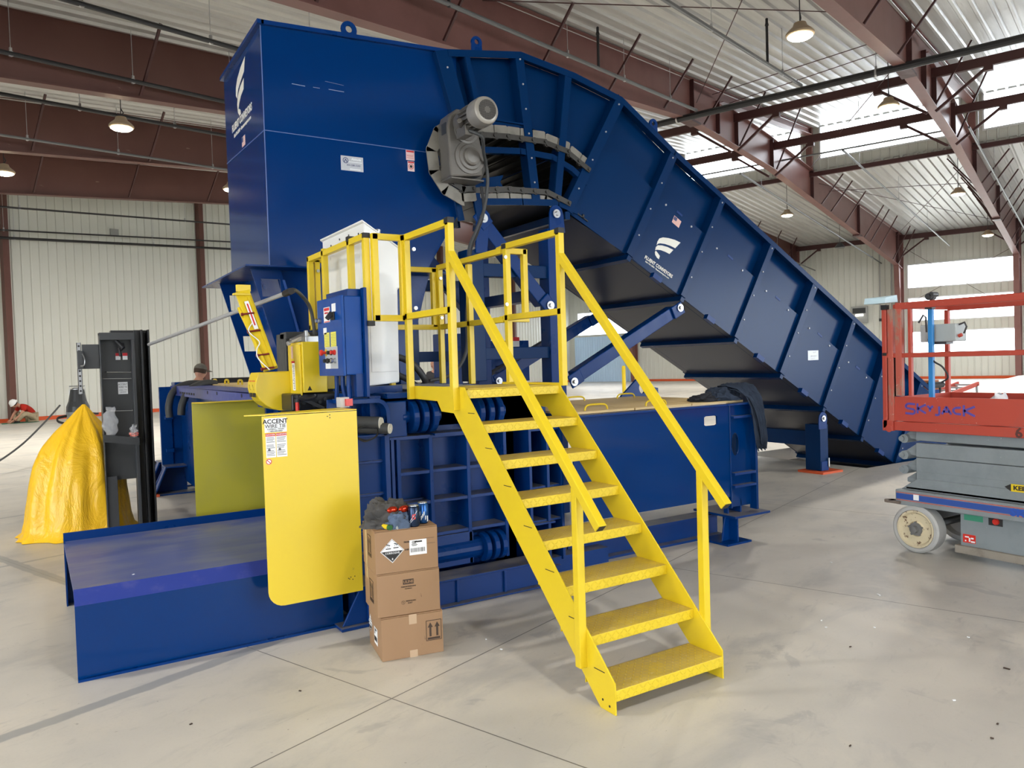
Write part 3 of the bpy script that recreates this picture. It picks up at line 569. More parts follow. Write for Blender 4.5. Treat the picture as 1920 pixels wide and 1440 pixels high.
# right end uprights seen through the treads
mb = MB()
for x in (3.16, 3.32, 3.45): mb.box((x-.012, YF-.02, .1), (x+.012, YF+.2, 1.16))
for z in (.22, .42, .68, .9, 1.12): mb.box((3.16, YF, z-.008), (3.45, YF+.2, z+.008))
mb.box((3.13, YF-.04, .40), (3.36, YF+.1, .415)).box((3.13, YF-.05, .05), (3.4, YF+.1, .07)).obj('end_upright', dusty, bl, bevel=.002)
# top deck of the press with the grey grating walkway
MB().box((2.03, 4.86, 1.42), (3.0, 5.2, 1.455)).box((1.9, 5.2, 1.40), (3.05, 6.5, 1.45)).box((2.0, 5.1, 1.45), (2.25, 6.2, 1.50)).obj('top_deck', blue, bl)
mb = MB()
for i in range(34): y = 4.9+i*.045; mb.box((2.30, y, 1.452), (3.0, y+.006, 1.472))
for i in range(8): x = 2.3+i*.1; mb.box((x, 4.9, 1.450), (x+.006, 6.4, 1.470))
mb.obj('grey_grating', Mt('galvanised_grating', (.2, .2, .21), .5, .4).m, bl)
# ---- ejector box (long blue box at right) with tan lids
ej = thing('ejector_box', 'long smooth blue steel box with tan lids right of the stairs', 'machine housing', (4.5, 5.5, 0))
oval = [(4.93+.078*c, 1.085+.042*s_) for c, s_ in [(math.copysign(min(1, abs(math.cos(t))*1.3), math.cos(t)), math.copysign(min(1, abs(math.sin(t))*1.3), math.sin(t))) for t in [2*math.pi*i/20 for i in range(20)]]]
MB().xz([(3.46, .40), (5.16, .40), (5.16, 1.215), (3.46, 1.215)], 4.70, 4.715, [oval]).obj('side_plate', hblue, ej)
MB().box((4.6, 4.72, .42), (4.62, 6.2, 1.2)).obj('inner_plate', blue, ej)
MB().box((3.46, 4.66, 1.205), (5.50, 4.74, 1.22)).obj('top_flange', blue, ej, bevel=.003)
hol = [(5.25+.045*math.cos(t), .855+.10*math.sin(t)) for t in [2*math.pi*i/20 for i in range(20)]]
MB().box((5.155, 4.69, .30), (5.172, 4.80, 1.205)).xz([(5.172, .30), (5.46, .30), (5.46, 1.205), (5.172, 1.205)], 4.72, 4.728, [hol]).box((5.445, 4.66, .26), (5.47, 4.74, 1.205)).obj('end_channel', hblue, ej, bevel=.003)
mb = MB()
for z in (.49, .60, 1.10): mb.box((5.172, 4.66, z-.01), (5.445, 4.72, z+.01))
mb.obj('end_shelf', dusty, ej)
MB().box((5.10, 4.60, .225), (5.55, 5.1, .245)).box((5.16, 4.74, .245), (5.175, 4.79, .33)).box((5.30, 4.72, .245), (5.315, 4.9, .36)).obj('foot_bracket', dusty, ej, bevel=.003)
MB().box((5.0, 4.60, 0), (5.30, 4.92, .018)).xz([(5.06, .018), (5.26, .018), (5.22, .225), (5.10, .225)], 4.72, 4.735).box((5.155, 4.63, .018), (5.17, 4.8, .225)).obj('foot', blue, ej, bevel=.003)
MB().box((3.6, 4.92, .19), (5.3, 5.1, .21)).box((3.6, 5.0, .02), (5.3, 5.015, .19)).box((3.6, 4.92, 0), (5.3, 5.1, .02)).obj('skid_beam', dusty, ej)
for i in range(3):
    x0 = 3.5+i*.64; ld = MB().box((x0, 4.76, 1.222), (x0+.625, 6.2, 1.24)).obj('lid', tanlid, ej)
    for yy in (4.86, 6.0): MB().tube(smooth_path([(x0+.20, yy, 1.238), (x0+.21, yy, 1.268), (x0+.25, yy, 1.283), (x0+.38, yy, 1.283), (x0+.42, yy, 1.268), (x0+.43, yy, 1.238)], 4), .008, 8).obj('handle', yellow, ld, smooth=60)
lg = MB().prism([(5.25, 6.45, 1.1), (5.95, 6.45, 1.1), (5.95, 6.45, 1.30)]+[(5.72+.12*math.cos(math.radians(a)), 6.45, 1.32+.12*math.sin(math.radians(a))) for a in range(0, 150, 20)], (0, .03, 0), [[(5.72+.05*math.cos(t), 6.45, 1.31+.065*math.sin(t)) for t in [2*math.pi*i/16 for i in range(16)]]])
lg.obj('lifting_lug', blue, ej)
# ---- main ram box running away behind, with its left feet, hoses and lids
rb = thing('ram_box', 'long blue ram housing behind the table with hoses draped over its end', 'machine housing', (2.5, 9.5, 0))
MB().box((1.72, 6.45, .15), (1.745, 11.4, 1.42)).box((1.745, 6.45, .15), (3.4, 11.4, 1.2)).obj('side_wall', blue, rb)
MB().prism([(1.60, 11.42, 1.455), (1.95, 11.42, 1.455), (1.95, 6.5, 1.445), (1.60, 6.5, 1.445)], (0, 0, -.012)).box((1.60, 6.5, 1.33), (1.612, 11.42, 1.443)).obj('slotted_flange', bevelblue, rb)
mb = MB()
for i in range(7): mb.box((1.597, 9.6+i*.16, 1.36), (1.6, 9.69+i*.16, 1.385))
for yy in (7.2, 8.3, 8.8): mb.cyl((1.596, yy, 1.41), (1.6, yy, 1.41), .018, 10)
mb.obj('flange_slot', ink, rb)
MB().box((1.60, 11.42, .15), (2.1, 11.45, 1.455)).box((1.45, 11.40, .15), (1.60, 11.46, 1.44)).box((1.5, 11.3, 1.0), (1.6, 11.45, 1.04)).box((1.5, 11.3, .55), (1.6, 11.45, .6)).obj('end_plate', blue, rb, bevel=.004)
for i in range(3):
    y0 = 6.9+i*1.5; ld = MB().box((2.0, y0, 1.435), (3.3, y0+1.46, 1.465)).obj('lid', tanlid, rb)
    for q in (.35, 1.1): MB().tube(smooth_path([(2.1, y0+q-.1, 1.465), (2.1, y0+q-.08, 1.515), (2.1, y0+q+.08, 1.515), (2.1, y0+q+.1, 1.465)], 4), .012, 8).obj('handle', yellow, ld)
for yy in (11.35, 12.0):
    f = MB().prism([(1.3, yy, .02), (1.75, yy, .02), (1.75, yy, .36), (1.46, yy, .36)], (0, .03, 0)).prism([(1.3, yy-.25, .02), (1.32, yy+.03, .02), (1.47, yy+.03, .37), (1.45, yy-.25, .37)], (.02, 0, 0)).box((1.3, yy-.25, .0), (1.9, yy+.06, .02)).box((1.45, yy-.25, .36), (1.9, yy+.06, .38)).obj('foot', dusty, rb, bevel=.003)
    MB().box((1.26, yy-.3, .0), (1.36, yy+.06, .03)).obj('foot_shoe', redl, f)
MB().box((1.62, 11.2, 1.455), (2.1, 11.5, 1.50)).obj('hose_block', blue, rb, bevel=.01)
tag(MB().tube(smooth_path([(1.98, 11.2, 1.47), (1.78, 11.1, 1.475), (1.58, 10.95, 1.40), (1.50, 10.9, 1.22), (1.50, 10.9, 1.05)]), .045, 10).obj('hydraulic_hose', hosem, smooth=60), 'left of two grey hoses bent over the end of the ram housing', 'hose')
tag(MB().tube(smooth_path([(2.05, 10.7, 1.475), (1.88, 10.6, 1.48), (1.68, 10.4, 1.41), (1.58, 10.35, 1.24), (1.56, 10.35, 1.1)]), .045, 10).obj('hydraulic_hose', hosem, smooth=60), 'right of two grey hoses bent over the end of the ram housing', 'hose')
tag(MB().tube(smooth_path([(2.12, 11.3, 1.48), (2.7, 11.3, 1.475), (3.5, 11.2, 1.475), (4.4, 11.0, 1.44)]), .06, 10).obj('hydraulic_hose', rubber, smooth=60), 'thick black hose lying level beyond the tan lids at left', 'hose')
tag(MB().tube(smooth_path([(1.2, 14.3, .04), (1.9, 14.8, .04), (3.0, 15.3, .04)]), .05, 10).obj('floor_cable', rubber, smooth=60), 'thick black cable lying across the floor right of the charcoal panel', 'cable')
# ---- yellow guards
def guard(y, sgn, label, name='guard_panel', m=sheety):
    t = thing(name, label, 'guard', (1.39, y, .3)); x0, x1 = (1.105, 1.675) if sgn < 0 else (1.08, 1.655)
    zb = .265; pts = [(x1, 1.375), (x1, zb), (x0+.09, zb)]+arc(x0+.09, zb+.09, .09, 270, 180, 6)+[(x0, 1.375)] if sgn < 0 else [(x1, 1.385), (x1, .40), (x0, .40), (x0, 1.385)]
    MB().xz(pts, y-.004, y+.004).obj('sheet', m, t)
    if sgn < 0: MB().prism([(x0-.085, y+.055, 1.379), (x0, y-.004, 1.379), (x1, y-.004, 1.379), (x1, y+.25, 1.379), (x1-.12, y+.24, 1.379)], (0, 0, .006)).obj('top_flange', yellow, t)
    else: MB().prism([(x0, y, 1.387), (x0+.07, y-.12, 1.387), (x1, y-.10, 1.387), (x1, y, 1.387)], (0, 0, .006)).obj('top_flange', yellow, t)
    return t
g1 = guard(4.5, -1, 'large yellow sheet guard with a rounded lower corner behind the cardboard boxes')
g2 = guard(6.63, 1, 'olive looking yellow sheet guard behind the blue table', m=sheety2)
MB().box((1.07, 6.62, .40), (1.665, 6.63, .41)).box((1.66, 6.60, .40), (1.72, 6.66, 1.38)).obj('edge_post', blue, g2)
yg = 4.4955
a = MB().box((1.118, yg-.001, 1.28), (1.245, yg, 1.362)).obj('name_label', paper, g1)
MB().text('ACCENT', .036, (1.18, yg-.001, 1.342), (1, 0, 0), (0, 0, 1), bold=.02).text('WIRE TIE', .030, (1.18, yg-.001, 1.315), (1, 0, 0), (0, 0, 1)).text('TOMBALL, TEXAS', .0125, (1.18, yg-.001, 1.298), (1, 0, 0), (0, 0, 1)).text('1-800-000-0007', .0125, (1.18, yg-.001, 1.286), (1, 0, 0), (0, 0, 1)).obj('lettering', ink, a)
for i, (xa, xb) in enumerate(((1.122, 1.178), (1.182, 1.243))):
    a = MB().box((xa, yg-.001, 1.135), (xb, yg, 1.275)).obj('warning_label', ylg if 0 else paper, g1)
    MB().box((xa, yg-.0018, 1.258), (xb, yg-.001, 1.275)).obj('red_header', redink, a)
    mm = MB(); mm.text('WARNING' if i else 'DANGER', .0125, ((xa+xb)/2, yg-.002, 1.2665), (1, 0, 0), (0, 0, 1)); mm.obj('header_lettering', paper, a)
    mm = MB()
    for k_, z in enumerate([1.25-.0085*j for j in range(13)]):
        if k_ in (4, 8): continue
        mm.box((xa+.004, yg-.0014, z-.0016), (xb-.004-random.random()*.015, yg-.001, z+.0016))
    mm.cyl((xa+.018, yg-.0018, 1.18), (xa+.018, yg-.001, 1.18), .008, 12); mm.obj('small_print', olab, a)
a = MB().cyl((1.135, yg-.001, 1.112), (1.135, yg, 1.112), .017, 24).obj('prohibition_label', paper, g1)
MB().lathe((1.135, yg-.001, 1.112), (0, -1, 0), [(0, .0125), (.001, .0125), (.001, .0165), (0, .0165)], 24).bar((1.124, yg-.0015, 1.123), (1.146, yg-.0015, 1.101), .001, .004, up=(1, 0, 1)).obj('ring', redink, a)
mm = MB()
for x, z in ((1.49, 1.352), (1.505, 1.36), (1.505, 1.343), (1.585, .355), (1.592, .35), (1.60, .36), (1.612, .345), (1.625, .362)): mm.cyl((x, yg-.0006, z), (x, yg, z), .0035, 8)
mm.obj('bolt_hole', ink, g1)
tag(MB().tube(smooth_path([(1.70, 4.95, 1.275), (1.80, 4.86, 1.275), (1.93, 4.76, 1.268)]), .042, 14).obj('hydraulic_hose', hosem, smooth=60), 'upper of two capped black hose ends beside the yellow guard', 'hose')
tag(MB().tube(smooth_path([(1.74, 4.95, 1.24), (1.86, 4.84, 1.235), (1.985, 4.74, 1.228)]), .037, 14).obj('hydraulic_hose', hosem, smooth=60), 'lower of two capped black hose ends beside the yellow guard', 'hose')
capm = Mt('white_plastic_cap', (.75, .74, .68), .4).m
tag(MB().cyl((1.93, 4.76, 1.268), (1.937, 4.752, 1.267), .038, 20).cyl((1.937, 4.752, 1.267), (1.939, 4.75, 1.267), .01, 8).obj('hose_cap', capm), 'white round cap on the upper hose end', 'cap')
tag(MB().cyl((1.985, 4.74, 1.228), (1.992, 4.732, 1.227), .033, 20).cyl((1.992, 4.732, 1.227), (1.994, 4.73, 1.227), .006, 8).obj('hose_cap', capm), 'white round cap on the lower hose end', 'cap')
tag(MB().tube(smooth_path([(1.72, 4.74, 1.26), (1.72, 4.70, 1.21), (1.80, 4.68, 1.17), (1.88, 4.70, 1.19), (1.90, 4.75, 1.24), (1.82, 4.78, 1.25), (1.73, 4.72, 1.22), (1.78, 4.67, 1.165), (1.86, 4.69, 1.18)]), .005, 6).obj('cable_loop', rubber), 'thin black cable looped under the capped hoses', 'cable')
# ---- stack of three cartons
def carton(o, ux, uy, L, W, Hh, label):
    """o = near left bottom corner; ux along the long front, uy along the side"""
    o, ux, uy = V(o), V(ux).normalized(), V(uy).normalized(); t = thing('cardboard_box', label, 'box', o+ux*L/2+uy*W/2, 'stacked cartons')
    MB().obox(o+ux*L/2+uy*W/2+V((0, 0, Hh/2-.003)), ux*L/2, uy*W/2, (0, 0, Hh/2-.004)).obj('carton_body', card, t, bevel=.002)
    MB().obox(o+ux*L/2+uy*W/4+V((0, 0, Hh-.003)), ux*L/2, uy*(W/4-.001), (0, 0, .0025)).obox(o+ux*L/2+uy*W*.75+V((0, 0, Hh-.003)), ux*L/2, uy*(W/4-.001), (0, 0, .0025)).obj('top_flap', card, t, bevel=.0015)
    return t
UX, UY = V((.985, -.17, 0)), V((.17, .985, 0))
c0 = V((1.582, 3.986, 0)); NF = -UY.normalized(); NS = -UX.normalized(); up = V((0, 0, 1))
def front(m, o, s, z): return o+UX.normalized()*s+up*z+NF*.001
def side(o, s, z): return o+UY.normalized()*s+up*z+NS*.001
def plate(o, r, u_, w_, h_, m, name, par, n=.0008):
    r, u_ = V(r).normalized(), V(u_).normalized(); return MB().obox(V(o), r*w_/2, u_*h_/2, r.cross(u_)*n/2).obj(name, m, par)
def arrows(par, o, r, s=1.0, m=brownink):
    r = V(r).normalized(); mb = MB(); n = r.cross(up); q = V(o)+n*.0004
    def rect(a0, b0, a1, b1): mb.obox(q+r*((a0+a1)/2*s)+up*((b0+b1)/2*s), r*(a1-a0)/2*s, up*(b1-b0)/2*s, n*.0004)
    for a, b, c, d in ((-.045, -.058, -.042, .058), (.042, -.058, .045, .058), (-.045, -.058, .045, -.055), (-.045, .055, .045, .058), (-.036, -.052, .036, -.04)): rect(a, b, c, d)
    for cx in (-.02, .02):
        rect(cx-.006, -.034, cx+.006, .02); mb.prism([q+r*(cx-.015)*s+up*.018*s, q+r*(cx+.015)*s+up*.018*s, q+r*cx*s+up*.046*s], n*.0005)
    return mb.obj('arrow_print', m, par)
def hazmat(par, o, r, s=1.0, wx=1.0):
    r = V(r).normalized(); n = r.cross(up); q = V(o)+n*.0004; D = lambda a, b, k=0: q+r*a*s*wx+up*b*s+n*k
    d = MB().prism([D(-.05, 0), D(0, -.05), D(.05, 0), D(0, .05)], n*.0005).obj('hazard_diamond', paper, par)
    mb = MB().prism([D(-.044, -.001, .0006), D(0, -.045, .0006), D(.044, -.001, .0006)], n*.0004)
    for c in (((-.0465, 0), (0, -.0465)), ((0, -.0465), (.0465, 0)), ((.0465, 0), (0, .0465)), ((0, .0465), (-.0465, 0))): mb.bar(D(*c[0], .0007), D(*c[1], .0007), .0012*s, .0003, up=n)
    for a, b in ((-.016, .022), (.016, .024)):
        mb.bar(D(a-.008, b+.006, .0007), D(a+.008, b+.001, .0007), .004*s, .0003, up=n); mb.bar(D(a-.004, b-.006, .0007), D(a-.004, b-.001, .0007), .002*s, .0003, up=n); mb.bar(D(a+.003, b-.006, .0007), D(a+.003, b-.001, .0007), .002*s, .0003, up=n); mb.bar(D(a-.011, b-.012, .0007), D(a+.011, b-.012, .0007), .004*s, .0003, up=n)
    mb.obj('corrosive_symbol', ink, d); MB().text('CORROSIVE', .0115*s, D(0, -.009, .001), r, up, sx=wx).text('8', .012*s, D(0, -.034, .001), r, up).obj('lettering', paper, d)
    return d
def barcode(par, o, r, w_, h_):
    r = V(r).normalized(); n = r.cross(up); p = plate(o, r, up, w_, h_, paper, 'address_label', par); mb = MB(); q = V(o)+n*.0007; x = -w_*.44
    while x < w_*.40:
        b = random.choice((.0015, .003, .0022)); mb.obox(q+r*(x+b/2)-up*h_*.18, r*b/2, up*h_*.14, n*.0002); x += b+random.choice((.0015, .003))
    for k in range(6): mb.obox(q+r*(-w_*.25+random.random()*.006)+up*(h_*.42-k*h_*.06), r*w_*(.10+random.random()*.08), up*.0013, n*.0002)
    mb.obox(q+r*w_*.02+up*h_*.37, r*w_*.22, up*h_*.05, n*.0002); mb.obj('barcode_print', ink, p); return p
b1 = carton(c0, UX, UY, .355, .335, .243, 'bottom carton of the three stacked on the floor')
b2 = carton(c0+V((-.012, .012, .243)), UX, UY, .360, .335, .243, 'middle carton of the stack with a dark maker mark')
b3 = carton(c0+V((-.014, .016, .486)), UX, UY, .360, .335, .243, 'top carton of the stack with a corrosive diamond, cloth and cans on it')
arrows(b1, front(0, c0, .30, .135), UX, 1.0); plate(front(0, c0, .18, .215), UX, up, .045, .055, tape, 'tape_strip', b1); plate(front(0, c0, .18, .02), UX, up, .045, .04, tape, 'tape_strip', b1)
hazmat(b1, side(c0, .29, .135), -UY, 1.05); barcode(b1, side(c0, .15, .10), -UY, .085, .095)
o2 = c0+V((-.012, .012, .243)); a = plate(front(0, o2, .178, .185), UX, up, .062, .028, brownink, 'maker_mark', b2)
MB().text('ULINE', .021, front(0, o2, .178, .185)+NF*.0006, UX, up, bold=.02).obj('lettering', card, a)
MB().text('PREMIUM PACKAGING', .0085, front(0, o2, .178, .158), UX, up, bold=.02).text('MATERIALS', .0085, front(0, o2, .178, .146), UX, up).text('MADE IN U.S.A.', .0085, front(0, o2, .190, .076), UX, up, bold=.03).text('32 ECT', .0085, front(0, o2, .185, .064), UX, up, bold=.03).lathe(front(0, o2, .145, .070), NF, [(0, .009), (.0006, .009), (.0006, .0105), (0, .0105)], 18).text('2', .010, front(0, o2, .145, .070), UX, up).obj('carton_print', brownink, b2)
arrows(b2, side(o2, .145, .12), -UY, 1.1); plate(side(o2, .255, .205), UY, up, .05, .07, tape, 'tape_strip', b2)
o3 = c0+V((-.014, .016, .486)); hazmat(b3, front(0, o3, .096, .125), UX, 1.35); barcode(b3, front(0, o3, .245, .13), UX, .10, .085); arrows(b3, side(o3, .15, .135), -UY, 1.05); plate(side(o3, .24, .12), UY, up, .05, .23, tape, 'tape_strip', b3)
MB().text('FROM', .012, front(0, o3, .180, .165), UX, up, bold=.03).text('SHIP', .012, front(0, o3, .180, .122), UX, up, bold=.03).obox(front(0, o3, .31, .175), UX.normalized()*.03, up*.0007, NF*.0004).obox(front(0, o3, .32, .145), UX.normalized()*.025, up*.0007, NF*.0004).obj('carton_print', brownink, b3)
# things on the cartons
ztop = .7285
def crumple(name, c, r, m, seed, label, cat, fold=.35, n=44):
    mb = MB(); vs_, fs = [], []; c = V(c); n = max(n, 72)
    for j in range(n//2+1):
        t = math.pi/2*j/(n//2)
        for i in range(n):
            a = 2*math.pi*i/n; d = V((math.sin(t)*math.cos(a), math.sin(t)*math.sin(a), math.cos(t))); q = d*1.3+V((seed*3.1, seed, 0))
            w_ = q+V((mnoise.noise(q*1.7), mnoise.noise(q*1.7+V((9, 0, 0))), 0))*.9
            rid = 1-abs(mnoise.noise(w_*1.05))*2.0; rid2 = 1-abs(mnoise.noise(w_*2.4))*2
            rr = 1+.22*mnoise.noise(q*1.2)-fold*.42*(1-rid)-fold*.15*(1-rid2)
            if j == n//2: rr = max(rr, .8)
            vs_.append(c+V((r[0]*rr*d.x, r[1]*rr*d.y, max(.002, r[2]*rr*d.z) if j < n//2 else .0)))
    for j in range(n//2):
        for i in range(n): fs.append((j*n+i, j*n+(i+1) % n, (j+1)*n+(i+1) % n, (j+1)*n+i))
    return tag(mb.raw(vs_, fs).obj(name, m, smooth=60), label, cat)
ctr = o3+UX.normalized()*.13+UY.normalized()*.17; ctr.z = ztop
crumple('grey_sweatshirt', ctr, (.19, .155, .155), cloth('grey_fleece', (.085, .082, .08)), 3, 'crumpled dark grey cloth heaped on the top carton', 'cloth', .55, 56)
crumple('work_glove', o3+UX.normalized()*.155+UY.normalized()*.05+V((0, 0, .2425)), (.095, .06, .115), cloth('blue_grey_fabric', (.10, .14, .22)), 8, 'blue grey work glove bundle in front of the grey cloth', 'glove', .5, 36)
gl_ = thing('safety_glasses', 'red mirrored safety glasses on the glove bundle', 'glasses', o3+UX.normalized()*.15+UY.normalized()*.05+V((0, 0, .33)))
gc = o3+UX.normalized()*.15+UY.normalized()*.045+V((0, 0, .345)); redlens = Mt('red_mirror_lens', (.45, .03, .01), .08, .7).m
for s_ in (-1, 1): MB().ell(gc+UX.normalized()*.033*s_, (.034, .012, .020), 14, 8).obj('lens', redlens, gl_, smooth=60)
MB().tube([gc-UX.normalized()*.066, gc-UX.normalized()*.07+UY.normalized()*.07], .003, 6).tube([gc+UX.normalized()*.066, gc+UX.normalized()*.07+UY.normalized()*.07], .003, 6).tube([gc-UX.normalized()*.02+up*.01, gc+UX.normalized()*.02+up*.01], .003, 6).obj('frame', rubber, gl_)
mk = thing('marker_pen', 'short yellow and green marker at the front of the carton top', 'marker', o3+UX.normalized()*.075+UY.normalized()*.02+V((0, 0, .2425)))
q0 = o3+UX.normalized()*.062+UY.normalized()*.05+V((0, 0, .257)); q1 = q0+UX.normalized()*.02-UY.normalized()*.04; MB().cyl(q0, q1, .014, 12).obj('barrel', yellow, mk); MB().cyl(q1, q1+(q1-q0)*.45, .0145, 12).obj('cap', Mt('dark_green_plastic', (.02, .12, .04), .4).m, mk)
tag(MB().cyl(o3+UX.normalized()*.11+UY.normalized()*.03+V((0, 0, .254)), o3+UX.normalized()*.135+UY.normalized()*.002+V((0, 0, .254)), .013, 10).obj('glove_cuff', paint('pale_grey', (.4, .42, .42), .6)), 'pale grey glove finger lying beside the marker', 'glove')
def can(o, m, label, bands):
    t = thing('soda_can', label, 'can', o, 'soda cans on the cartons'); MB().lathe(o, up, [(0, .024), (.006, .031), (.012, .033), (.108, .033), (.118, .028)], 28).obj('can_body', m, t, smooth=50)
    MB().lathe(V(o)+up*.118, up, [(0, .028), (.003, .0275), (.003, .025), (.0005, .024)], 28).cyl(V(o)+up*.1185+V((.005, 0, 0)), V(o)+up*.1205+V((.005, 0, 0)), .007, 10).obj('can_lid', steel, t)
    bands(t, V(o)); return t
cam2 = V((-.47, -.88, 0)).normalized(); cr = V((.88, -.47, 0)).normalized()
def curved(mb, o, pts, z0, r=.0334):
    """decal polygon wrapped round a can: pts (angle in degrees from the camera side, height)"""
    P = [V(o)+cam2*r*math.cos(math.radians(a))+cr*r*math.sin(math.radians(a))+up*(z0+h) for a, h in pts]; return mb.raw(P, [tuple(range(len(P)))])
def bands1(t, o):
    m = MB()
    for k in range(6): curved(m, o, [(-40+k*13, .03+k*.010), (-27+k*13, .040+k*.010), (-27+k*13, .046+k*.010), (-40+k*13, .036+k*.010)], 0)
    for k in range(5): curved(m, o, [(-44+k*13, .018+k*.008), (-31+k*13, .026+k*.008), (-31+k*13, .030+k*.008), (-44+k*13, .022+k*.008)], 0)
    m.obj('silver_slash', silv, t); m = MB()
    curved(m, o, [(-16, .043), (-10, .043), (-4, .072), (-12, .072)], 0, .0337); curved(m, o, [(-12, .066), (2, .071), (2, .075), (-12, .072)], 0, .0337); curved(m, o, [(4, .045), (9, .045), (12, .075), (6, .075)], 0, .0337); curved(m, o, [(9, .045), (20, .05), (20, .056), (10, .051)], 0, .0337); curved(m, o, [(12, .075), (22, .075), (20, .069), (11, .069)], 0, .0337)
    m.obj('red_lettering', redp, t)
can(o3+UX.normalized()*.235+UY.normalized()*.03+V((0, 0, .2425)), Mt('navy_can', (.015, .03, .07), .25, .6).m, 'dark navy soda can with a red mark, nearest of the two cans', bands1)
def bands2(t, o):
    m = MB()
    for k in range(7): curved(m, o, [(-60+k*14, .02+.012*(k % 3)), (-50+k*14, .03+.012*(k % 3)), (-50+k*14, .05+.012*(k % 3)), (-60+k*14, .045+.012*(k % 3))], 0)
    curved(m, o, [(45, .012), (62, .012), (62, .045), (45, .045)], 0, .0336); m.obj('pale_print', paper, t)
can(o3+UX.normalized()*.305+UY.normalized()*.095+V((0, 0, .2425)), Mt('blue_can', (.02, .10, .33), .25, .6).m, 'light blue soda can behind the navy one', bands2)
# ================================================================ HOPPER, FEED CHUTE, CONVEYOR
hp = thing('feed_hopper', 'tall dark blue sheet steel hopper bin above the baler', 'hopper', (2.6, 7.4, 2.5))
HX0, HY0, HY1 = 1.755, 6.66, 8.12
# near face with its slanted lower right corner, left face, back and right faces (open top)
MB().xz([(HX0, 2.52), (3.22, 2.52), (3.62, 3.14), (3.62, 4.64), (HX0, 4.55)], HY0, HY0+.012).obj('front_face', hblue, hp)
MB().yz([(HY0+.012, 2.52), (HY1, 2.52), (HY1, 4.55), (HY0+.012, 4.55)], HX0, HX0+.012).obj('left_face', hblue, hp)
MB().xz([(HX0+.012, 2.52), (3.3, 2.52), (3.62, 3.14), (3.62, 4.64), (HX0+.012, 4.55)], HY1-.012, HY1).obj('back_face', hblue, hp)
MB().prism([(3.22, HY0+.012, 2.52), (3.62, HY0+.012, 3.14), (3.62, HY1-.012, 3.14), (3.22, HY1-.012, 2.52)], (0, 0, .012)).obj('throat_plate', hblue, hp)
MB().prism([(HX0-.035, HY0-.035, 4.551), (HX0+.02, HY0-.035, 4.551), (HX0+.02, HY1+.02, 4.551), (HX0-.035, HY1+.02, 4.551)], (0, 0, .035)).prism([(HX0, HY0-.035, 4.55), (3.62, HY0-.035, 4.635), (3.62, HY0+.02, 4.635), (HX0, HY0+.02, 4.55)], (0, 0, .035)).obj('top_rim', blue, hp)
# weld seams and scratches (thin raised beads)
MB().bar((HX0, HY0-.002, 3.67), (3.45, HY0-.002, 3.66), .004, .006).bar((HX0-.002, HY0, 3.67), (HX0-.002, HY1, 3.725), .004, .006, up=(0, 0, 1)).bar((HX0-.002, HY0-.002, 2.53), (HX0-.002, HY0-.002, 4.55), .007, .007, up=(1, 0, 0)).obj('weld_seam', Mt('pale_weld', (.10, .16, .36), .4).m, hp)
MB().bar((2.003, HY0-.0008, 4.10), (2.119, HY0-.0008, 4.097), .001, .006).bar((2.19, HY0-.0008, 4.10), (2.25, HY0-.0008, 4.10), .001, .004).bar((2.33, HY0-.0008, 4.104), (2.471, HY0-.0008, 4.103), .001, .005).bar((2.30, HY0-.0008, 4.17), (2.47, HY0-.0008, 4.16), .001, .002).obj('scratch', Mt('scratched_primer', (.28, .34, .48), .6).m, hp)
def eye(x, z, y, par, r=.075, rot=0):
    c = [(x+r*math.cos(math.radians(a)), z+.07+r*math.sin(math.radians(a))) for a in range(-20, 201, 20)]
    return MB().xz([(x-r, z-.02), (x+r, z-.02)]+c, y, y+.02, [[(x+r*.42*math.cos(t), z+.075+r*.42*math.sin(t)) for t in [2*math.pi*i/14 for i in range(14)]]]).obj('lifting_eye', blue, par, bevel=.003)
eye(2.54, 4.60, HY0, hp); eye(2.3, 4.57, HY1, hp)
LX = HX0-.0012
def yzpoly(pts, name, m, par, x=LX): return MB().yz(pts, x-.001, x).obj(name, m, par)
lgo = yzpoly([(7.223, 4.485), (7.278, 4.369), (7.407, 4.339), (7.524, 4.294), (7.584, 4.209), (7.625, 4.25), (7.614, 4.314), (7.547, 4.376), (7.406, 4.444)][::-1] if 0 else [(7.223, 4.485), (7.406, 4.444), (7.547, 4.385), (7.614, 4.32), (7.625, 4.25), (7.584, 4.215), (7.524, 4.284), (7.407, 4.329), (7.278, 4.369)], 'logo_mark', cream, hp)
yzpoly([(7.298, 4.315), (7.454, 4.28), (7.55, 4.225), (7.588, 4.16), (7.575, 4.10), (7.535, 4.115), (7.513, 4.145), (7.433, 4.192), (7.321, 4.222)], 'swoosh', cream, lgo); yzpoly([(7.575, 4.10), (7.568, 4.075), (7.507, 4.03), (7.461, 4.036), (7.47, 4.075), (7.53, 4.105)], 'swoosh', cream, lgo)
MB().text('FLUENT CONVEYORS', .095, (LX, 7.44, 3.985), (0, -1, 0), (0, 0, 1), bold=.03, sx=.86).text('866-764-2800 \u2022 fluentconveyors.com', .046, (LX, 7.43, 3.905), (0, -1, 0), (0, 0, 1), bold=.03, sx=.98).obj('lettering', cream, hp)
fm_ = Mt('faded_flag', (.72, .36, .33), .5); a_, b_, c_ = fm_.sep(); fm_.mix((c_/.018).fr().gt(.5), (.75, .66, .62)); fm_ = fm_.m; navy = Mt('flag_canton', (.05, .06, .16), .5).m
fgo = MB().box((LX-.001, 7.335, 3.722), (LX, 7.463, 3.812)).obj('flag_decal', fm_, hp); MB().box((LX-.002, 7.405, 3.765), (LX-.001, 7.46, 3.808)).obj('canton', navy, fgo)
pl_ = MB().box((2.418, HY0-.002, 3.405), (2.628, HY0, 3.535)).obj('maker_plate', silv, hp)
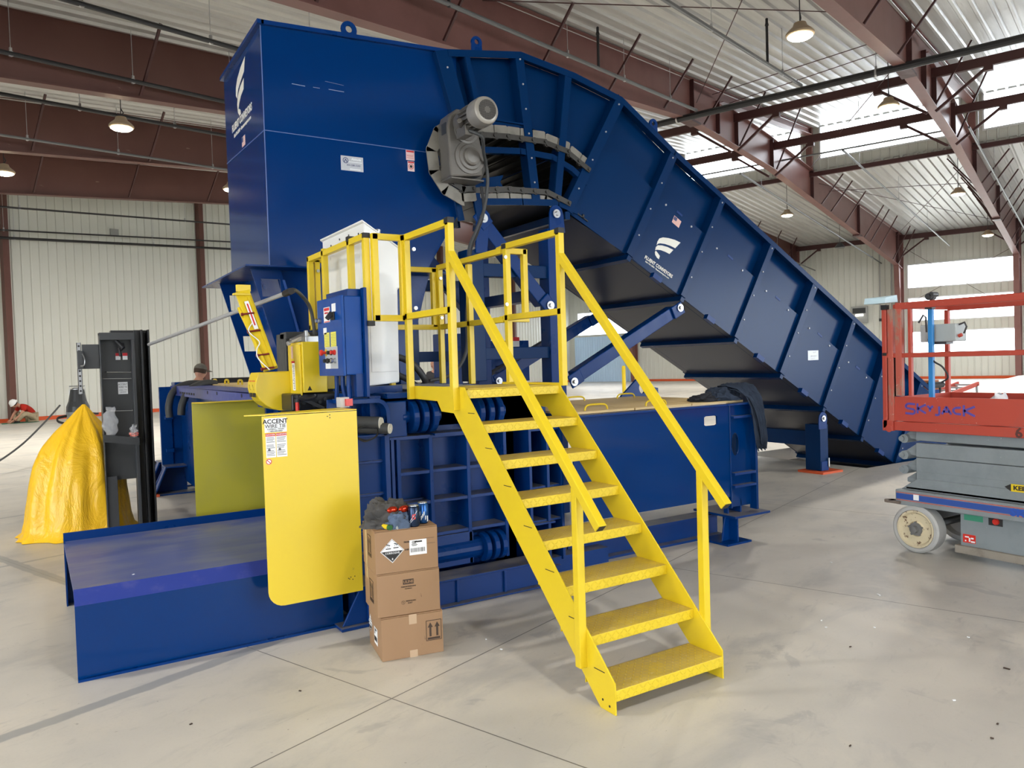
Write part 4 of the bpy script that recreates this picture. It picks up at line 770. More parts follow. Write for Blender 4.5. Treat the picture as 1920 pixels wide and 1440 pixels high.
MB().text('Altitude', .028, (2.562, HY0-.002, 3.51), (1, 0, 0), (0, 0, 1), bold=.03).box((2.49, HY0-.003, 3.482), (2.615, HY0-.002, 3.488)).box((2.50, HY0-.003, 3.417), (2.60, HY0-.002, 3.425)).obj('white_lettering', paper, pl_)
MB().text('303.288.3200', .024, (2.535, HY0-.002, 3.455), (1, 0, 0), (0, 0, 1)).lathe((2.462, HY0-.002, 3.495), (0, -1, 0), [(0, .02), (.001, .02), (.001, .026), (0, .026)], 20).bar((2.448, HY0-.0025, 3.478), (2.462, HY0-.0025, 3.507), .001, .007, up=(1, 0, 0)).bar((2.462, HY0-.0025, 3.507), (2.476, HY0-.0025, 3.478), .001, .007, up=(1, 0, 0)).obj('blue_lettering', navy, pl_)
wl = MB().box((3.055, HY0-.002, 3.565), (3.142, HY0, 3.658)).obj('warning_label', Mt('pink_label', (.78, .55, .55), .5).m, hp); MB().box((3.06, HY0-.003, 3.64), (3.137, HY0-.002, 3.655)).obj('red_header', redink, wl)
MB().box((3.062, HY0-.003, 3.61), (3.13, HY0-.002, 3.614)).box((3.062, HY0-.003, 3.6), (3.125, HY0-.002, 3.604)).box((3.062, HY0-.003, 3.585), (3.13, HY0-.002, 3.589)).obj('small_print', Mt('faded_red', (.6, .2, .2), .5).m, wl)
wl = MB().box((3.069, HY0-.002, 3.463), (3.138, HY0, 3.556)).obj('hand_hazard_label', Mt('pink_label_2', (.8, .62, .6), .5).m, hp); MB().box((3.072, HY0-.003, 3.54), (3.135, HY0-.002, 3.553)).lathe((3.103, HY0-.002, 3.508), (0, -1, 0), [(0, .021), (.001, .021), (.001, .026), (0, .026)], 18).obj('red_ring', redink, wl); MB().cyl((3.103, HY0-.0035, 3.508), (3.103, HY0-.002, 3.508), .014, 8).obj('hand_symbol', ink, wl)
# feed chute under the hopper
fc = thing('feed_chute', 'blue tapered chute with slotted wing plates under the hopper', 'chute', (2.4, 7.3, 1.46))
MB().prism([(1.50, 6.42, 2.485), (3.36, 6.42, 2.485), (3.36, 8.3, 2.485), (1.50, 8.3, 2.485)], (0, 0, .014)).obj('top_flange', blue, fc)
ct = [(1.80, 6.66), (3.25, 6.66), (3.25, 8.1), (1.80, 8.1)]; cb_ = [(2.06, 6.74), (2.98, 6.74), (2.98, 8.0), (2.06, 8.0)]
MB().raw([(x, y, 2.485) for x, y in ct]+[(x, y, 1.45) for x, y in cb_], [(i, (i+1) % 4, 4+(i+1) % 4, 4+i) for i in range(4)]).obj('funnel_body', blue, fc)
def wing(y, slots):
    e = lambda z: 1.58+(2.485-z)*.283; i_ = lambda z: 1.82+(2.485-z)*.255
    hs = [[(e(z)+.045, z-.075), (i_(z)-.03, z-.075), (i_(z)-.04, z+.075), (e(z)+.035, z+.075)] for z in slots]
    MB().xz([(1.58, 2.485), (1.83, 2.485), (2.09, 1.45), (1.875, 1.45)], y, y+.014, hs).obj('wing_plate', blue, fc)
wing(6.60, (2.33,)); wing(7.85, (2.30, 1.90))
MB().raw([(1.84, 6.80, 2.40), (1.84, 7.7, 2.40), (1.875, 7.7, 2.26), (1.875, 6.80, 2.26)], [(0, 1, 2, 3)]).raw([(1.95, 6.80, 1.98), (1.95, 7.7, 1.98), (1.985, 7.7, 1.84), (1.985, 6.80, 1.84)], [(0, 1, 2, 3)]).obj('side_shelf', blue, fc)
MB().raw([(2.85, 6.60, 2.40), (3.05, 6.60, 2.40), (2.96, 6.60, 1.46), (2.90, 6.60, 1.46), (2.85, 6.75, 2.40), (3.05, 6.75, 2.40), (2.96, 6.75, 1.46), (2.90, 6.75, 1.46)], [(0, 1, 2, 3), (4, 7, 6, 5), (0, 4, 5, 1), (1, 5, 6, 2), (2, 6, 7, 3), (3, 7, 4, 0)]).obj('corner_stiffener', blue, fc)
MB().prism([(1.84, 6.595, 2.40), (1.86, 6.595, 2.40), (2.02, 6.595, 1.75), (2.00, 6.595, 1.75)], (0, .006, 0)).obj('weld_bead', Mt('weld_blue', (.03, .09, .34), .3).m, fc)
# ---- conveyor
cv = thing('inclined_conveyor', 'long dark blue inclined conveyor rising from the floor pit to the hopper', 'conveyor', (7.5, 7.45, 0))
NY, FYY = 6.6, 8.33
SL = .561; zb = lambda x: 2.80-SL*(x-5.70); zt = lambda x: 4.03-.571*(x-6.43)
TOP = [(3.50, 4.64), (4.33, 4.77), (5.0, 4.675), (5.65, 4.52), (6.43, 4.03), (11.6, 4.03-.571*5.17)]
d_ = V((.872, 0, -.489)); n_ = V((.489, 0, .872))
STF = [((6.435, 4.02), (5.707, 2.79)), ((7.233, 3.57), (6.507, 2.345)), ((8.122, 3.062), (7.395, 1.85)), ((8.965, 2.582), (8.235, 1.378)), ((9.80, 2.10), (9.095, .895)), ((10.60, 1.65), (9.93, .425)), ((11.45, 1.16), (10.75, -.04))]
for side_, Y in (('near', NY), ('far', FYY)):
    sg = -1 if side_ == 'near' else 1; yo, yi = Y, Y-sg*.12
    inner = [(6.43, 4.0), (5.65, 4.50), (5.0, 4.655), (4.33, 4.75), (3.6, 4.64), (3.6, 4.06), (4.35, 4.10), (4.8, 4.02), (5.1, 3.86), (5.45, 3.55), (5.50, 3.05), (5.70, 2.80), (11.6, zb(11.6)), (12.6, -.95), (12.6, .55)]
    MB().xz(inner, min(yi, yi-sg*.012), max(yi, yi-sg*.012)).obj('side_sheet', cblue, cv)
    cvx = [(5.74, zb(5.74)+.005), (5.70, 2.80), (6.0, 3.62), (6.18, 3.575)] if 0 else None
    # lower cover sheet in proud panels between stiffeners
    for i in range(len(STF)-1):
        (t0, b0), (t1, b1_) = STF[i], STF[i+1]; f = .615; p0 = (b0[0]+(t0[0]-b0[0])*f, b0[1]+(t0[1]-b0[1])*f); p1 = (b1_[0]+(t1[0]-b1_[0])*f, b1_[1]+(t1[1]-b1_[1])*f)
        a = MB().xz([b0, b1_, p1, p0], *sorted((yo-sg*.045, yo-sg*.035))).obj('cover_sheet', cblue, cv)
        if sg < 0:
            dd = V((p1[0]-p0[0], 0, p1[1]-p0[1])); mm = MB()
            for q in (.22, .72): c = V((p0[0], yo+.035, p0[1]))+dd*q-n_*.05; mm.cyl(c, c+V((0, -.010, 0)), .012, 10)
            mm.obj('bolt', conduit, a); c = V((p0[0], yo+.035, p0[1]))+dd*.47-n_*.018; MB().obox(c+V((0, -.002, 0)), d_*.05, n_*.013, V((0, .002, 0))).obj('lift_slot', blue, a)
            MB().obox(V(((b0[0]+b1_[0])/2, yo-.0, (b0[1]+b1_[1])/2))+n_*-.02, d_*.07, n_*.03, V((0, .03, 0))).obj('bottom_clip', blue, cv)
    if True:   # first cover right of the head opening
        (t0, b0) = STF[0]; f = .615; p0 = (b0[0]+(t0[0]-b0[0])*f, b0[1]+(t0[1]-b0[1])*f)
        MB().xz([(4.89, 3.215), b0, p0, (5.60, 3.92), (5.31, 3.92)], *sorted((yo-sg*.045, yo-sg*.035))).obj('cover_sheet', cblue, cv)
    # top flange
    mf = MB()
    for (a, b), (c, e) in zip(TOP[:-1], TOP[1:]): mf.obox(((a+c)/2, (yo+yi)/2+sg*.0, (b+e)/2), V((c-a, 0, e-b))/2*1.004, (0, .075, 0), V((-(e-b), 0, c-a)).normalized()*.008)
    for (a, b), (c, e) in zip(TOP[:-1], TOP[1:]): mf.obox(((a+c)/2, yo+sg*.01, (b+e)/2-.03), V((c-a, 0, e-b))/2*1.004, (0, .006, 0), V((-(e-b), 0, c-a)).normalized()*.03)
    mf.obj('top_flange', cblue, cv)
    # stiffeners
    def chan(t, b, w_, name='stiffener', m=cblue, bolts=0):
        t, b = V((t[0], 0, t[1])), V((b[0], 0, b[1])); ax = (b-t).normalized(); cr_ = V((-ax.z, 0, ax.x)); ym = (yo+yi)/2
        o = MB().obox((t+b)/2+V((0, yo+sg*.006, 0)), (t-b)/2, cr_*w_/2, (0, .006, 0)).obox((t+b)/2+V((0, ym, 0))-cr_*w_/2*.9, (t-b)/2, cr_*.005, (0, abs(yo-yi)/2, 0)).obj(name, m, cv, bevel=.002)
        if bolts and sg < 0:
            mm = MB()
            for i in range(bolts): c = t.lerp(b, (i+.25)/bolts)+V((0, yo-.01, 0)); mm.cyl(c, c+V((0, -.010, 0)), .0095, 8)
            mm.obj('bolt', conduit, o)
        return o
    for i, (t, b) in enumerate(STF): chan(t, b, .085 if i % 3 else .11, bolts=4 if i in (1, 2, 4, 5) or 1 else 0)
    chan((3.44, 4.63), (3.62, 4.0), .16, bolts=1); chan((3.70, 4.66), (3.83, 4.10), .055); chan((4.31, 4.76), (4.47, 3.29), .10, bolts=6); chan((4.93, 4.68), (4.73, 3.26), .085); chan((5.65, 4.52), (4.87, 3.22), .12, bolts=4)
    # head frame: ledge, curved chain rails, lower bars
    if sg < 0:
        MB().box((3.86, NY-.01, 4.045), (4.40, NY+.1, 4.06)).box((3.9, NY+.02, 3.99), (4.4, NY+.03, 4.05)).obj('head_ledge', cblue, cv)
        rail = [(3.80, 3.755), (4.3, 3.80), (4.7, 3.785), (4.95, 3.69), (5.15, 3.56)]
        for (a, b), (c, e) in zip(rail[:-1], rail[1:]): MB().obox(((a+c)/2, NY+.03, (b+e)/2-.02), V((c-a, 0, e-b))/2*1.02, (0, .03, 0), V((-(e-b), 0, c-a)).normalized()*.03).obj('chain_rail', cblue, cv)
        rail = [(3.75, 3.22), (4.3, 3.265), (4.75, 3.29), (5.0, 3.22)]
        for (a, b), (c, e) in zip(rail[:-1], rail[1:]): MB().obox(((a+c)/2, NY-.005, (b+e)/2), V((c-a, 0, e-b))/2*1.02, (0, .008, 0), V((-(e-b), 0, c-a)).normalized()*.033).obj('return_rail', cblue, cv)
        MB().bar((3.72, NY-.02, 3.42), (3.80, NY-.02, 3.02), .08, .03, up=(0, 1, 0)).bar((3.50, NY-.02, 3.40), (3.58, NY-.02, 3.02), .06, .03, up=(0, 1, 0)).box((3.50, NY-.03, 3.30), (3.75, NY, 3.33)).obj('motor_bracket', cblue, cv)
        MB().xz([(3.80, 3.45), (4.10, 3.52), (4.06, 3.45), (4.10, 3.38), (3.80, 3.36)], NY+.02, NY+.035).cyl((3.86, NY, 3.44), (3.86, NY+.02, 3.44), .025, 12).obj('tensioner_plate', cblue, cv)
# underside pan, crossbars and head interior
tg = MB().raw([(5.70, NY+.03, zb(5.70)), (12.4, NY+.03, zb(12.4)), (12.4, FYY-.02, zb(12.4)), (5.70, FYY-.02, zb(5.70)), (4.87, NY+.03, 3.20), (4.87, FYY-.02, 3.20)], [(0, 1, 2, 3), (4, 0, 3, 5)]).obj('bottom_pan', Mt('slate_blue_pan', (.020, .027, .055), .3, 0, .25).m, cv)
for i, (t, b) in enumerate(STF): MB().obox((b[0], (NY+FYY)/2, b[1]-.03), d_*.03, (0, (FYY-NY)/2, 0), n_*.035).obj('crossbar', cblue, cv, bevel=.003)
MB().obox((4.87, (NY+FYY)/2, 3.17), (.03, 0, 0), (0, (FYY-NY)/2, 0), (0, 0, .04)).obj('crossbar', cblue, cv)
MB().lathe((11.9, NY+.16, -.45), (0, 1, 0), [(0, .42), (1.4, .42)], 30).obj('tail_drum', charc, cv)
MB().box((5.0, NY+.14, 3.95), (5.02, FYY-.14, 4.5)).raw([(3.62, NY+.13, 4.7), (5.6, NY+.13, 4.5), (11.5, NY+.13, 1.2), (11.5, FYY-.13, 1.2), (5.6, FYY-.13, 4.5), (3.62, FYY-.13, 4.7)], []).obj('head_baffle', cblue, cv)
# steel pan belt with side chains
SC = V((3.62, 0, 3.58)); path = []
for a in range(262, 90, -8): path.append((SC.x+.27*math.cos(math.radians(a)), SC.z+.27*math.sin(math.radians(a)), math.radians(a)))
def samp(pts, step):
    out = []; acc = 0
    for (a, b), (c, e) in zip(pts[:-1], pts[1:]):
        L = math.hypot(c-a, e-b); t = acc
        while t < L: out.append((a+(c-a)*t/L, b+(e-b)*t/L, math.atan2(e-b, c-a))); t += step
        acc = t-L
    return out
upper = samp([(3.62, 3.86), (4.1, 3.895), (4.55, 3.90), (4.85, 3.84), (5.1, 3.70), (5.4, 3.48), (6.2, 3.03), (9.8, .98), (11.6, -.05)], .152); lower = samp([(3.62, 3.31), (4.1, 3.37), (4.6, 3.385), (5.0, 3.25), (5.6, 2.93), (6.5, 2.44), (7.4, 1.93)], .152)
headc = [(SC.x+.275*math.cos(math.radians(a)), SC.z+.275*math.sin(math.radians(a)), math.radians(a-90)) for a in range(96, 270, 30)]
pan = None
def add_pan(x, z, an, flip, ow=False):
    dv = V((math.cos(an), 0, math.sin(an))); nv = V((-math.sin(an), 0, math.cos(an)))*flip; c = V((x, 0, z))
    y0, y1 = (NY-.10, NY-.03) if x < 3.66 else ((NY+.0, FYY-.15) if x < 5.2 else (NY+.15, FYY-.15))
    wo = .135 if ow else .081; h = .145 if ow else .115
    return MB().prism([c-dv*.079+nv*.03+V((0, y0, 0)), c+dv*.079+nv*.03+V((0, y0, 0)), c+dv*wo+nv*(h-.01)+V((0, y0, 0)), c+dv*wo*.8+nv*h+V((0, y0, 0)), c-dv*wo*.8+nv*h+V((0, y0, 0)), c-dv*wo+nv*(h-.01)+V((0, y0, 0))], (0, .012, 0)).obj('pan_wing', panm, cv) if 1 else None
for x, z, an in upper[:12]: add_pan(x, z, an, 1)
for x, z, an in lower[:8]: add_pan(x, z, an, -1)
for x, z, an in headc: add_pan(x, z, an, 1, True)
darksl = Mt('dark_belt_steel', (.022, .021, .02), .45, .2).m
def add_slat(x, z, an, flip):
    dv = V((math.cos(an), 0, math.sin(an))); nv = V((-math.sin(an), 0, math.cos(an)))*flip; c = V((x, 0, z)); y0, y1 = (NY-.10, NY-.03) if x < 3.66 else ((NY+.02, FYY-.15) if x < 5.2 else (NY+.15, FYY-.15))
    MB().obox(c+nv*.03+V((0, (y0+y1)/2, 0)), dv*.079, (0, (y1-y0)/2, 0), nv*.006).obox(c+nv*.015+V((0, (y0+y1)/2, 0)), dv*.012, (0, (y1-y0)/2, 0), nv*.02).obj('pan_slat', darksl, cv)
for x, z, an in upper[:34]: add_slat(x, z, an, 1)
for x, z, an in lower[:20]: add_slat(x, z, an, -1)
def add_link(x, z, an):
    dv = V((math.cos(an), 0, math.sin(an))); nv = V((-math.sin(an), 0, math.cos(an))); yy = NY-.115 if x < 3.7 else NY-.03
    c = V((x, yy, z)); MB().obox(c, dv*.075, (0, .006, 0), nv*.027).cyl(c+dv*.055+V((0, -.02, 0)), c+dv*.055+V((0, .02, 0)), .017, 8).cyl(c-dv*.07+V((0, .005, 0)), c-dv*.07+V((0, .03, 0)), .035, 12).obj('chain_link', chainm, cv)
for x, z, an in [q for q in upper if q[0] < 5.15]+[q for q in lower if q[0] < 4.95]+headc: add_link(x, z, an)
MB().cyl((SC.x, NY-.09, SC.z), (SC.x, NY-.05, SC.z), .22, 12).cyl((SC.x, NY-.25, SC.z), (SC.x, FYY, SC.z), .05, 14).obj('sprocket', chainm, cv)
eye(3.855, 4.735, NY+.05, cv, .06); eye(6.165, 4.25, NY+.05, cv, .06); eye(5.9, 4.5, FYY-.1, cv, .06)
# logo, flag and maker plate on the cover sheet
yl_ = NY+.0335
def xzpoly(pts, name, par): return MB().xz(pts, yl_-.0015, yl_).obj(name, cream, par)
lm = xzpoly([(6.149, 2.932), (6.163, 2.974), (6.195, 3.011), (6.251, 3.026), (6.338, 3.023), (6.434, 3.009), (6.526, 2.982), (6.439, 2.912), (6.37, 2.934), (6.283, 2.952), (6.206, 2.956), (6.171, 2.949)], 'logo_mark', cv)
xzpoly([(6.126, 2.874), (6.136, 2.909), (6.166, 2.931), (6.231, 2.933), (6.317, 2.919), (6.408, 2.89), (6.347, 2.84), (6.28, 2.862), (6.212, 2.878), (6.16, 2.88)], 'swoosh', lm); xzpoly([(6.134, 2.868), (6.159, 2.847), (6.195, 2.81), (6.178, 2.771), (6.149, 2.789), (6.124, 2.82), (6.12, 2.851)], 'swoosh', lm)
tr_ = V((.438, 0, -.225)).normalized(); tu_ = V((.225, 0, .438)).normalized()
MB().text('FLUENT CONVEYORS', .056, (6.175, yl_, 2.682), tr_, tu_, bold=.03, sx=.86).text('866-764-2800 \u2022 fluentconveyors.com', .026, (6.150, yl_, 2.648), tr_, tu_, bold=.02, sx=1.03).obj('lettering', cream, cv)
fg = MB().xz([(6.439, 3.293), (6.547, 3.230), (6.503, 3.152), (6.395, 3.214)], yl_-.0015, yl_).obj('flag_decal', Mt('faded_flag_sloped', (.74, .45, .40), .5).m, cv); MB().xz([(6.441, 3.286), (6.486, 3.260), (6.464, 3.224), (6.42, 3.248)], yl_-.0025, yl_-.0015).obj('canton', navy, fg)
mp_ = MB().box((8.81, yl_-.002, 1.54), (9.03, yl_, 1.67)).obj('maker_plate', silv, cv); MB().text('Altitude', .026, (8.96, yl_-.002, 1.645), (1, 0, 0), (0, 0, 1), bold=.03).text('303.288.3200', .022, (8.93, yl_-.002, 1.595), (1, 0, 0), (0, 0, 1)).text('altitude.com', .018, (8.92, yl_-.002, 1.56), (1, 0, 0), (0, 0, 1)).obj('lettering', paper, mp_)
# spots where bare light shows: small sight notch
# ---- gear motor
gm = thing('gear_motor', 'grey geared motor with a round finned cap on the conveyor head', 'motor', (3.5, 6.35, 3.36))
MB().prism([(3.335, 6.30, 3.36), (3.675, 6.30, 3.40), (3.675, 6.30, 3.64), (3.60, 6.30, 3.99), (3.42, 6.30, 3.99), (3.345, 6.30, 3.93), (3.315, 6.30, 3.82)], (0, .21, 0)).obj('gear_case', gearm, gm, bevel=.018)
MB().lathe((3.535, 6.30, 3.555), (0, -1, 0), [(0, .155), (.012, .155), (.014, .12), (.03, .115), (.032, .085), (.06, .082), (.07, .06), (.075, .0)], 30).lathe((3.505, 6.30, 3.80), (0, -1, 0), [(0, .125), (.018, .125), (.02, .10), (.03, .10)], 28).obj('output_cover', gearm, gm, bevel=.003)
MB().box((3.33, 6.29, 3.345), (3.68, 6.52, 3.36)).obj('bottom_flange', gearm, gm, bevel=.004)
mo = V((3.455, 6.27, 3.845)); MB().lathe(mo, (0, -1, 0), [(0, .10), (.10, .10), (.10, .095), (.30, .095)], 28).obj('motor_body', gearm, gm)
mm = MB()
for i in range(18):
    a = 2*math.pi*i/18; v = V((math.cos(a), 0, math.sin(a))); mm.obox(mo+v*.108+V((0, -.2, 0)), v*.012, v.cross(V((0, 1, 0)))*.003, (0, .09, 0))
mm.obj('cooling_fins', gearm, gm)
MB().lathe(mo+V((0, -.29, 0)), (0, -1, 0), [(0, .120), (.02, .126), (.12, .126), (.15, .118), (.165, .095), (.168, .0)], 32).obj('fan_cowl', Mt('cowl_grey', (.36, .34, .30), .3, .3).m, gm, smooth=40)
mm = MB(); mm.cyl(mo+V((0, -.459, 0)), mo+V((0, -.4585, 0)), .088, 30); mm.obj('fan_grille', gearm, gm); mm = MB()
for i in range(-7, 8):
    for j in range(-7, 8):
        if (i*i+j*j)**.5 < 7.3 and i*i+j*j > 5: q = mo+V((i*.0112, -.460, j*.0112)); mm.obox(q, (.0038, 0, 0), (0, .0006, 0), (0, 0, .0038))
mm.obj('grille_hole', ink, gm)
MB().box((3.36, 6.05, 3.68), (3.44, 6.22, 3.77)).cyl((3.37, 6.13, 3.78), (3.31, 6.06, 3.80), .025, 10).obj('terminal_box', gearm, gm, bevel=.006)
MB().box((3.312, 6.33, 3.76), (3.3145, 6.42, 3.86)).obj('rating_plate', charc, gm)
tag(MB().tube(smooth_path([(3.40, 6.05, 3.72), (3.50, 6.0, 3.66), (3.60, 6.15, 3.58), (3.70, 6.28, 3.50), (3.74, 6.33, 3.35), (3.70, 6.34, 3.1), (3.60, 6.32, 2.9), (3.50, 6.30, 2.7), (3.47, 6.25, 2.45), (3.40, 6.2, 2.1), (3.38, 6.2, 1.75), (3.2, 6.15, 1.55), (2.95, 6.1, 1.50)], 8), .016, 8).obj('motor_cable', hosem, smooth=60), 'grey flexible cable dropping from the gear motor to the deck', 'cable')
tag(MB().tube(smooth_path([(3.72, 6.42, 3.33), (3.74, 6.42, 3.1), (3.66, 6.40, 2.9), (3.56, 6.38, 2.7), (3.52, 6.34, 2.5)], 8), .014, 8).obj('motor_cable', rubber, smooth=60), 'short dark cable beside the grey motor cable', 'cable')
# ---- conveyor stand: columns, rails, pinned braces
st = thing('conveyor_stand', 'dark blue column stand under the conveyor head behind the rails', 'support stand', (4.2, 7.4, 0))
for Y in (6.6, 8.15):
    for x in (3.73, 4.70):
        MB().box((x-.095, Y, 0.02 if x > 4 else 1.46), (x+.095, Y+.18, 3.02 if x > 4 else 2.75)).obj('column', blue if x > 4 else cblue, st, bevel=.006)
    MB().box((3.82, Y+.03, 2.50), (4.61, Y+.15, 2.63)).box((3.82, Y+.03, 1.67), (4.61, Y+.15, 1.79)).obj('cross_rail', cblue, st, bevel=.005)
    MB().xz([(4.62, 2.98), (4.82, 2.98), (4.80, 3.17)]+arc(4.71, 3.18, .085, 0, 180, 6)+[(4.62, 3.1)], Y-.02, Y).xz([(3.73, 2.72), (3.86, 2.72), (3.90, 3.06)]+arc(3.83, 3.07, .08, 0, 180, 6), Y-.02, Y).obj('pin_bracket', blue, st, bevel=.003)
    mm = MB()
    for p in ((4.70, 3.17), (3.82, 3.06), (4.59, 2.215), (4.87, 1.41), (6.43, 2.21)): mm.cyl((p[0], Y-.03, p[1]), (p[0], Y-.045, p[1]), .045, 20).cyl((p[0], Y-.045, p[1]), (p[0], Y-.065, p[1]), .022, 6)
    mm.obj('pin', steel, st)
    for p, q, nm_ in (((3.84, 3.03), (4.55, 2.25), 'short_brace'), ((4.93, 1.455), (6.38, 2.17), 'long_brace')):
        MB().bar((p[0], Y+.06, p[1]), (q[0], Y+.06, q[1]), .13, .14, up=(0, 0, 1)).obj(nm_, blue, st, bevel=.008)
        v = (V((q[0], 0, q[1]))-V((p[0], 0, p[1]))).normalized()
        for c, k in ((p, -1), (q, 1)): MB().obox((c[0]+v.x*k*.03, Y-.02, c[1]+v.z*k*.03), v*.09, (0, .01, 0), V((-v.z, 0, v.x))*.075).obj('end_bracket', blue, st, bevel=.012)
MB().box((4.62, 6.78, 2.3), (4.78, 8.15, 2.42)).box((4.62, 6.78, 1.0), (4.78, 8.15, 1.12)).obj('depth_rail', blue, st)
lgt = thing('conveyor_trestle', 'short blue leg on an orange rusty plate under the lower conveyor', 'support leg', (9.1, 7.4, 0))
for Y in (6.62, 8.1):
    a = MB().box((9.02, Y, .03), (9.19, Y+.24, .66)).obj('leg_post', cblue, lgt, bevel=.006); MB().box((8.93, Y-.10, .0), (9.36, Y+.30, .028)).obj('base_plate', redl, a)
    MB().xz([(8.98, .60), (9.14, .60), (9.16, .74)]+arc(9.07, .75, .085, 0, 180, 6)+[(8.98, .7)], Y-.015, Y+.0).box((9.03, Y-.01, .03), (9.18, Y, .16)).obj('pin_bracket', blue, lgt, bevel=.003); MB().cyl((9.07, Y-.03, .745), (9.07, Y-.015, .745), .042, 18).cyl((9.07, Y-.045, .745), (9.07, Y-.03, .745), .02, 6).cyl((9.17, Y-.02, .08), (9.17, Y-.02, .2), .012, 8).obj('pin', steel, lgt)
MB().box((9.04, 6.86, .36), (9.16, 8.1, .56)).obj('leg_crossbeam', cblue, lgt)
# ================================================================ YELLOW STAIR, RAILS, CABINETS, WIRE TIER
sr = thing('access_stairs', 'bright yellow steel stairs with handrails climbing to the baler platform', 'stairs', (2.57, 3.45, 0))
XL, XR = 2.215, 2.926; RI, GO = .1945, .1955
for s_, x in ((-1, XL), (1, XR)):
    xi = x-s_*.0
    pts = [(2.738, 0), (2.85, 0), (2.85+.0, .0)][:2]+[(4.25, 1.335), (4.42, 1.34), (4.475, 1.405), (4.82, 1.411), (4.82, 1.50), (4.105, 1.50), (4.075, 1.46), (2.738, .145)]
    MB().yz(pts, min(x, x-s_*.008), max(x, x-s_*.008)).obj('stringer', yellow, sr, bevel=.002)
    if s_ < 0:
        mm = MB()
        for k in range(7): y0, z0 = 2.86+GO*k, .19+RI*k; mm.bar((x-.0012, y0-.05, z0-.012), (x-.0012, y0+.03, z0-.012), .001, .004, up=(0, 0, 1))
        for y0, z0 in ((2.78, .03), (2.83, .045)): mm.cyl((x-.0014, y0, z0), (x, y0, z0), .006, 8)
        mm.obj('weld_slot', ink, sr)
for k in range(7):
    zf, yf = .190+RI*(k-.35)*1.0, 2.742+GO*k
    zf = .115+RI*k; mb = MB().box((XL+.008, yf, zf-.006), (XR-.008, yf+.235, zf)).box((XL+.008, yf-.003, zf-.052), (XR-.008, yf+.003, zf)).box((XL+.008, yf+.229, zf-.04), (XR-.008, yf+.235, zf))
    mb.obj('tread', tread, sr, bevel=.002)
MB().box((XL+.008, 4.105, 1.475), (XR, 4.82, 1.482)).box((XL, 4.098, 1.43), (XR, 4.106, 1.482)).obj('landing_plate', tread, sr, bevel=.002)
MB().box((XL+.05, 4.15, 1.483), (XR-.05, 4.78, 1.487)).obj('landing_grating', tread, sr)
T = .028
def sq(mb, p0, p1, w=.042): return mb.bar(p0, p1, w, w, up=(0, 0, 1) if abs(V(p1).x-V(p0).x)+abs(V(p1).y-V(p0).y) > .01 else (0, 1, 0))
# handrails of the flight
for s_, x, ye, ze in ((-1, XL-.02, 2.785, .865), (1, XR+.02, 2.715, .885)):
    top = V((x, 4.20 if s_ < 0 else 4.09, 2.33)); sq(MB(), top, (x, ye, ze), .046).obj('handrail', yellow, sr, bevel=.004)
    MB().box((x-.0241, ye-.001, ze-.0), (x+.0, ye, ze)).obox(V((x, ye-.0, ze))+(V((0, ye, ze))-V((0, top.y, top.z))).normalized()*.0012, (.019, 0, 0), (V((0, top.z-ze, -(top.y-ye))).normalized()*.019), (V((0, ye-top.y, ze-top.z)).normalized()*.0005)).obj('rail_end_opening', ink, sr)
    yp = 2.965 if s_ < 0 else 2.88; zt_ = 1.035 if s_ < 0 else 1.055
    sq(MB(), (x, yp, .16 if s_ < 0 else .17), (x, yp, zt_), .043).obj('rail_post', yellow, sr, bevel=.004)
MB().box((XL-.043, 4.165, 1.36), (XL, 4.215, 1.49)).obj('post_bracket', yellow, sr)
# platform guard rails
gr = thing('platform_guard_rail', 'yellow square tube guard rail around the left and front of the platform', 'guard rail', (2.1, 5.2, 1.4), None)
def framep(pts, par, name='rail_tube', plug=()):
    for p, q in pts: sq(MB(), p, q).obj(name, yellow, par, bevel=.003)
xa = XL-.022
framep([((xa, 4.19, 1.36), (xa, 4.19, 2.53)), ((xa, 4.83, 1.41), (xa, 4.83, 2.53)), ((xa, 4.17, 2.51), (xa, 4.85, 2.51)), ((xa, 4.17, 1.975), (xa, 4.85, 1.975)),
        ((1.975, 4.86, 1.945), (1.975, 4.86, 2.53)), ((2.175, 4.86, 1.945), (2.175, 4.86, 2.53)), ((1.955, 4.86, 2.51), (2.195, 4.86, 2.51)), ((1.955, 4.86, 1.965), (2.195, 4.86, 1.965)),
        ((1.93, 4.90, 1.945), (1.93, 4.90, 2.53)), ((1.92, 4.90, 2.51), (1.92, 6.10, 2.51)), ((1.92, 4.90, 1.965), (1.92, 6.10, 1.965)), ((1.92, 5.16, 1.965), (1.92, 5.16, 2.545)), ((1.92, 5.72, 1.965), (1.92, 5.72, 2.545)), ((1.92, 6.08, 1.945), (1.92, 6.08, 2.53)), ((1.98, 6.10, 1.965), (1.98, 6.10, 2.51)), ((1.92, 6.10, 2.51), (2.5, 6.10, 2.51)), ((1.92, 6.10, 1.965), (2.5, 6.10, 1.965))], gr)
mm = MB()
for p in ((xa, 4.19, 2.532), (1.93, 4.90, 2.532), (1.92, 5.16, 2.547), (1.93, 4.862, 1.943)): mm.box((p[0]-.024, p[1]-.024, p[2]-.03), (p[0]+.024, p[1]+.024, p[2]+.004))
mm.obj('black_plug', rubber, gr)
gr2 = thing('platform_guard_rail', 'yellow square tube guard rail along the right and back of the platform', 'guard rail', (2.95, 5.0, 1.4), None)
xb = XR+.02
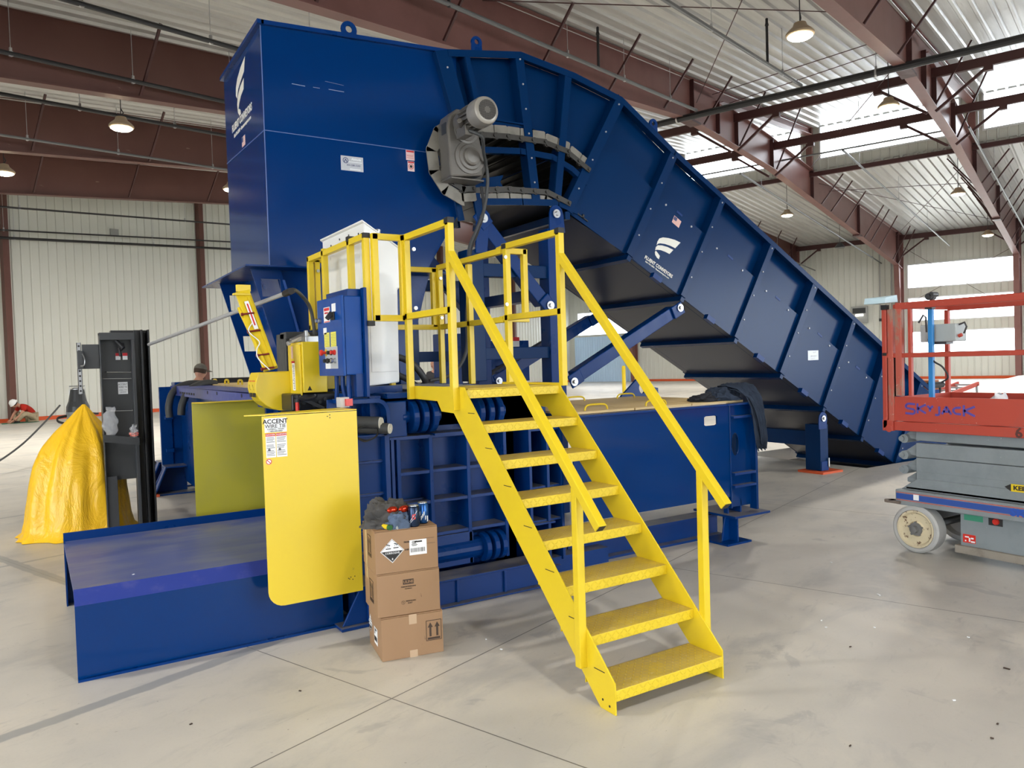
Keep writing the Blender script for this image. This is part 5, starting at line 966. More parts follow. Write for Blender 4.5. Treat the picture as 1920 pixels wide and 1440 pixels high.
framep([((xb, 4.09, 1.48), (xb, 4.09, 2.50)), ((xb, 4.75, 1.48), (xb, 4.75, 2.49)), ((xb, 4.07, 2.48), (xb, 4.79, 2.48)), ((xb, 4.07, 1.965), (xb, 4.79, 1.965)),
        ((xb, 4.80, 2.455), (xb, 5.85, 2.455)), ((xb, 4.80, 1.955), (xb, 5.85, 1.955)), ((2.94, 5.82, 1.48), (2.94, 5.82, 2.45)), ((2.90, 5.86, 1.955), (2.90, 5.86, 2.45)), ((2.35, 5.86, 2.435), (2.93, 5.86, 2.435)), ((2.35, 5.86, 1.955), (2.93, 5.86, 1.955)), ((xb, 5.32, 1.48), (xb, 5.32, 2.42)), ((2.5, 5.86, 1.46), (2.5, 5.86, 2.43)),
        ((xb+.03, 4.81, 2.48), (3.0, 4.95, 2.48)), ((3.0, 4.95, 2.48), (3.24, 4.95, 2.48)), ((3.225, 4.95, 1.965), (3.225, 4.95, 2.50)), ((xb+.03, 4.90, 1.965), (3.245, 4.95, 1.965))], gr2)
mm = MB()
for p in ((xb, 4.09, 2.502), (xb-.005, 4.75, 2.492)): mm.box((p[0]-.024, p[1]-.024, p[2]-.03), (p[0]+.024, p[1]+.024, p[2]+.004))
mm.obj('black_plug', rubber, gr2)
mm = MB()
for p in ((xb-.022, 4.75, 2.40), (xb-.022, 4.75, 2.06), (2.93, 5.80, 2.36), (2.93, 5.80, 2.03)): mm.cyl(V(p)+V((0, -.012, 0)), V(p)+V((0, -.024, 0)), .013, 10)
mm.obj('rail_bolt', steel, gr2); mm = MB()
for p in ((xa+.04, 4.80, 2.43), (xa+.04, 4.80, 2.03), (1.98, 6.075, 2.42), (1.98, 6.075, 2.03)): mm.cyl(V(p)+V((0, -.0, 0)), V(p)+V((0, -.012, 0)), .013, 10)
mm.obj('rail_bolt', steel, gr)
# ---- white cabinet on the deck
wc = thing('oil_tank_cabinet', 'tall glossy white cabinet with a sloping lid on the platform deck', 'cabinet', (2.15, 5.65, 1.5))
MB().xz([(2.04, 1.50), (2.275, 1.52), (2.285, 2.20), (2.305, 2.21), (2.305, 2.50), (2.04, 2.67)], 5.20, 6.12).obj('cabinet_body', white, wc, bevel=.01)
MB().prism([(2.025, 5.19, 2.672), (2.32, 5.19, 2.485), (2.32, 6.13, 2.485), (2.025, 6.13, 2.672)], (0, 0, .012)).obj('sloping_lid', white, wc, bevel=.004)
MB().box((2.036, 5.28, 1.9), (2.04, 6.03, 2.58)).obj('side_panel', white, wc); MB().box((2.06, 5.196, 1.60), (2.26, 5.2, 2.16)).obj('lower_panel', white, wc, bevel=.002)
mm = MB()
for y_, z_ in ((5.3, 2.6), (5.5, 2.62), (5.7, 2.62), (5.9, 2.6), (6.0, 2.45), (6.0, 2.22), (6.03, 2.2), (5.4, 2.55)): mm.cyl((2.034, y_, z_), (2.037, y_, z_), .008, 8)
mm.obj('screw', charc, wc); MB().cyl((2.18, 5.3, 2.59), (2.19, 5.3, 2.64), .02, 12).obj('breather_cap', steel, wc)
# ---- blue control cabinet
cc = thing('control_cabinet', 'blue electrical control cabinet with buttons beside the yellow wire tier', 'control panel', (1.8, 5.1, 1.45))
MB().box((1.765, 4.90, 1.59), (1.885, 5.40, 2.115)).obj('housing', cabblue, cc, bevel=.006); MB().box((1.745, 4.895, 1.585), (1.763, 5.405, 2.12)).obj('door', cabblue, cc, bevel=.004)
MB().box((1.80, 4.93, 2.115), (1.90, 5.36, 2.165)).box((1.887, 4.86, 1.44), (1.91, 4.92, 2.17)).box((1.83, 4.90, 1.44), (1.90, 5.0, 1.60)).obj('mounting_bracket', blue, cc, bevel=.003)
mm = MB()
for y0, b in ((4.96, 0), (5.07, .02), (5.2, -.01)): mm.tube(smooth_path([(1.80, y0, 1.60), (1.80, y0, 1.50), (1.80+b, y0-.01, 1.40), (1.80+b*2, y0-.02, 1.30)]), .016, 8)
mm.obj('conduit_pipe', blue, cc, smooth=60)
XD = 1.745
def dbox(y0, y1, z0, z1, m, name, par=cc, t=.001): return MB().box((XD-t, y0, z0), (XD, y1, z1)).obj(name, m, par)
a = dbox(5.13, 5.26, 1.955, 2.06, paper, 'danger_label'); MB().box((XD-.0015, 5.14, 2.035), (XD-.001, 5.25, 2.055)).box((XD-.0015, 5.14, 1.957), (XD-.001, 5.25, 1.963)).text('DANGER', .018, (XD-.0016, 5.2, 2.02), (0, -1, 0), (0, 0, 1)).obj('red_print', redink, a)
a = dbox(5.01, 5.09, 2.02, 2.075, paper, 'small_label'); a = dbox(5.21, 5.28, 1.875, 1.92, paper, 'small_label')
for y0 in (5.02, 5.155): a = dbox(y0, y0+.11, 1.785, 1.885, yl, 'yellow_instruction_label'); mm = MB(); [mm.box((XD-.0014, y0+.01, 1.79+i*.011), (XD-.001, y0+.09+.01*(i % 2), 1.793+i*.011)) for i in range(8)]; mm.obj('small_print', Mt('olive_print', (.35, .34, .08), .6).m, a)
dbox(5.0, 5.26, 1.635, 1.785, ylg, 'button_plate'); dbox(5.15, 5.25, 1.635, 1.67, paper, 'name_label', t=.002)
a = MB().box((XD-.01, 5.03, 1.965), (XD, 5.1, 2.02)).bar((XD-.045, 5.065, 1.97), (XD-.01, 5.065, 2.015), .02, .03).obj('rotary_switch', rubber, cc, bevel=.003)
MB().lathe((XD, 5.33, 1.975), (-1, 0, 0), [(0, .018), (.02, .018), (.022, .012), (.04, .014), (.045, .0)], 14).obj('door_lock', steel, cc)
a = MB().lathe((XD, 5.235, 1.747), (-1, 0, 0), [(0, .026), (.004, .026), (.005, .018)], 20).obj('estop_collar', yellow, cc); MB().lathe((XD-.005, 5.235, 1.747), (-1, 0, 0), [(0, .010), (.022, .012), (.024, .021), (.038, .021), (.042, .012)], 20).obj('red_mushroom_button', redp, a, smooth=50)
for y0, z0, m_ in ((5.12, 1.745, rubber), (5.05, 1.745, redp), (5.20, 1.69, rubber), (5.12, 1.69, rubber), (5.05, 1.69, steel)): MB().lathe((XD, y0, z0), (-1, 0, 0), [(0, .018), (.012, .018), (.013, .013), (.035, .013)], 16).obj('push_button', m_, cc, smooth=50)
lt = thing('limit_switch', 'small grey box with a red beacon on the yellow guard corner', 'switch', (1.70, 4.78, 1.385)); MB().box((1.66, 4.74, 1.385), (1.72, 4.82, 1.45)).obj('switch_box', Mt('light_grey', (.5, .5, .5), .5).m, lt, bevel=.003); MB().box((1.69, 4.72, 1.395), (1.735, 4.74, 1.44)).obj('red_lens', redp, lt)
# ---- wire tier
wt = thing('wire_tier', 'yellow wire tying machine head with warning labels left of the blue cabinet', 'machine', (1.5, 5.2, 1.36))
MB().box((1.475, 4.90, 1.485), (1.635, 5.16, 1.815)).obj('yellow_cover', yellow, wt, bevel=.005); MB().box((1.635, 5.0, 1.50), (1.72, 5.16, 1.60)).box((1.462, 4.92, 1.42), (1.474, 5.18, 1.80)).obj('side_bracket', yellow, wt, bevel=.003)
MB().box((1.40, 4.92, 1.37), (1.78, 5.2, 1.48)).box((1.66, 5.1, 1.3), (1.74, 5.3, 1.52)).obj('dark_mechanism', black, wt, bevel=.01)
mm = MB()
for i in range(9): mm.cyl((1.44+i*.035, 4.90, 1.40+.02*(i % 3)), (1.44+i*.035, 5.05, 1.42+.015*(i % 2)), .012, 8)
mm.bar((1.44, 4.9, 1.46), (1.60, 4.89, 1.38), .02, .02).bar((1.62, 4.9, 1.38), (1.74, 4.9, 1.47), .015, .02).obj('link_rods', charc, wt)
MB().tube(smooth_path([(1.42, 4.86, 1.475), (1.43, 4.86, 1.45), (1.50, 4.86, 1.448), (1.535, 4.86, 1.46), (1.54, 4.86, 1.475)]), .012, 8).cyl((1.418, 4.86, 1.45), (1.418, 4.86, 1.43), .018, 10).obj('release_lever', rubber, wt); MB().cyl((1.418, 4.86, 1.43), (1.418, 4.86, 1.375), .012, 10).obj('red_lever_grip', redp, wt)
# D shaped drum guard
dpts = [(1.255, 1.625), (1.47, 1.628), (1.47, 1.375), (1.42, 1.365)]+[(1.42-.19*math.sin(math.radians(a)), 1.53-.165*math.cos(math.radians(a))) for a in (10, 25, 40, 55, 70, 85, 100)]
MB().xz(dpts, 5.15, 5.36).obj('round_guard', yellow, wt, bevel=.006)
wlab = MB().box((1.2365, 5.17, 1.50), (1.2375, 5.25, 1.56)).box((1.2365, 5.262, 1.50), (1.2375, 5.34, 1.56)).obj('pictogram_label', paper, wt)
mm = MB(); mm.box((1.2355, 5.17, 1.56), (1.2365, 5.25, 1.572)).box((1.2355, 5.262, 1.56), (1.2365, 5.34, 1.572)); mm.obj('red_header', redink, wlab); mm = MB()
for y0 in (5.21, 5.30): mm.bar((1.236, y0-.02, 1.51), (1.236, y0+.015, 1.545), .001, .012, up=(0, 1, 1)).cyl((1.2355, y0, 1.54), (1.2365, y0, 1.54), .01, 8); mm.box((1.2357, y0-.035, 1.462), (1.238, y0+.035, 1.49))
mm.obj('pictogram', ink, wlab)
# labels on the cover: left face x=1.475, front face y=4.90
a = MB().box((1.4735, 4.93, 1.74), (1.4745, 4.975, 1.805)).box((1.4735, 4.945, 1.70), (1.4745, 4.97, 1.73)).obj('grey_label', ylg, wt); a = MB().box((1.4605, 5.03, 1.50), (1.4615, 5.09, 1.68)).obj('danger_label', paper, wt); MB().box((1.4595, 5.03, 1.68), (1.4605, 5.10, 1.694)).obj('red_header', redink, a)
mm = MB(); [mm.box((1.4598, 5.04, 1.51+i*.011), (1.4605, 5.06+.022*random.random(), 1.515+i*.011)) for i in range(15)]; mm.obj('small_print', olab, a)
MB().box((1.4605, 5.06, 1.71), (1.4615, 5.10, 1.79)).obj('script_label', Mt('pinkish_label', (.75, .5, .42), .5).m, wt); MB().prism([(1.50, 4.8985, 1.50), (1.53, 4.8985, 1.50), (1.515, 4.8985, 1.53)], (0, .001, 0)).obj('warning_triangle', ink, wt)
# black bracket with cylinder behind the cover
MB().box((1.50, 5.40, 1.38), (1.52, 5.6, 1.89)).box((1.50, 5.35, 1.85), (1.78, 5.5, 1.90)).box((1.50, 5.36, 1.4), (1.56, 5.40, 1.85)).obj('black_bracket', charc, wt, bevel=.004)
MB().cyl((1.50, 5.22, 1.82), (1.62, 5.22, 1.87), .03, 14).cyl((1.47, 5.2, 1.81), (1.50, 5.21, 1.82), .02, 10).box((1.56, 5.1, 1.815), (1.70, 5.2, 1.86)).box((1.575, 5.15, 1.86), (1.595, 5.18, 1.90)).obj('air_cylinder', steel, wt, bevel=.003); MB().box((1.55, 5.3, 1.6), (1.59, 5.32, 1.75)).obj('sight_glass', Mt('pale_blue_glass', (.5, .65, .85), .1).m, wt)
wt.location = (1.683, 5.834, 1.325); wt.scale = (1.12, 1.12, 1.12)
# yellow wire track leaning against the chute
tk = thing('wire_track', 'yellow leaning wire guide track bolted to the chute wings', 'track', (1.36, 5.9, 1.63))
P0, P1 = V((1.31, 5.75, 2.21)), V((1.44, 5.55, 1.64))
MB().bar(P0, P1, .10, .03, up=(0, 1, 0)).obj('track_body', yellow, tk, bevel=.003); MB().bar(P0+V((.03, -.02, -.02)), P1+V((.03, -.02, .02)), .022, .03, up=(0, 1, 0)).bar(P0+V((-.035, -.02, -.12)), P1+V((-.035, -.02, .02)), .018, .03, up=(0, 1, 0)).box((P0.x-.07, P0.y-.05, P0.z-.03), (P0.x+.05, P0.y, P0.z-.015)).box((P0.x-.04, P0.y-.01, P0.z-.0), (P0.x+.06, P0.y+.02, P0.z+.05)).obj('track_cover', yellow, tk, bevel=.003)
ax_ = (P1-P0).normalized(); a = MB().bar(P0+ax_*.08+V((-.005, -.037, 0)), P0+ax_*.30+V((-.005, -.037, 0)), .03, .001, up=(0, 1, 0)).obj('script_label', paper, tk); MB().bar(P0+ax_*.10+V((-.005, -.038, 0)), P0+ax_*.27+V((-.005, -.038, 0)), .01, .001, up=(0, 1, 0)).obj('red_lettering', redink, a)
for f in (.28, .5, .8, .97): c = P0.lerp(P1, f); t_ = MB().cyl(c+V((-.06, -.03, -.01)), c+V((.02, -.04, .0)), .007, 8).cyl(c+V((-.07, -.03, -.012)), c+V((-.055, -.03, -.01)), .012, 8).obj('red_clamp_bolt', Mt('dark_red_plastic', (.16, .015, .015), .4).m, tk)
MB().tube(smooth_path([P0+ax_*.25+V((-.02, -.05, 0)), P0+ax_*.32+V((-.07, -.06, 0)), P0+ax_*.40+V((-.02, -.05, 0)), P0+ax_*.46+V((-.06, -.06, 0)), P0+ax_*.53+V((-.07, -.05, 0)), P1+V((-.02, -.05, 0))]), .004, 6).obj('air_line', paper, tk)
# conduit pole from the panel to the wire tier, with its flexible tail
cd = thing('conduit_run', 'long grey conduit slanting from the charcoal panel to the blue cabinet', 'conduit', (1.2, 6.5, 2.0))
MB().cyl((1.02, 8.62, 1.93), (1.565, 5.47, 2.185), .016, 10).obj('rigid_conduit', conduit, cd)
MB().tube(smooth_path([(1.565, 5.47, 2.185), (1.66, 5.65, 2.22), (1.76, 5.82, 2.20), (1.84, 5.88, 2.12), (1.872, 5.9, 2.0), (1.88, 5.9, 1.86)], 8), .014, 10).obj('flexible_conduit', hosem, cd, smooth=60)
MB().cyl((1.555, 5.53, 2.18), (1.572, 5.43, 2.19), .024, 10).cyl((1.60, 5.55, 2.20), (1.64, 5.62, 2.212), .022, 10).cyl((1.88, 5.9, 1.84), (1.88, 5.9, 1.90), .03, 10).obj('conduit_fitting', rubber, cd)
# ---- coiled hoses on the deck behind the rails
for pts, r_, lab in (([(2.35, 6.3, 1.70), (2.62, 6.25, 1.735), (2.85, 6.25, 1.66), (2.98, 6.25, 1.50), (2.96, 6.3, 1.44)], .030, 'upper thick grey hose arching on the deck right of the white cabinet'), ([(2.35, 6.4, 1.60), (2.6, 6.35, 1.60), (2.8, 6.3, 1.53), (2.92, 6.3, 1.45)], .028, 'lower thick grey hose arching on the deck right of the white cabinet'), ([(2.30, 6.35, 1.50), (2.5, 6.3, 1.51), (2.7, 6.3, 1.49)], .02, 'thin hose lying on the deck beside the white cabinet')):
    tag(MB().tube(smooth_path(pts), r_, 10).obj('deck_hose', hosem, smooth=60), lab, 'hose')
# ---- charcoal panel stand with tray, at left
pn = thing('wire_dispenser_panel', 'tall charcoal steel panel standing between the tarp and the blue table', 'panel', (.8, 8.8, 0))
PX0, PX1, PY = .583, .905, 8.75
MB().box((PX0, PY+.14, .95), (PX1, PY+.15, 2.06)).box((PX0, PY, .05), (PX0+.012, PY+.15, 2.06)).box((PX1-.03, PY, .05), (PX1, PY+.15, 2.06)).box((PX0, PY, 2.03), (PX1, PY+.15, 2.06)).box((PX0+.0, PY-.01, 1.985), (PX1, PY, 2.06)).box((PX0, PY+.10, .55), (PX1, PY+.11, .95)).box((PX0, PY+.02, .05), (PX0+.11, PY+.05, .6)).obj('front_channel', charc, pn, bevel=.003)
MB().box((.965, PY+.02, .0), (.985, PY+.25, 2.09)).box((.985, PY+.23, .0), (1.035, PY+.25, 2.09)).box((1.03, PY+.0, .0), (1.045, PY+.25, 2.09)).box((.91, PY+.12, .0), (.97, PY+.14, 2.09)).box((.70, PY+.16, 2.06), (1.03, PY+.3, 2.09)).obj('rear_channel', black, pn, bevel=.003)
for z0, x0 in ((1.665, .64), (1.60, .605), (1.27, .62)): MB().tube([(x0, PY+.12, z0), (x0, PY+.05, z0-.004), (PX1-.04, PY+.05, z0-.012), (PX1-.04, PY+.12, z0-.008)], .004, 6).obj('wire_bar', steel, pn)
MB().cyl((.74, PY+.05, 1.98), (.80, PY+.0, 1.90), .02, 10).cyl((.76, PY+.02, 1.90), (.77, PY+.0, 1.82), .014, 8).cyl((.80, PY+.03, 1.95), (.78, PY, 1.88), .012, 8).obj('ceiling_hook', rubber, pn)
for x0 in (.735, .80): a = MB().box((x0, PY+.135, 1.785), (x0+.045, PY+.14, 1.855)).obj('warning_tag', paper, pn); MB().box((x0, PY+.133, 1.825), (x0+.045, PY+.135, 1.855)).obj('red_header', redink, a)
a = MB().box((.745, PY+.135, 1.43), (.835, PY+.14, 1.555)).obj('name_label', paper, pn); MB().text('ACCENT', .027, (.79, PY+.134, 1.53), (1, 0, 0), (0, 0, 1), sx=.8).text('WIRE TIE', .025, (.79, PY+.134, 1.502), (1, 0, 0), (0, 0, 1), sx=.8).text('TOMBALL, TEXAS', .012, (.79, PY+.134, 1.472), (1, 0, 0), (0, 0, 1), sx=.8).text('1-800-000-0007', .012, (.79, PY+.134, 1.45), (1, 0, 0), (0, 0, 1), sx=.8).obj('lettering', olab, a)
MB().raw([(PX0-.01, PY-.12, 1.03), (PX1-.0, PY-.12, .975), (PX1+.0, PY+.02, .98), (PX0-.01, PY+.02, 1.035)], [(0, 1, 2, 3)]).prism([(PX0-.01, PY-.12, .965), (PX1, PY-.12, .91), (PX1, PY-.12, .985), (PX0-.01, PY-.12, 1.04)], (0, .008, 0)).prism([(PX1-.008, PY-.12, .91), (PX1-.008, PY+.02, .915), (PX1-.008, PY+.02, .99), (PX1-.008, PY-.12, .985)], (.008, 0, 0)).obj('tray', charc, pn)
MB().box((.43, PY+.05, 1.70), (PX0, PY+.08, 1.945)).box((.385, PY+.0, 1.70), (.44, PY+.08, 1.88)).obj('side_bracket', charc, pn, bevel=.004); MB().tube(smooth_path([(.43, PY, 1.85), (.445, PY-.04, 1.80), (.44, PY-.04, 1.74), (.41, PY-.02, 1.73)]), .006, 6).obj('cable_clip', steel, pn)
mm = MB().box((.385, PY+.08, 1.45), (.425, PY+.085, 1.965)).box((.385, PY+.08, 1.45), (.390, PY+.11, 1.965)).box((.42, PY+.08, 1.45), (.425, PY+.11, 1.965)); mm.obj('perforated_post', conduit, pn); mm = MB()
for i in range(10): mm.cyl((.405, PY+.0785, 1.48+i*.05), (.405, PY+.0795, 1.48+i*.05), .010, 8)
mm.obj('post_hole', ink, pn)
random.seed(5)
def bag(c, w_, h_, d_b, label, m=poly):
    mb = MB(); vs_, fs = [], []; n, r_ = 16, 9
    for j in range(r_+1):
        t = j/r_; wd = w_*(.62+.5*math.sin(math.pi*min(1, t*1.15))*(1-.35*t)); th = d_b*(1-t)**.7+.006
        for i in range(n):
            a = 2*math.pi*i/n; vs_.append((c[0]+wd/2*math.cos(a)*(1+.08*math.sin(5*a+j))+.012*math.sin(j*1.7), c[1]+th/2*math.sin(a)*(1+.2*math.sin(3*a+2*j)), c[2]+h_*t+.01*math.sin(3*a+j)))
    for j in range(r_):
        for i in range(n): fs.append((j*n+i, j*n+(i+1) % n, (j+1)*n+(i+1) % n, (j+1)*n+i))
    fs.append(tuple(range(n))[::-1]); return mb.raw(vs_, fs).obj('bag_film', m, None, smooth=80)
o = bag((.645, PY-.055, 1.03), .135, .275, .10, ''); o.name = 'clear_bag'; tag(o, 'large clear plastic bag standing in the charcoal tray at left', 'bag')
sb = thing('parts_bag', 'small clear bag of pink parts at the right end of the charcoal tray', 'bag', (.85, PY-.05, .985)); o = bag((.855, PY-.055, .985), .07, .13, .06, ''); o.parent = sb; o.location = o.location-sb.location
mm = MB(); [mm.ell((.82+.07*random.random(), PY-.08+.05*random.random(), 1.0+.035*random.random()), (.014, .010, .008), 8, 6) for _ in range(16)]; mm.obj('pink_parts', Mt('pink_plastic', (.75, .18, .13), .4).m, sb)['kind'] = 'stuff'
# ---- tarp covered pile
random.seed(11); mb = MB(); n, r_ = 72, 26; vs_, fs = [], []
cx0, cy0 = .33, 9.15
prof = [(0, .50), (.05, .49), (.12, .465), (.25, .45), (.4, .43), (.55, .40), (.68, .345), (.8, .24), (.9, .12), (.96, .06), (1.0, .012)]
def pr(t):
    for (a, b), (c, d) in zip(prof[:-1], prof[1:]):
        if t <= c: return b+(d-b)*(t-a)/(c-a)
    return .01
for j in range(r_+1):
    t = j/r_; rr = pr(t)
    for i in range(n):
        a = 2*math.pi*i/n
        fold = .030*math.sin(7*a+1.3+2*t)+.022*math.sin(12*a+4*t)+.016*math.sin(19*a-3*t)+.02*math.sin(3*a+9*t)*math.sin(2*a)
        crease = -.035*max(0, 1-abs(((a-4.35+math.pi) % (2*math.pi))-math.pi)/.12)
        q = rr*(1+(fold+crease)*(1.6 if t > .03 else 2.6)); z = 1.335*t*(1-.0*t)
        if t < .03: q = rr*1.10*(1+fold*1.8)
        vs_.append((cx0+q*math.cos(a)*1.0+.11*t**1.6, cy0+q*math.sin(a)*.8, max(.004, z+.012*math.sin(9*a)*(t > .03)*(1-t))))
for j in range(r_):
    for i in range(n): fs.append((j*n+i, j*n+(i+1) % n, (j+1)*n+(i+1) % n, (j+1)*n+i))
fs.append(tuple(range(r_*n, (r_+1)*n))); tag(mb.raw(vs_, fs).obj('tarpaulin', tarpm, smooth=80), 'bright yellow vinyl tarp draped over a peaked pile at left', 'tarp')
# ---- industrial vacuum behind the tarp
vc = thing('shop_vacuum', 'grey and black wheeled vacuum drum behind the yellow tarp', 'vacuum cleaner', (.72, 17.0, 0)); vc.scale = (.66, .66, 1)
vcx, vcy = .72, 17.0
MB().lathe((vcx, vcy, .25), (0, 0, 1), [(0, .27), (.05, .30), (.62, .30), (.63, .32), (.68, .32)], 28).obj('drum', paint('vac_grey', (.25, .27, .29), .35), vc)
MB().lathe((vcx, vcy, .93), (0, 0, 1), [(0, .31), (.1, .30), (.2, .24), (.34, .20), (.42, .18), (.46, .10)], 24).obj('motor_head', charc, vc); MB().lathe((vcx, vcy, 1.36), (0, 0, 1), [(0, .19), (.01, .19), (.012, .185), (0, .185)], 24).tube([(vcx-.2, vcy, 1.25), (vcx-.2, vcy, 1.42), (vcx+.2, vcy, 1.42), (vcx+.2, vcy, 1.25)], .012, 8).obj('handle', steel, vc)
MB().box((vcx-.33, vcy-.33, .72), (vcx-.18, vcy-.24, .80)).obj('yellow_label', yl, vc); MB().tube(smooth_path([(vcx-.3, vcy-.1, .86), (vcx-.52, vcy-.2, .83), (vcx-.5, vcy-.3, .76), (vcx-.2, vcy-.4, .7)]), .025, 8).tube(smooth_path([(vcx+.2, vcy-.2, .9), (vcx+.45, vcy-.3, .88), (vcx+.5, vcy-.25, .88)]), .02, 8).obj('suction_hose', rubber, vc)
for a in (.5, 2.3, 4.2, 5.5): MB().cyl((vcx+.28*math.cos(a), vcy+.28*math.sin(a)-.02, .06), (vcx+.28*math.cos(a), vcy+.28*math.sin(a)+.02, .06), .06, 12).cyl((vcx+.28*math.cos(a), vcy+.28*math.sin(a), .06), (vcx+.26*math.cos(a), vcy+.26*math.sin(a), .27), .012, 6).obj('caster', rubber, vc)
tag(MB().tube(smooth_path([(.42, 16.9, 1.07), (.15, 16.5, .78), (-.25, 15.8, .42), (-.7, 15.0, .18), (-1.3, 14.4, .03), (-2.4, 14.0, .02)]), .016, 8).obj('vacuum_cord', hosem), 'grey cord sagging from the vacuum to the left frame edge', 'cord')
# ================================================================ SCISSOR LIFT
sl = thing('scissor_lift', 'orange and grey scissor lift cut off by the right frame edge', 'lift', (6.4, 2.9, 0))
LX0, LX1, LYF, LYN = 6.0, 6.78, 3.70, 1.75
MB().box((LX0, LYN, .375), (LX1, LYF, .50)).box((LX0+.05, LYN+.1, .50), (LX1-.05, LYF-.06, .53)).obj('chassis', liftgrey, sl, bevel=.008)
a = MB().box((LX0-.001, LYN, .425), (LX0, LYF-.01, .47)).obj('blue_stripe', Mt('stripe_blue', (.03, .08, .32), .4).m, sl); MB().box((LX0-.0012, LYN, .476), (LX0, LYF-.01, .480)).box((LX0-.0012, LYN, .415), (LX0, LYF-.01, .419)).obj('red_pinstripe', redp, a)
MB().box((LX0-.002, 3.50, .43), (LX0-.001, 3.545, .475)).obj('stripe_sticker', paper, a); MB().text('SKYJACK', .075, (LX0-.002, 2.82, .44), (0, -1, 0), (0, 0, 1), align='LEFT', bold=.04, sx=1.2).obj('maker_lettering', Mt('logo_blue', (.02, .08, .4), .4).m, sl)
MB().cyl((LX0+.01, LYF+.05, .385), (LX0+.01, LYF+.05, .405), .045, 16).box((LX0-.03, LYF-.05, .385), (LX0+.05, LYF+.05, .405)).obj('tow_lug', Mt('rusty_lug', (.16, .13, .11), .6).m, sl)
MB().box((LX0+.08, LYN+.1, .10), (LX1-.08, 3.22, .375)).obj('power_pack', liftgrey, sl, bevel=.006); MB().box((LX0+.05, LYN+.1, .055), (LX0+.13, 3.25, .115)).obj('wooden_skid', woodm, sl, bevel=.004)
XF = LX0+.08
MB().box((XF-.001, 3.05, .315), (XF, 3.19, .37)).obj('green_sticker', Mt('green_sticker', (.05, .28, .17), .5).m, sl); a = MB().box((XF-.002, 2.91, .305), (XF, 3.01, .372)).obj('black_pocket', rubber, sl); MB().lathe((XF-.002, 2.955, .337), (-1, 0, 0), [(0, .024), (.012, .024), (.02, .018)], 16).obj('red_light', redp, a)
a = MB().box((XF-.001, 3.105, .14), (XF, 3.20, .205)).obj('red_sticker', redp, sl); mm = MB()
for q in ((3.17, .185, .03, .01), (3.15, .165, .012, .03), (3.13, .178, .02, .012), (3.125, .152, .03, .012), (3.18, .155, .01, .01)): mm.box((XF-.002, q[0]-q[2]/2, q[1]-q[3]/2), (XF-.001, q[0]+q[2]/2, q[1]+q[3]/2))
mm.obj('white_mark', paper, a)
def wheel(y, x0, par, k=1):
    t = MB().lathe((x0, y, .193), (k, 0, 0), [(.035, .0), (.034, .150), (.0, .156), (.0, .178), (.012, .192), (.115, .192), (.125, .180), (.125, .15), (.06, .14), (.05, .0)], 40).obj('wheel', tyre, par, smooth=40)
    MB().lathe((x0+.004*k, y, .193), (k, 0, 0), [(.012, .0), (.012, .055), (.024, .065), (.022, .122), (.0, .138), (.0, .152), (.030, .153)], 36).obj('rim', rim, t, smooth=35)
    mm = MB().lathe((x0+.016*k, y, .193), (-k, 0, 0), [(0, .055), (.012, .05), (.014, .03), (.045, .028), (.05, .0)], 20)
    for i in range(5): a = i*1.2566+.3; mm.cyl((x0+.02*k, y+.052*math.cos(a), .193+.052*math.sin(a)), (x0+.002*k, y+.052*math.cos(a), .193+.052*math.sin(a)), .010, 8)
    mm.obj('hub', Mt('hub_grey', (.20, .20, .20), .5, .4).m, t, smooth=35)
for y in (3.535, 1.95):
    wheel(y, LX0-.005, sl); wheel(y, LX1+.005, sl, -1)
MB().box((LX0+.12, 3.44, .15), (LX0+.2, 3.6, .375)).cyl((LX0+.12, 3.535, .193), (LX1-.1, 3.535, .193), .03, 12).box((LX0+.2, 3.46, .26), (LX1-.2, 3.6, .37)).obj('axle', Mt('axle_grime', (.06, .06, .06), .6).m, sl)
# scissor stack: folded arms with round ends
zz = [.965, .83, .71, .60]
for i, z in enumerate(zz):
    h = .058; y0 = 3.555
    MB().prism([(LX0+.06, LYN+.1, z+h), (LX0+.06, y0, z+h), (LX0+.06, y0, z-h), (LX0+.06, LYN+.1, z-h)], (.05, 0, 0)).prism([(LX0+.08, LYN+.1, z+h*.9), (LX0+.08, y0, z+h*.9), (LX0+.10, y0+.10, z-.01), (LX0+.10, y0+.10, z-.045), (LX0+.08, y0, z-h*.95), (LX0+.08, LYN+.1, z-h*.95)], (.06, 0, 0)).prism([(LX1-.1, LYN+.1, z+h), (LX1-.1, y0, z+h), (LX1-.1, y0+.1, z), (LX1-.1, y0, z-h), (LX1-.1, LYN+.1, z-h)], (.05, 0, 0)).obj('scissor_arm', liftgrey, sl, bevel=.006)
    if i < 3: MB().cyl((LX0+.06, y0+.10, z-.05), (LX1-.06, y0+.10, z-.05), .036, 18).cyl((LX0+.045, y0+.115, z-.05), (LX0+.06, y0+.115, z-.05), .022, 14).obj('pivot_tube', liftgrey, sl, smooth=40)
MB().prism([(LX0+.05, LYF-.02, .50), (LX0+.05, LYF-.16, .60), (LX0+.05, LYN+.1, .60), (LX0+.05, LYN+.1, .50)], (.6, 0, 0)).obj('base_cover', liftgrey, sl, bevel=.006)
a = MB().box((LX0+.047, LYN+.1, .585), (LX0+.049, 2.835, .64)).obj('yellow_warning_sticker', yellow, sl); MB().text('KEEP CLEAR', .044, (LX0+.047, 2.82, .612), (0, -1, 0), (0, 0, 1), align='LEFT', bold=.04, sx=1.15).obj('lettering', ink, a); MB().prism([(LX0+.048, 2.835, .585), (LX0+.048, 2.835, .64), (LX0+.048, 2.88, .615), (LX0+.048, 2.86, .60)], (.001, 0, 0)).obj('sticker_arrow', ink, a)
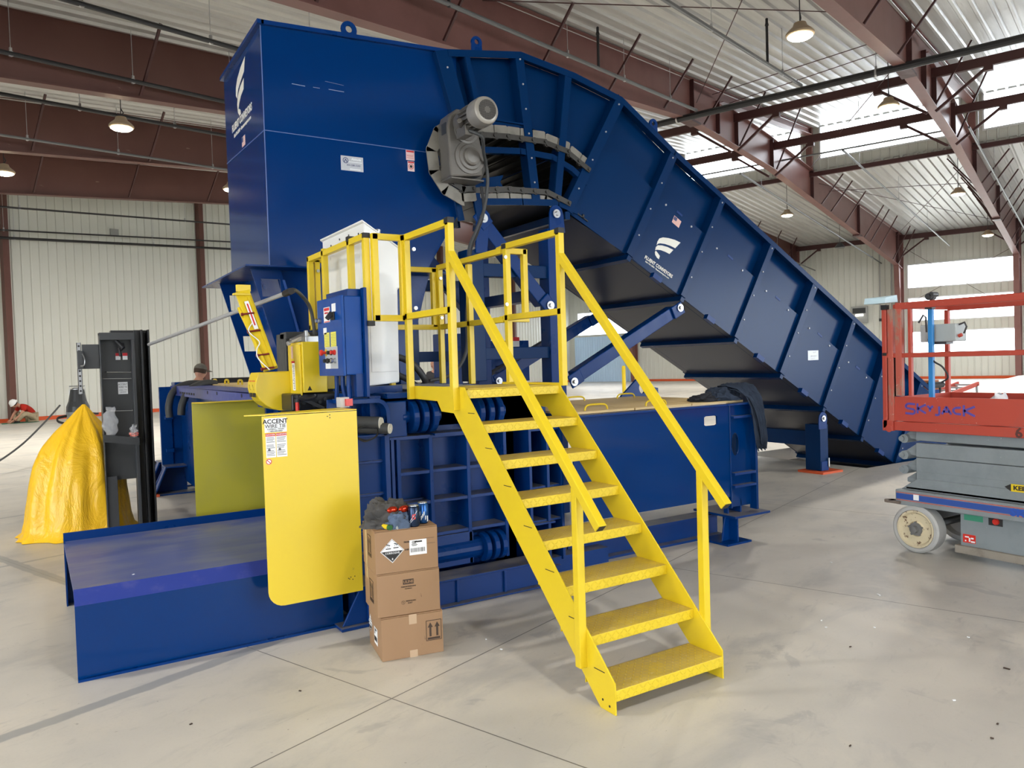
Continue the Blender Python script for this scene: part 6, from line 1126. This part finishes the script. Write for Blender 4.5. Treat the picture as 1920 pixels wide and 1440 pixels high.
# platform
MB().box((LX0, LYN, .985), (LX1, LYF, 1.06)).obj('platform_deck', liftred, sl, bevel=.006)
MB().box((LX0-.002, LYN, 1.065), (LX0+.012, LYF+.03, 1.265)).box((LX1-.012, LYN, 1.065), (LX1, LYF-.04, 1.265)).box((LX0, LYF-.05, 1.065), (LX1, LYF-.04, 1.265)).obj('toe_board', liftred, sl, bevel=.003)
def lb_(p, q, w=.036, nm_='rail_tube', m=liftred): MB().bar(p, q, w, w, up=(0, 0, 1) if abs(V(p).z-V(q).z) < .5 else (0, 1, 0)).obj(nm_, m, sl, bevel=.005)
MB().bar((LX0, LYF-.03, 2.0), (LX0, LYN, 2.0), .036, .055, up=(0, 0, 1)).obj('top_rail', liftred, sl, bevel=.006); MB().bar((LX1, LYF-.03, 2.0), (LX1, LYN, 2.0), .036, .055, up=(0, 0, 1)).obj('top_rail', liftred, sl, bevel=.006)
lb_((LX0, LYF+.07, 1.60), (LX0, LYN, 1.60)); lb_((LX1, LYF-.03, 1.60), (LX1, LYN, 1.60)); lb_((LX0, LYF-.02, 2.0), (LX1, LYF-.02, 2.0)); lb_((LX0, LYF-.02, 1.60), (LX1, LYF-.02, 1.60))
MB().box((LX0-.02, LYF+.045, 1.0), (LX0+.02, LYF+.085, 1.98)).obj('corner_post', liftred, sl, bevel=.005); MB().box((LX0-.02, LYF-.01, 1.06), (LX0+.02, LYF+.035, 1.98)).obj('gate_post', liftworn, sl, bevel=.005); MB().box((LX0-.02, LYF-.085, 1.27), (LX0+.02, LYF-.03, 1.98)).obj('gate_post', liftworn, sl, bevel=.005); lb_((LX0+.0, LYF-.15, 1.27), (LX0+.0, LYF-.15, 1.98), .03)
lb_((LX0, 2.85-.9, 1.06), (LX0, 2.85-.9, 1.98)); lb_((LX1, LYF-.02, 1.06), (LX1, LYF-.02, 1.98)); lb_((LX1, 2.6, 1.06), (LX1, 2.6, 1.98))
MB().box((LX0-.005, LYF-.01, 1.25), (LX0+.025, LYF+.05, 1.62)).obj('gate_spring', rubber, sl); MB().box((LX0-.02, LYF-.0, .98), (LX0+.02, LYF+.09, 1.07)).cyl((LX0-.022, LYF+.03, 1.0), (LX0-.03, LYF+.03, 1.0), .03, 12).obj('corner_bracket', liftred, sl, bevel=.006)
MB().box((LX0-.02, LYF+.04, 1.98), (LX0+.02, LYF+.09, 2.02)).box((LX0-.021, LYF+.045, 1.60), (LX0-.019, LYF+.08, 1.625)).obj('black_plug', rubber, sl)
mm = MB()
for pts in (((0, 1), (-.6, 1), (-.9, .8), (-.6, .55), (.0, .5), (.15, .25), (-.1, 0), (-1, 0)),): pass
def glyph(o, strokes, w_, h_, mb):
    for s_ in strokes:
        for p, q in zip(s_[:-1], s_[1:]): mb.bar((o[0], o[1]-p[0]*w_, o[2]+p[1]*h_), (o[0], o[1]-q[0]*w_, o[2]+q[1]*h_), .0012, .017, up=(0, 0, 1) if abs(q[0]-p[0]) > abs(q[1]-p[1])*.3 else (0, 1, 0))
GL = {'S': [[(1, .95), (.3, 1), (.02, .8), (.1, .58), (.9, .45), (1, .2), (.8, .02), (0, .08)]], 'K': [[(.1, 1), (.1, 0)], [(1, .9), (.12, .5), (1, .05)]], 'Y': [[(0, 1), (.5, .55), (1, 1)], [(.5, .55), (.4, .1)]], 'J': [[(.8, 1), (.85, .2), (.6, .0), (.1, .05)]], 'A': [[(0, 0), (.5, 1), (1, 0)], [(.15, .35), (.85, .35)]], 'C': [[(1, .9), (.3, .85), (.0, .5), (.3, .1), (1, .05)]]}
y_ = 3.600
for ch, w_, h_, dz in (('S', .082, .085, .0), ('K', .075, .08, .008), ('Y', .045, .05, .022), ('J', .045, .07, .0), ('A', .072, .06, .010), ('C', .062, .06, .012), ('K', .09, .085, .0)): glyph((LX0-.0035, y_, 1.125+dz), GL[ch], w_, h_, mm); y_ -= w_+.012
mm.obj('hand_painted_lettering', Mt('purple_blue_paint', (.10, .07, .33), .5).m, sl); MB().text('6', .10, (LX0-.004, 2.755, 1.02), (0, -1, 0), (0, 0, 1), bold=.03).obj('stencil_number', Mt('faint_black', (.09, .03, .025), .6).m, sl)
cbx = MB().box((LX0+.10, 3.245, 1.70), (LX0+.26, 3.53, 1.84)).obj('control_box', paint('control_grey', (.38, .42, .42), .45, .3), sl, bevel=.008)
MB().cyl((LX0+.095, 3.45, 1.72), (LX0+.10, 3.45, 1.72), .016, 12).box((LX0+.12, 3.33, 1.68), (LX0+.22, 3.44, 1.70)).tube([(LX0+.1, 3.54, 1.86), (LX0+.1, 3.50, 1.92), (LX0+.1, 3.48, 1.90), (LX0+.1, 3.475, 1.78)], .008, 6).tube([(LX0+.15, 3.245, 1.83), (LX0+.14, 3.20, 1.845), (LX0+.14, 3.185, 1.81), (LX0+.15, 3.21, 1.76)], .007, 6).obj('control_fittings', charc, cbx); MB().cyl((LX0+.12, 3.235, 1.74), (LX0+.12, 3.21, 1.75), .014, 8).obj('orange_grip', liftred, cbx)
MB().tube(smooth_path([(LX0+.12, 3.47, 1.70), (LX0+.10, 3.45, 1.62), (LX0+.06, 3.40, 1.55), (LX0+.08, 3.34, 1.50), (LX0+.1, 3.31, 1.42), (LX0+.1, 3.36, 1.38)]), .007, 6).obj('control_cable', rubber, cbx)
jk = thing('support_pole', 'bright blue pole with a clamp top standing inside the lift rail', 'pole', (LX0+.06, 3.42, 1.07)); MB().box((LX0+.045, 3.398, 1.062), (LX0+.075, 3.435, 1.97)).obj('blue_post', Mt('bright_blue_paint', (.03, .22, .55), .4).m, jk, bevel=.003)
MB().cyl((LX0+.02, 3.415, 2.06), (LX0+.10, 3.415, 2.06), .028, 14).cyl((LX0+.02, 3.39, 2.075), (LX0+.10, 3.39, 2.075), .02, 12).box((LX0+.03, 3.39, 1.96), (LX0+.08, 3.45, 2.02)).bar((LX0+.05, 3.38, 2.08), (LX0+.05, 3.42, 2.0), .02, .02, up=(1, 0, 0)).obj('clamp_head', charc, jk, bevel=.004)
tag(MB().raw([(LX0-.10, 3.89, 2.03), (LX0+.08, 3.88, 2.035), (LX0+.08, 3.70, 2.04), (LX0-.10, 3.70, 2.03), (LX0-.10, 3.88, 2.08), (LX0+.08, 3.86, 2.095), (LX0+.07, 3.70, 2.10), (LX0-.09, 3.70, 2.075)], [(0, 3, 2, 1), (4, 5, 6, 7), (0, 1, 5, 4), (1, 2, 6, 5), (2, 3, 7, 6), (3, 0, 4, 7)]).obj('blue_paper_pad', Mt('pale_blue_paper', (.55, .72, .80), .7).m, bevel=.003), 'pale blue paper pad lying on the lift corner post', 'paper')
o = bag((LX0+.2, 2.98, 1.062), .26, .23, .3, '', Mt('white_bag_plastic', (.72, .75, .78), .4).m); o.name = 'white_bag'; tag(o, 'white plastic bag lying on the orange lift deck', 'bag')
# ================================================================ THINGS ROUND THE HALL
# jacket draped on the box corner
def drape(name, prof, w0, w1, m, label, cat, seed):
    """cloth strip: prof = list of centre points (x, y, z) and half widths, folded across"""
    random.seed(seed); mb = MB(); vs_, fs = [], []; n = 22
    for j, (c, a, hw) in enumerate(prof):
        c, a = V(c), V(a).normalized()
        for i in range(n+1):
            t = i/n*2-1; f = .016*math.sin(9*t+j*.9)+.010*math.sin(17*t-j*1.3); vs_.append(c+a*hw*t+V((0, -abs(f)*.9, f*.7+.01)))
    for j in range(len(prof)-1):
        for i in range(n): fs.append((j*(n+1)+i, j*(n+1)+i+1, (j+1)*(n+1)+i+1, (j+1)*(n+1)+i))
    o = mb.raw(vs_, fs).obj(name, m, smooth=80); s_ = o.modifiers.new('thickness', 'SOLIDIFY'); s_.thickness = .008; return tag(o, label, cat)
denim = cloth('dark_denim', (.035, .048, .075)); jx = (1, 0, 0)
jt = thing('work_jacket', 'dark denim jacket heaped on the box corner with one sleeve hanging down', 'jacket', (5.36, 4.82, 1.24))
def jpart(o, nm_):
    o.parent = jt; o.location = o.location-jt.location; o.name = nm_
    for k in ('label', 'category'): del o[k]
jpart(crumple('jacket_body', (5.27, 4.88, 1.243), (.20, .17, .15), denim, 31, 'x', 'x', .5, 60), 'jacket_body')
jpart(drape('sleeve', [((5.33, 4.90, 1.36), jx, .10), ((5.36, 4.80, 1.375), jx, .13), ((5.385, 4.71, 1.35), jx, .125), ((5.42, 4.655, 1.27), jx, .095), ((5.44, 4.635, 1.17), jx, .085), ((5.45, 4.63, 1.06), jx, .08), ((5.465, 4.63, .96), jx, .075), ((5.48, 4.63, .87), jx, .075), ((5.49, 4.63, .79), jx, .06)], 0, 0, denim, 'x', 'x', 2), 'sleeve')
jpart(drape('sleeve', [((5.34, 4.84, 1.33), jx, .07), ((5.37, 4.74, 1.335), jx, .09), ((5.405, 4.64, 1.27), jx, .07), ((5.43, 4.61, 1.17), jx, .05), ((5.455, 4.60, 1.05), jx, .045), ((5.47, 4.605, .93), jx, .04), ((5.475, 4.61, .84), jx, .03)], 0, 0, denim, 'x', 'x', 5), 'sleeve')
crumple('dark_rag', (5.10, 4.90, 1.243), (.22, .13, .075), cloth('black_cloth', (.03, .032, .04)), 21, 'dark cloth lying flat on the tan lid beside the jacket', 'cloth', .6, 48)
# hydraulic power unit seen through the rails
hu = thing('power_unit', 'blue cabinets with red and white labels seen through the yellow rails', 'power unit', (5.5, 9.8, 0))
MB().box((4.86, 9.6, .3), (5.17, 9.9, 2.06)).obj('tall_cabinet', blue, hu, bevel=.01); MB().box((5.25, 9.6, 1.35), (6.3, 9.62, 1.95)).box((5.25, 9.6, .2), (5.6, 10.0, 1.35)).box((5.7, 9.6, .2), (5.9, 10.0, 1.6)).obj('valve_stand', blue, hu, bevel=.01)
for (x0, z0, w_, h_) in ((5.3, 1.80, .12, .13), (5.72, 1.78, .14, .16), (5.93, 1.86, .2, .14), (5.45, 1.42, .13, .16), (5.92, 1.44, .11, .15)):
    a = MB().box((x0, 9.596, z0), (x0+w_, 9.598, z0+h_)).obj('warning_label', paper, hu); MB().box((x0, 9.594, z0+h_*.6), (x0+w_, 9.596, z0+h_)).obj('red_header', redink, a)
MB().cyl((5.5, 9.5, 1.45), (6.25, 9.0, 1.95), .035, 12).cyl((5.35, 9.6, 1.35), (5.5, 9.5, 1.45), .055, 10).obj('gas_strut', charc, hu); 
tag(MB().box((5.85, 8.9, 1.30), (6.15, 9.2, 1.34)).box((5.9, 8.95, 0), (6.1, 9.15, 1.3)).obj('tool_stand', paint('rust_brown', (.25, .12, .07), .7)), 'small brown topped stand behind the platform right corner', 'stand')
# bollards and far items
for x, y, lab in ((23.68, 28.0, 'left yellow bollard before the daylight blue door'), (24.46, 28.0, 'right yellow bollard before the daylight blue door')): tag(MB().lathe((x, y, 0), (0, 0, 1), [(0, .09), (1.2, .09), (1.26, .07), (1.28, .0)], 16).obj('bollard', yellow), lab, 'bollard')
vh = thing('covered_vehicle', 'low white covered shape far behind the scissor lift', 'vehicle', (28.5, 13, 0)); mb = MB()
mb.prism([(26.6, 12.4, .05), (31.5, 9.5, .05), (31.5, 9.5, .62), (29.5, 10.7, .70), (28.2, 11.5, .62), (27.2, 12.0, .40)], (.6, 1.8, 0)).obj('white_cover', Mt('white_sheet', (.8, .8, .8), .6).m, vh, bevel=.08)
ld = thing('step_ladder', 'small orange ladder leaning beyond the conveyor tail beside the lift', 'ladder', (13.6, 7.3, 0)); P_, Q_ = V((13.05, 7.2, .80)), V((14.25, 7.2, 1.0))
for dy in (0, .35): MB().bar(P_+V((0, dy, 0)), Q_+V((0, dy, 0)), .03, .07).obj('ladder_rail', liftred, ld)
for f in (.1, .3, .5, .7, .9): MB().bar(P_.lerp(Q_, f), P_.lerp(Q_, f)+V((0, .35, 0)), .03, .03).obj('rung', conduit, ld)
for f in (.05, .95):
    for dy in (0, .35): q = P_.lerp(Q_, f)+V((0, dy, 0)); MB().bar(q, (q.x+.1, q.y, 0), .03, .03, up=(0, 1, 0)).obj('leg', conduit, ld)
tl = thing('tail_bearing', 'orange bearing block and hoses on the conveyor tail behind the lift', 'bearing', (12.3, 6.95, .9)); MB().box((12.15, 6.9, .98), (12.45, 7.1, 1.14)).obj('bearing_block', paint('rust_orange', (.35, .13, .05), .6), tl, bevel=.01); MB().cyl((12.12, 6.88, 1.06), (12.5, 6.88, 1.06), .05, 12).tube(smooth_path([(12.45, 7, 1.1), (12.62, 7, 1.05), (12.66, 7, .95), (12.6, 7, .88)]), .02, 8).obj('shaft', rubber, tl)
MB().xz([(12.0, .3), (12.5, .3), (12.45, .98), (12.1, .98)], 6.9, 7.0).obj('stand_plate', blue, tl)
# floor litter
random.seed(9)
lit = [((5.23, 3.76), 'left'), ((4.77, 3.07), ''), ((4.04, 2.98), ''), ((3.96, 2.89), ''), ((3.8, 2.62), ''), ((4.45, 2.32), ''), ((3.59, 1.94), ''), ((3.51, 1.71), ''), ((4.16, 1.98), ''), ((3.36, 1.66), ''), ((2.83, 1.96), ''), ((2.22, 3.94), ''), ((2.21, 3.75), ''), ((4.18, 2.72), ''), ((1.09, 3.88), ''), ((.56, 3.82), ''), ((.45, 4.95), '')]
nt_ = ['white scrap nearest the lift wheel', 'long white paper scrap right of the stairs', 'white crumb on the floor right of the stairs', 'tiny white crumb just below another', 'dark chip right of the stairs', 'white crumb far right on the floor', 'white crumb near the right frame edge', 'dark sliver near the lower right corner', 'long dark sliver at the right', 'dark chip at the lower right corner', 'dark twig shaped chip at lower middle right', 'white bit beside the floor joint behind the stairs', 'white bit on the floor joint right of the cartons', 'white crumb beyond the stairs foot', 'dark grit left of the joint crossing', 'dark chip left of the joint crossing', 'small white scrap on the blue table top']
for (p, _), lab in zip(lit, nt_):
    w_ = 'white' in lab; s_ = .015 if 'long' in lab else .0065; z0 = .474 if 'table' in lab else .002; an = random.random()*3
    tag(MB().obox((p[0], p[1], z0+.002), V((math.cos(an), math.sin(an), 0))*s_, V((-math.sin(an), math.cos(an), 0))*s_*(.35 if 'long' in lab or 'twig' in lab else .55), (0, 0, .002)).obj('floor_scrap', paper if w_ else brownink), lab, 'scrap', None)
# ---- people
def skinned(name, joints, bones, m, par, off=0):
    me = bpy.data.meshes.new(name); o0 = ORG[par]; me.from_pydata([V(p)-o0 for p, r in joints], bones, []); me.materials.append(m)
    o = bpy.data.objects.new(name, me); COL.objects.link(o); o.parent = par; ORG[o] = o0
    o.modifiers.new('skin', 'SKIN'); sv = me.skin_vertices[0].data
    for i, (p, r) in enumerate(joints): sv[i].radius = (r+off, r+off); sv[i].use_root = (i == 0)
    q = o.modifiers.new('subdivision', 'SUBSURF'); q.levels = 2; q.render_levels = 2
    o.modifiers['skin'].use_smooth_shade = True; return o
def person(label, base, face, J, cloth_top, cloth_leg, hat=None, hatm=None, hairm=None, shoe=rubber):
    """J: joint name -> (side, forward, height) in the person's own frame; face = heading"""
    c, s_ = math.cos(face), math.sin(face); W = lambda p: V((base[0]+p[1]*c+p[0]*s_, base[1]+p[1]*s_-p[0]*c, base[2]+p[2]))
    t = thing('person', label, 'person', base)
    R_ = dict(pel=.125, wai=.115, che=.135, nec=.055, hed=.06, shL=.062, elL=.044, wrL=.03, shR=.062, elR=.044, wrR=.03, hiL=.085, knL=.06, anL=.04, toL=.035, hiR=.085, knR=.06, anR=.04, toR=.035)
    names = ['pel', 'wai', 'che', 'nec', 'hed', 'shL', 'elL', 'wrL', 'shR', 'elR', 'wrR', 'hiL', 'knL', 'anL', 'toL', 'hiR', 'knR', 'anR', 'toR']; ix = {n: i for i, n in enumerate(names)}
    E = [('pel', 'wai'), ('wai', 'che'), ('che', 'nec'), ('nec', 'hed'), ('che', 'shL'), ('shL', 'elL'), ('elL', 'wrL'), ('che', 'shR'), ('shR', 'elR'), ('elR', 'wrR'), ('pel', 'hiL'), ('hiL', 'knL'), ('knL', 'anL'), ('anL', 'toL'), ('pel', 'hiR'), ('hiR', 'knR'), ('knR', 'anR'), ('anR', 'toR')]
    skinned('body', [(W(J[n]), R_[n]) for n in names], [(ix[a], ix[b]) for a, b in E], skin, t)
    def sub_(nm_, ns, es, m, off): skinned(nm_, [(W(J[n]), R_[n]) for n in ns], [(ns.index(a), ns.index(b)) for a, b in es], m, t, off)
    J = dict(J); J['slL'] = tuple((V(J['shL'])*.35+V(J['elL'])*.65)); J['slR'] = tuple((V(J['shR'])*.35+V(J['elR'])*.65)); R_['slL'] = R_['slR'] = .05
    sub_('shirt', ['pel', 'wai', 'che', 'nec', 'shL', 'slL', 'shR', 'slR'], [('pel', 'wai'), ('wai', 'che'), ('che', 'nec'), ('che', 'shL'), ('shL', 'slL'), ('che', 'shR'), ('shR', 'slR')], cloth_top, .016)
    sub_('trousers', ['pel', 'hiL', 'knL', 'anL', 'hiR', 'knR', 'anR'], [('pel', 'hiL'), ('hiL', 'knL'), ('knL', 'anL'), ('pel', 'hiR'), ('hiR', 'knR'), ('knR', 'anR')], cloth_leg, .02)
    h = W(J['hed']); f = V((c, s_, 0)); fd = V(J.get('look', (0, 1, 0))); f = (W(tuple(V(J['hed'])+fd))-h).normalized(); sd = f.cross(V((0, 0, 1))).normalized(); u_ = sd.cross(f)
    hc = h+u_*.075+f*.01; mb = MB()
    n_, m_ = 20, 14; vs_, fs = [hc+u_*.125], []
    for j in range(1, m_):
        tt = math.pi*j/m_
        for k in range(n_):
            a = 2*math.pi*k/n_; lf = math.cos(a); ls = math.sin(a); zz_ = math.cos(tt); jaw = 1-.28*max(0, -zz_)*(1-max(0, lf)*.5)
            r_ = math.sin(tt); x_ = .098*r_*lf*(jaw if lf > 0 else 1)+(.004 if lf > .8 else 0); nose = .020*math.exp(-((zz_+.10)/.14)**2)*(lf > .93)
            eye_ = -.008*math.exp(-((zz_-.08)/.10)**2)*math.exp(-((abs(ls)-.42)/.2)**2)*(lf > 0); vs_.append(hc+f*(x_+nose+eye_)+sd*.075*r_*ls*jaw+u_*.125*zz_)
    vs_.append(hc-u_*.118); L = len(vs_)-1
    for k in range(n_): fs += [(0, 1+k, 1+(k+1) % n_), (L, L-n_+(k+1) % n_, L-n_+k)]
    for j in range(m_-2):
        for k in range(n_): fs.append((1+j*n_+k, 1+(j+1)*n_+k, 1+(j+1)*n_+(k+1) % n_, 1+j*n_+(k+1) % n_))
    mb.raw(vs_, fs)
    for s2 in (-1, 1): mb.obox(hc+sd*.076*s2-u_*.005, f*.018, sd*.008, u_*.030)
    mb.obj('head', skin, t, smooth=70)
    mm = MB()
    for s2 in (-1, 1): mm.ell(hc+f*.088+sd*.030*s2+u_*.012, (.008, .008, .006), 8, 6)
    mm.obj('eye', ink, t); MB().obox(hc+f*.093-u_*.058, f*.003, sd*.022, u_*.005).obj('mouth', Mt('lip', (.30, .10, .08), .6).m, t)
    mh = MB(); mh.lathe(hc+u_*.0-f*.012, u_, [(-.03, .088), (.03, .096), (.08, .083), (.115, .05), (.128, .005)], 20)
    if hairm: mh.obj('hair', hairm, t, smooth=60)
    if hat == 'cap':
        MB().lathe(hc-f*.008, u_, [(.035, .098), (.07, .094), (.11, .066), (.132, .02), (.135, .0)], 22).obj('cap', hatm, t, smooth=60); MB().obox(hc+f*.13+u_*.04, f*.055, sd*.065, u_*.005).obj('cap_brim', hatm, t, bevel=.01)
    elif hat == 'hard': MB().lathe(hc-f*.005, u_, [(.02, .135), (.03, .135), (.04, .118), (.08, .112), (.125, .085), (.155, .03), (.158, .0)], 24).obj('hard_hat', hatm, t, smooth=60)
    else:
        pass
    for sx_, wn_, en_ in ((-1, 'wrL', 'elL'), (1, 'wrR', 'elR')):
        w0 = W(J[wn_]); dr = (w0-W(J[en_])).normalized(); a_ = dr.cross(V((.3, .2, 1))).normalized(); b_ = dr.cross(a_)
        mb = MB().obox(w0+dr*.055, dr*.05, a_*.038, b_*.014)
        for k in range(4): q = w0+dr*.10+a_*(-.028+.0187*k); L_ = (.062, .072, .068, .05)[k]; mb.tube([q, q+dr*L_*.55+b_*.006, q+dr*L_*.9+b_*.022], [.0085, .008, .0065], 8)
        q = w0+dr*.035+a_*.038; mb.tube([q, q+dr*.03+a_*.022+b_*.01, q+dr*.06+a_*.022+b_*.02], [.010, .009, .007], 8); mb.obj('hand', skin, t, bevel=.006)
    for nk, nt2 in (('anL', 'toL'), ('anR', 'toR')):
        p0, p1 = W(J[nk]), W(J[nt2]); dr = (p1-p0); dr = V((dr.x, dr.y, 0)).normalized() if abs(dr.z) < .12 else dr.normalized(); MB().ell(p0.lerp(p1, .55)+V((0, 0, -.01)), (.06, .06, .045), 12, 8).obox((p0+p1)/2-V((0, 0, .02)), dr*.13, dr.cross(V((0, 0, 1))).normalized()*.045, V((0, 0, .03))).obj('shoe', shoe, t, bevel=.02)
    return t
STAND = dict(pel=(0, 0, .98), wai=(0, 0, 1.12), che=(0, .01, 1.36), nec=(0, .0, 1.50), hed=(0, .02, 1.56), shL=(-.19, 0, 1.41), elL=(-.25, -.02, 1.13), wrL=(-.22, .12, .92), shR=(.19, 0, 1.41), elR=(.25, -.02, 1.13), wrR=(.22, .12, .92), hiL=(-.10, 0, .93), knL=(-.11, .02, .50), anL=(-.12, -.01, .09), toL=(-.12, .14, .035), hiR=(.10, 0, .93), knR=(.11, .02, .50), anR=(.12, -.01, .09), toR=(.12, .14, .035))
person('man in a grey cap and brown shirt seen behind the ram housing', (2.22, 12.9, .0), math.radians(35), dict(STAND, look=(0, 1, -.25)), cloth('brown_shirt', (.055, .035, .022)), cloth('dark_trousers', (.03, .032, .04)), 'cap', cloth('grey_cap', (.16, .15, .13)), Mt('brown_hair', (.05, .03, .02), .8).m)
person('bald man facing left, seen behind the hoses through the rails', (7.70, 15.6, .0), math.radians(205), dict(STAND, look=(0, 1, 0)), cloth('charcoal_shirt', (.05, .05, .055)), cloth('tan_trousers', (.2, .16, .11)), None, None, None)
SIT = dict(pel=(0, -.28, .16), wai=(0, -.24, .30), che=(0, -.02, .50), nec=(0, .12, .56), hed=(0, .18, .56), shL=(-.18, .02, .50), elL=(-.24, .16, .27), wrL=(-.12, .32, .10), shR=(.18, .02, .50), elR=(.24, .16, .27), wrR=(.12, .32, .10), hiL=(-.11, -.24, .16), knL=(-.34, .10, .30), anL=(-.10, .22, .07), toL=(.02, .30, .05), hiR=(.11, -.24, .16), knR=(.34, .10, .30), anR=(.10, .20, .07), toR=(-.02, .30, .05), look=(0, .6, -.75))
o = person('man in a white hard hat and red shirt crouching on the floor at far left', (-.33, 32.0, .012), math.radians(205), SIT, cloth('red_shirt', (.42, .03, .02)), cloth('khaki_trousers', (.40, .33, .22)), 'hard', white, Mt('black_hair', (.015, .012, .01), .8).m); o.scale = (1.12, 1.12, 1.12)
tag(MB().prism([(-.95, 31.65, .001), (.15, 31.95, .001), (-.05, 32.6, .001), (-1.0, 32.25, .001)], (0, 0, .010)).obj('green_mat', Mt('green_mat', (.03, .16, .09), .7).m), 'flat green mat under the crouching man', 'mat')

for o in list(bpy.data.objects):
    if o.type == 'MESH' and o.parent is not None and o.name.split('.')[0] in ('pin_bracket', 'end_shelf', 'cross_rail', 'depth_rail', 'rib_shelf', 'hinge_lug', 'lower_hinge_disc', 'pin', 'bolt', 'rail_bolt', 'black_plug', 'conduit_pipe', 'caster', 'toe_board', 'foot', 'hanger', 'handle', 'motor_bracket', 'tool_stand', 'valve_stand', 'lower_hinge_block', 'hinge_block', 'top_rim', 'inner_plate', 'end_frame', 'release_lever', 'suction_hose', 'wire_bar', 'small_label', 'side_shelf', 'tow_lug', 'mounting_bracket', 'dusty_ledge', 'track_cover', 'knee_brace'):
        split_touching(o)
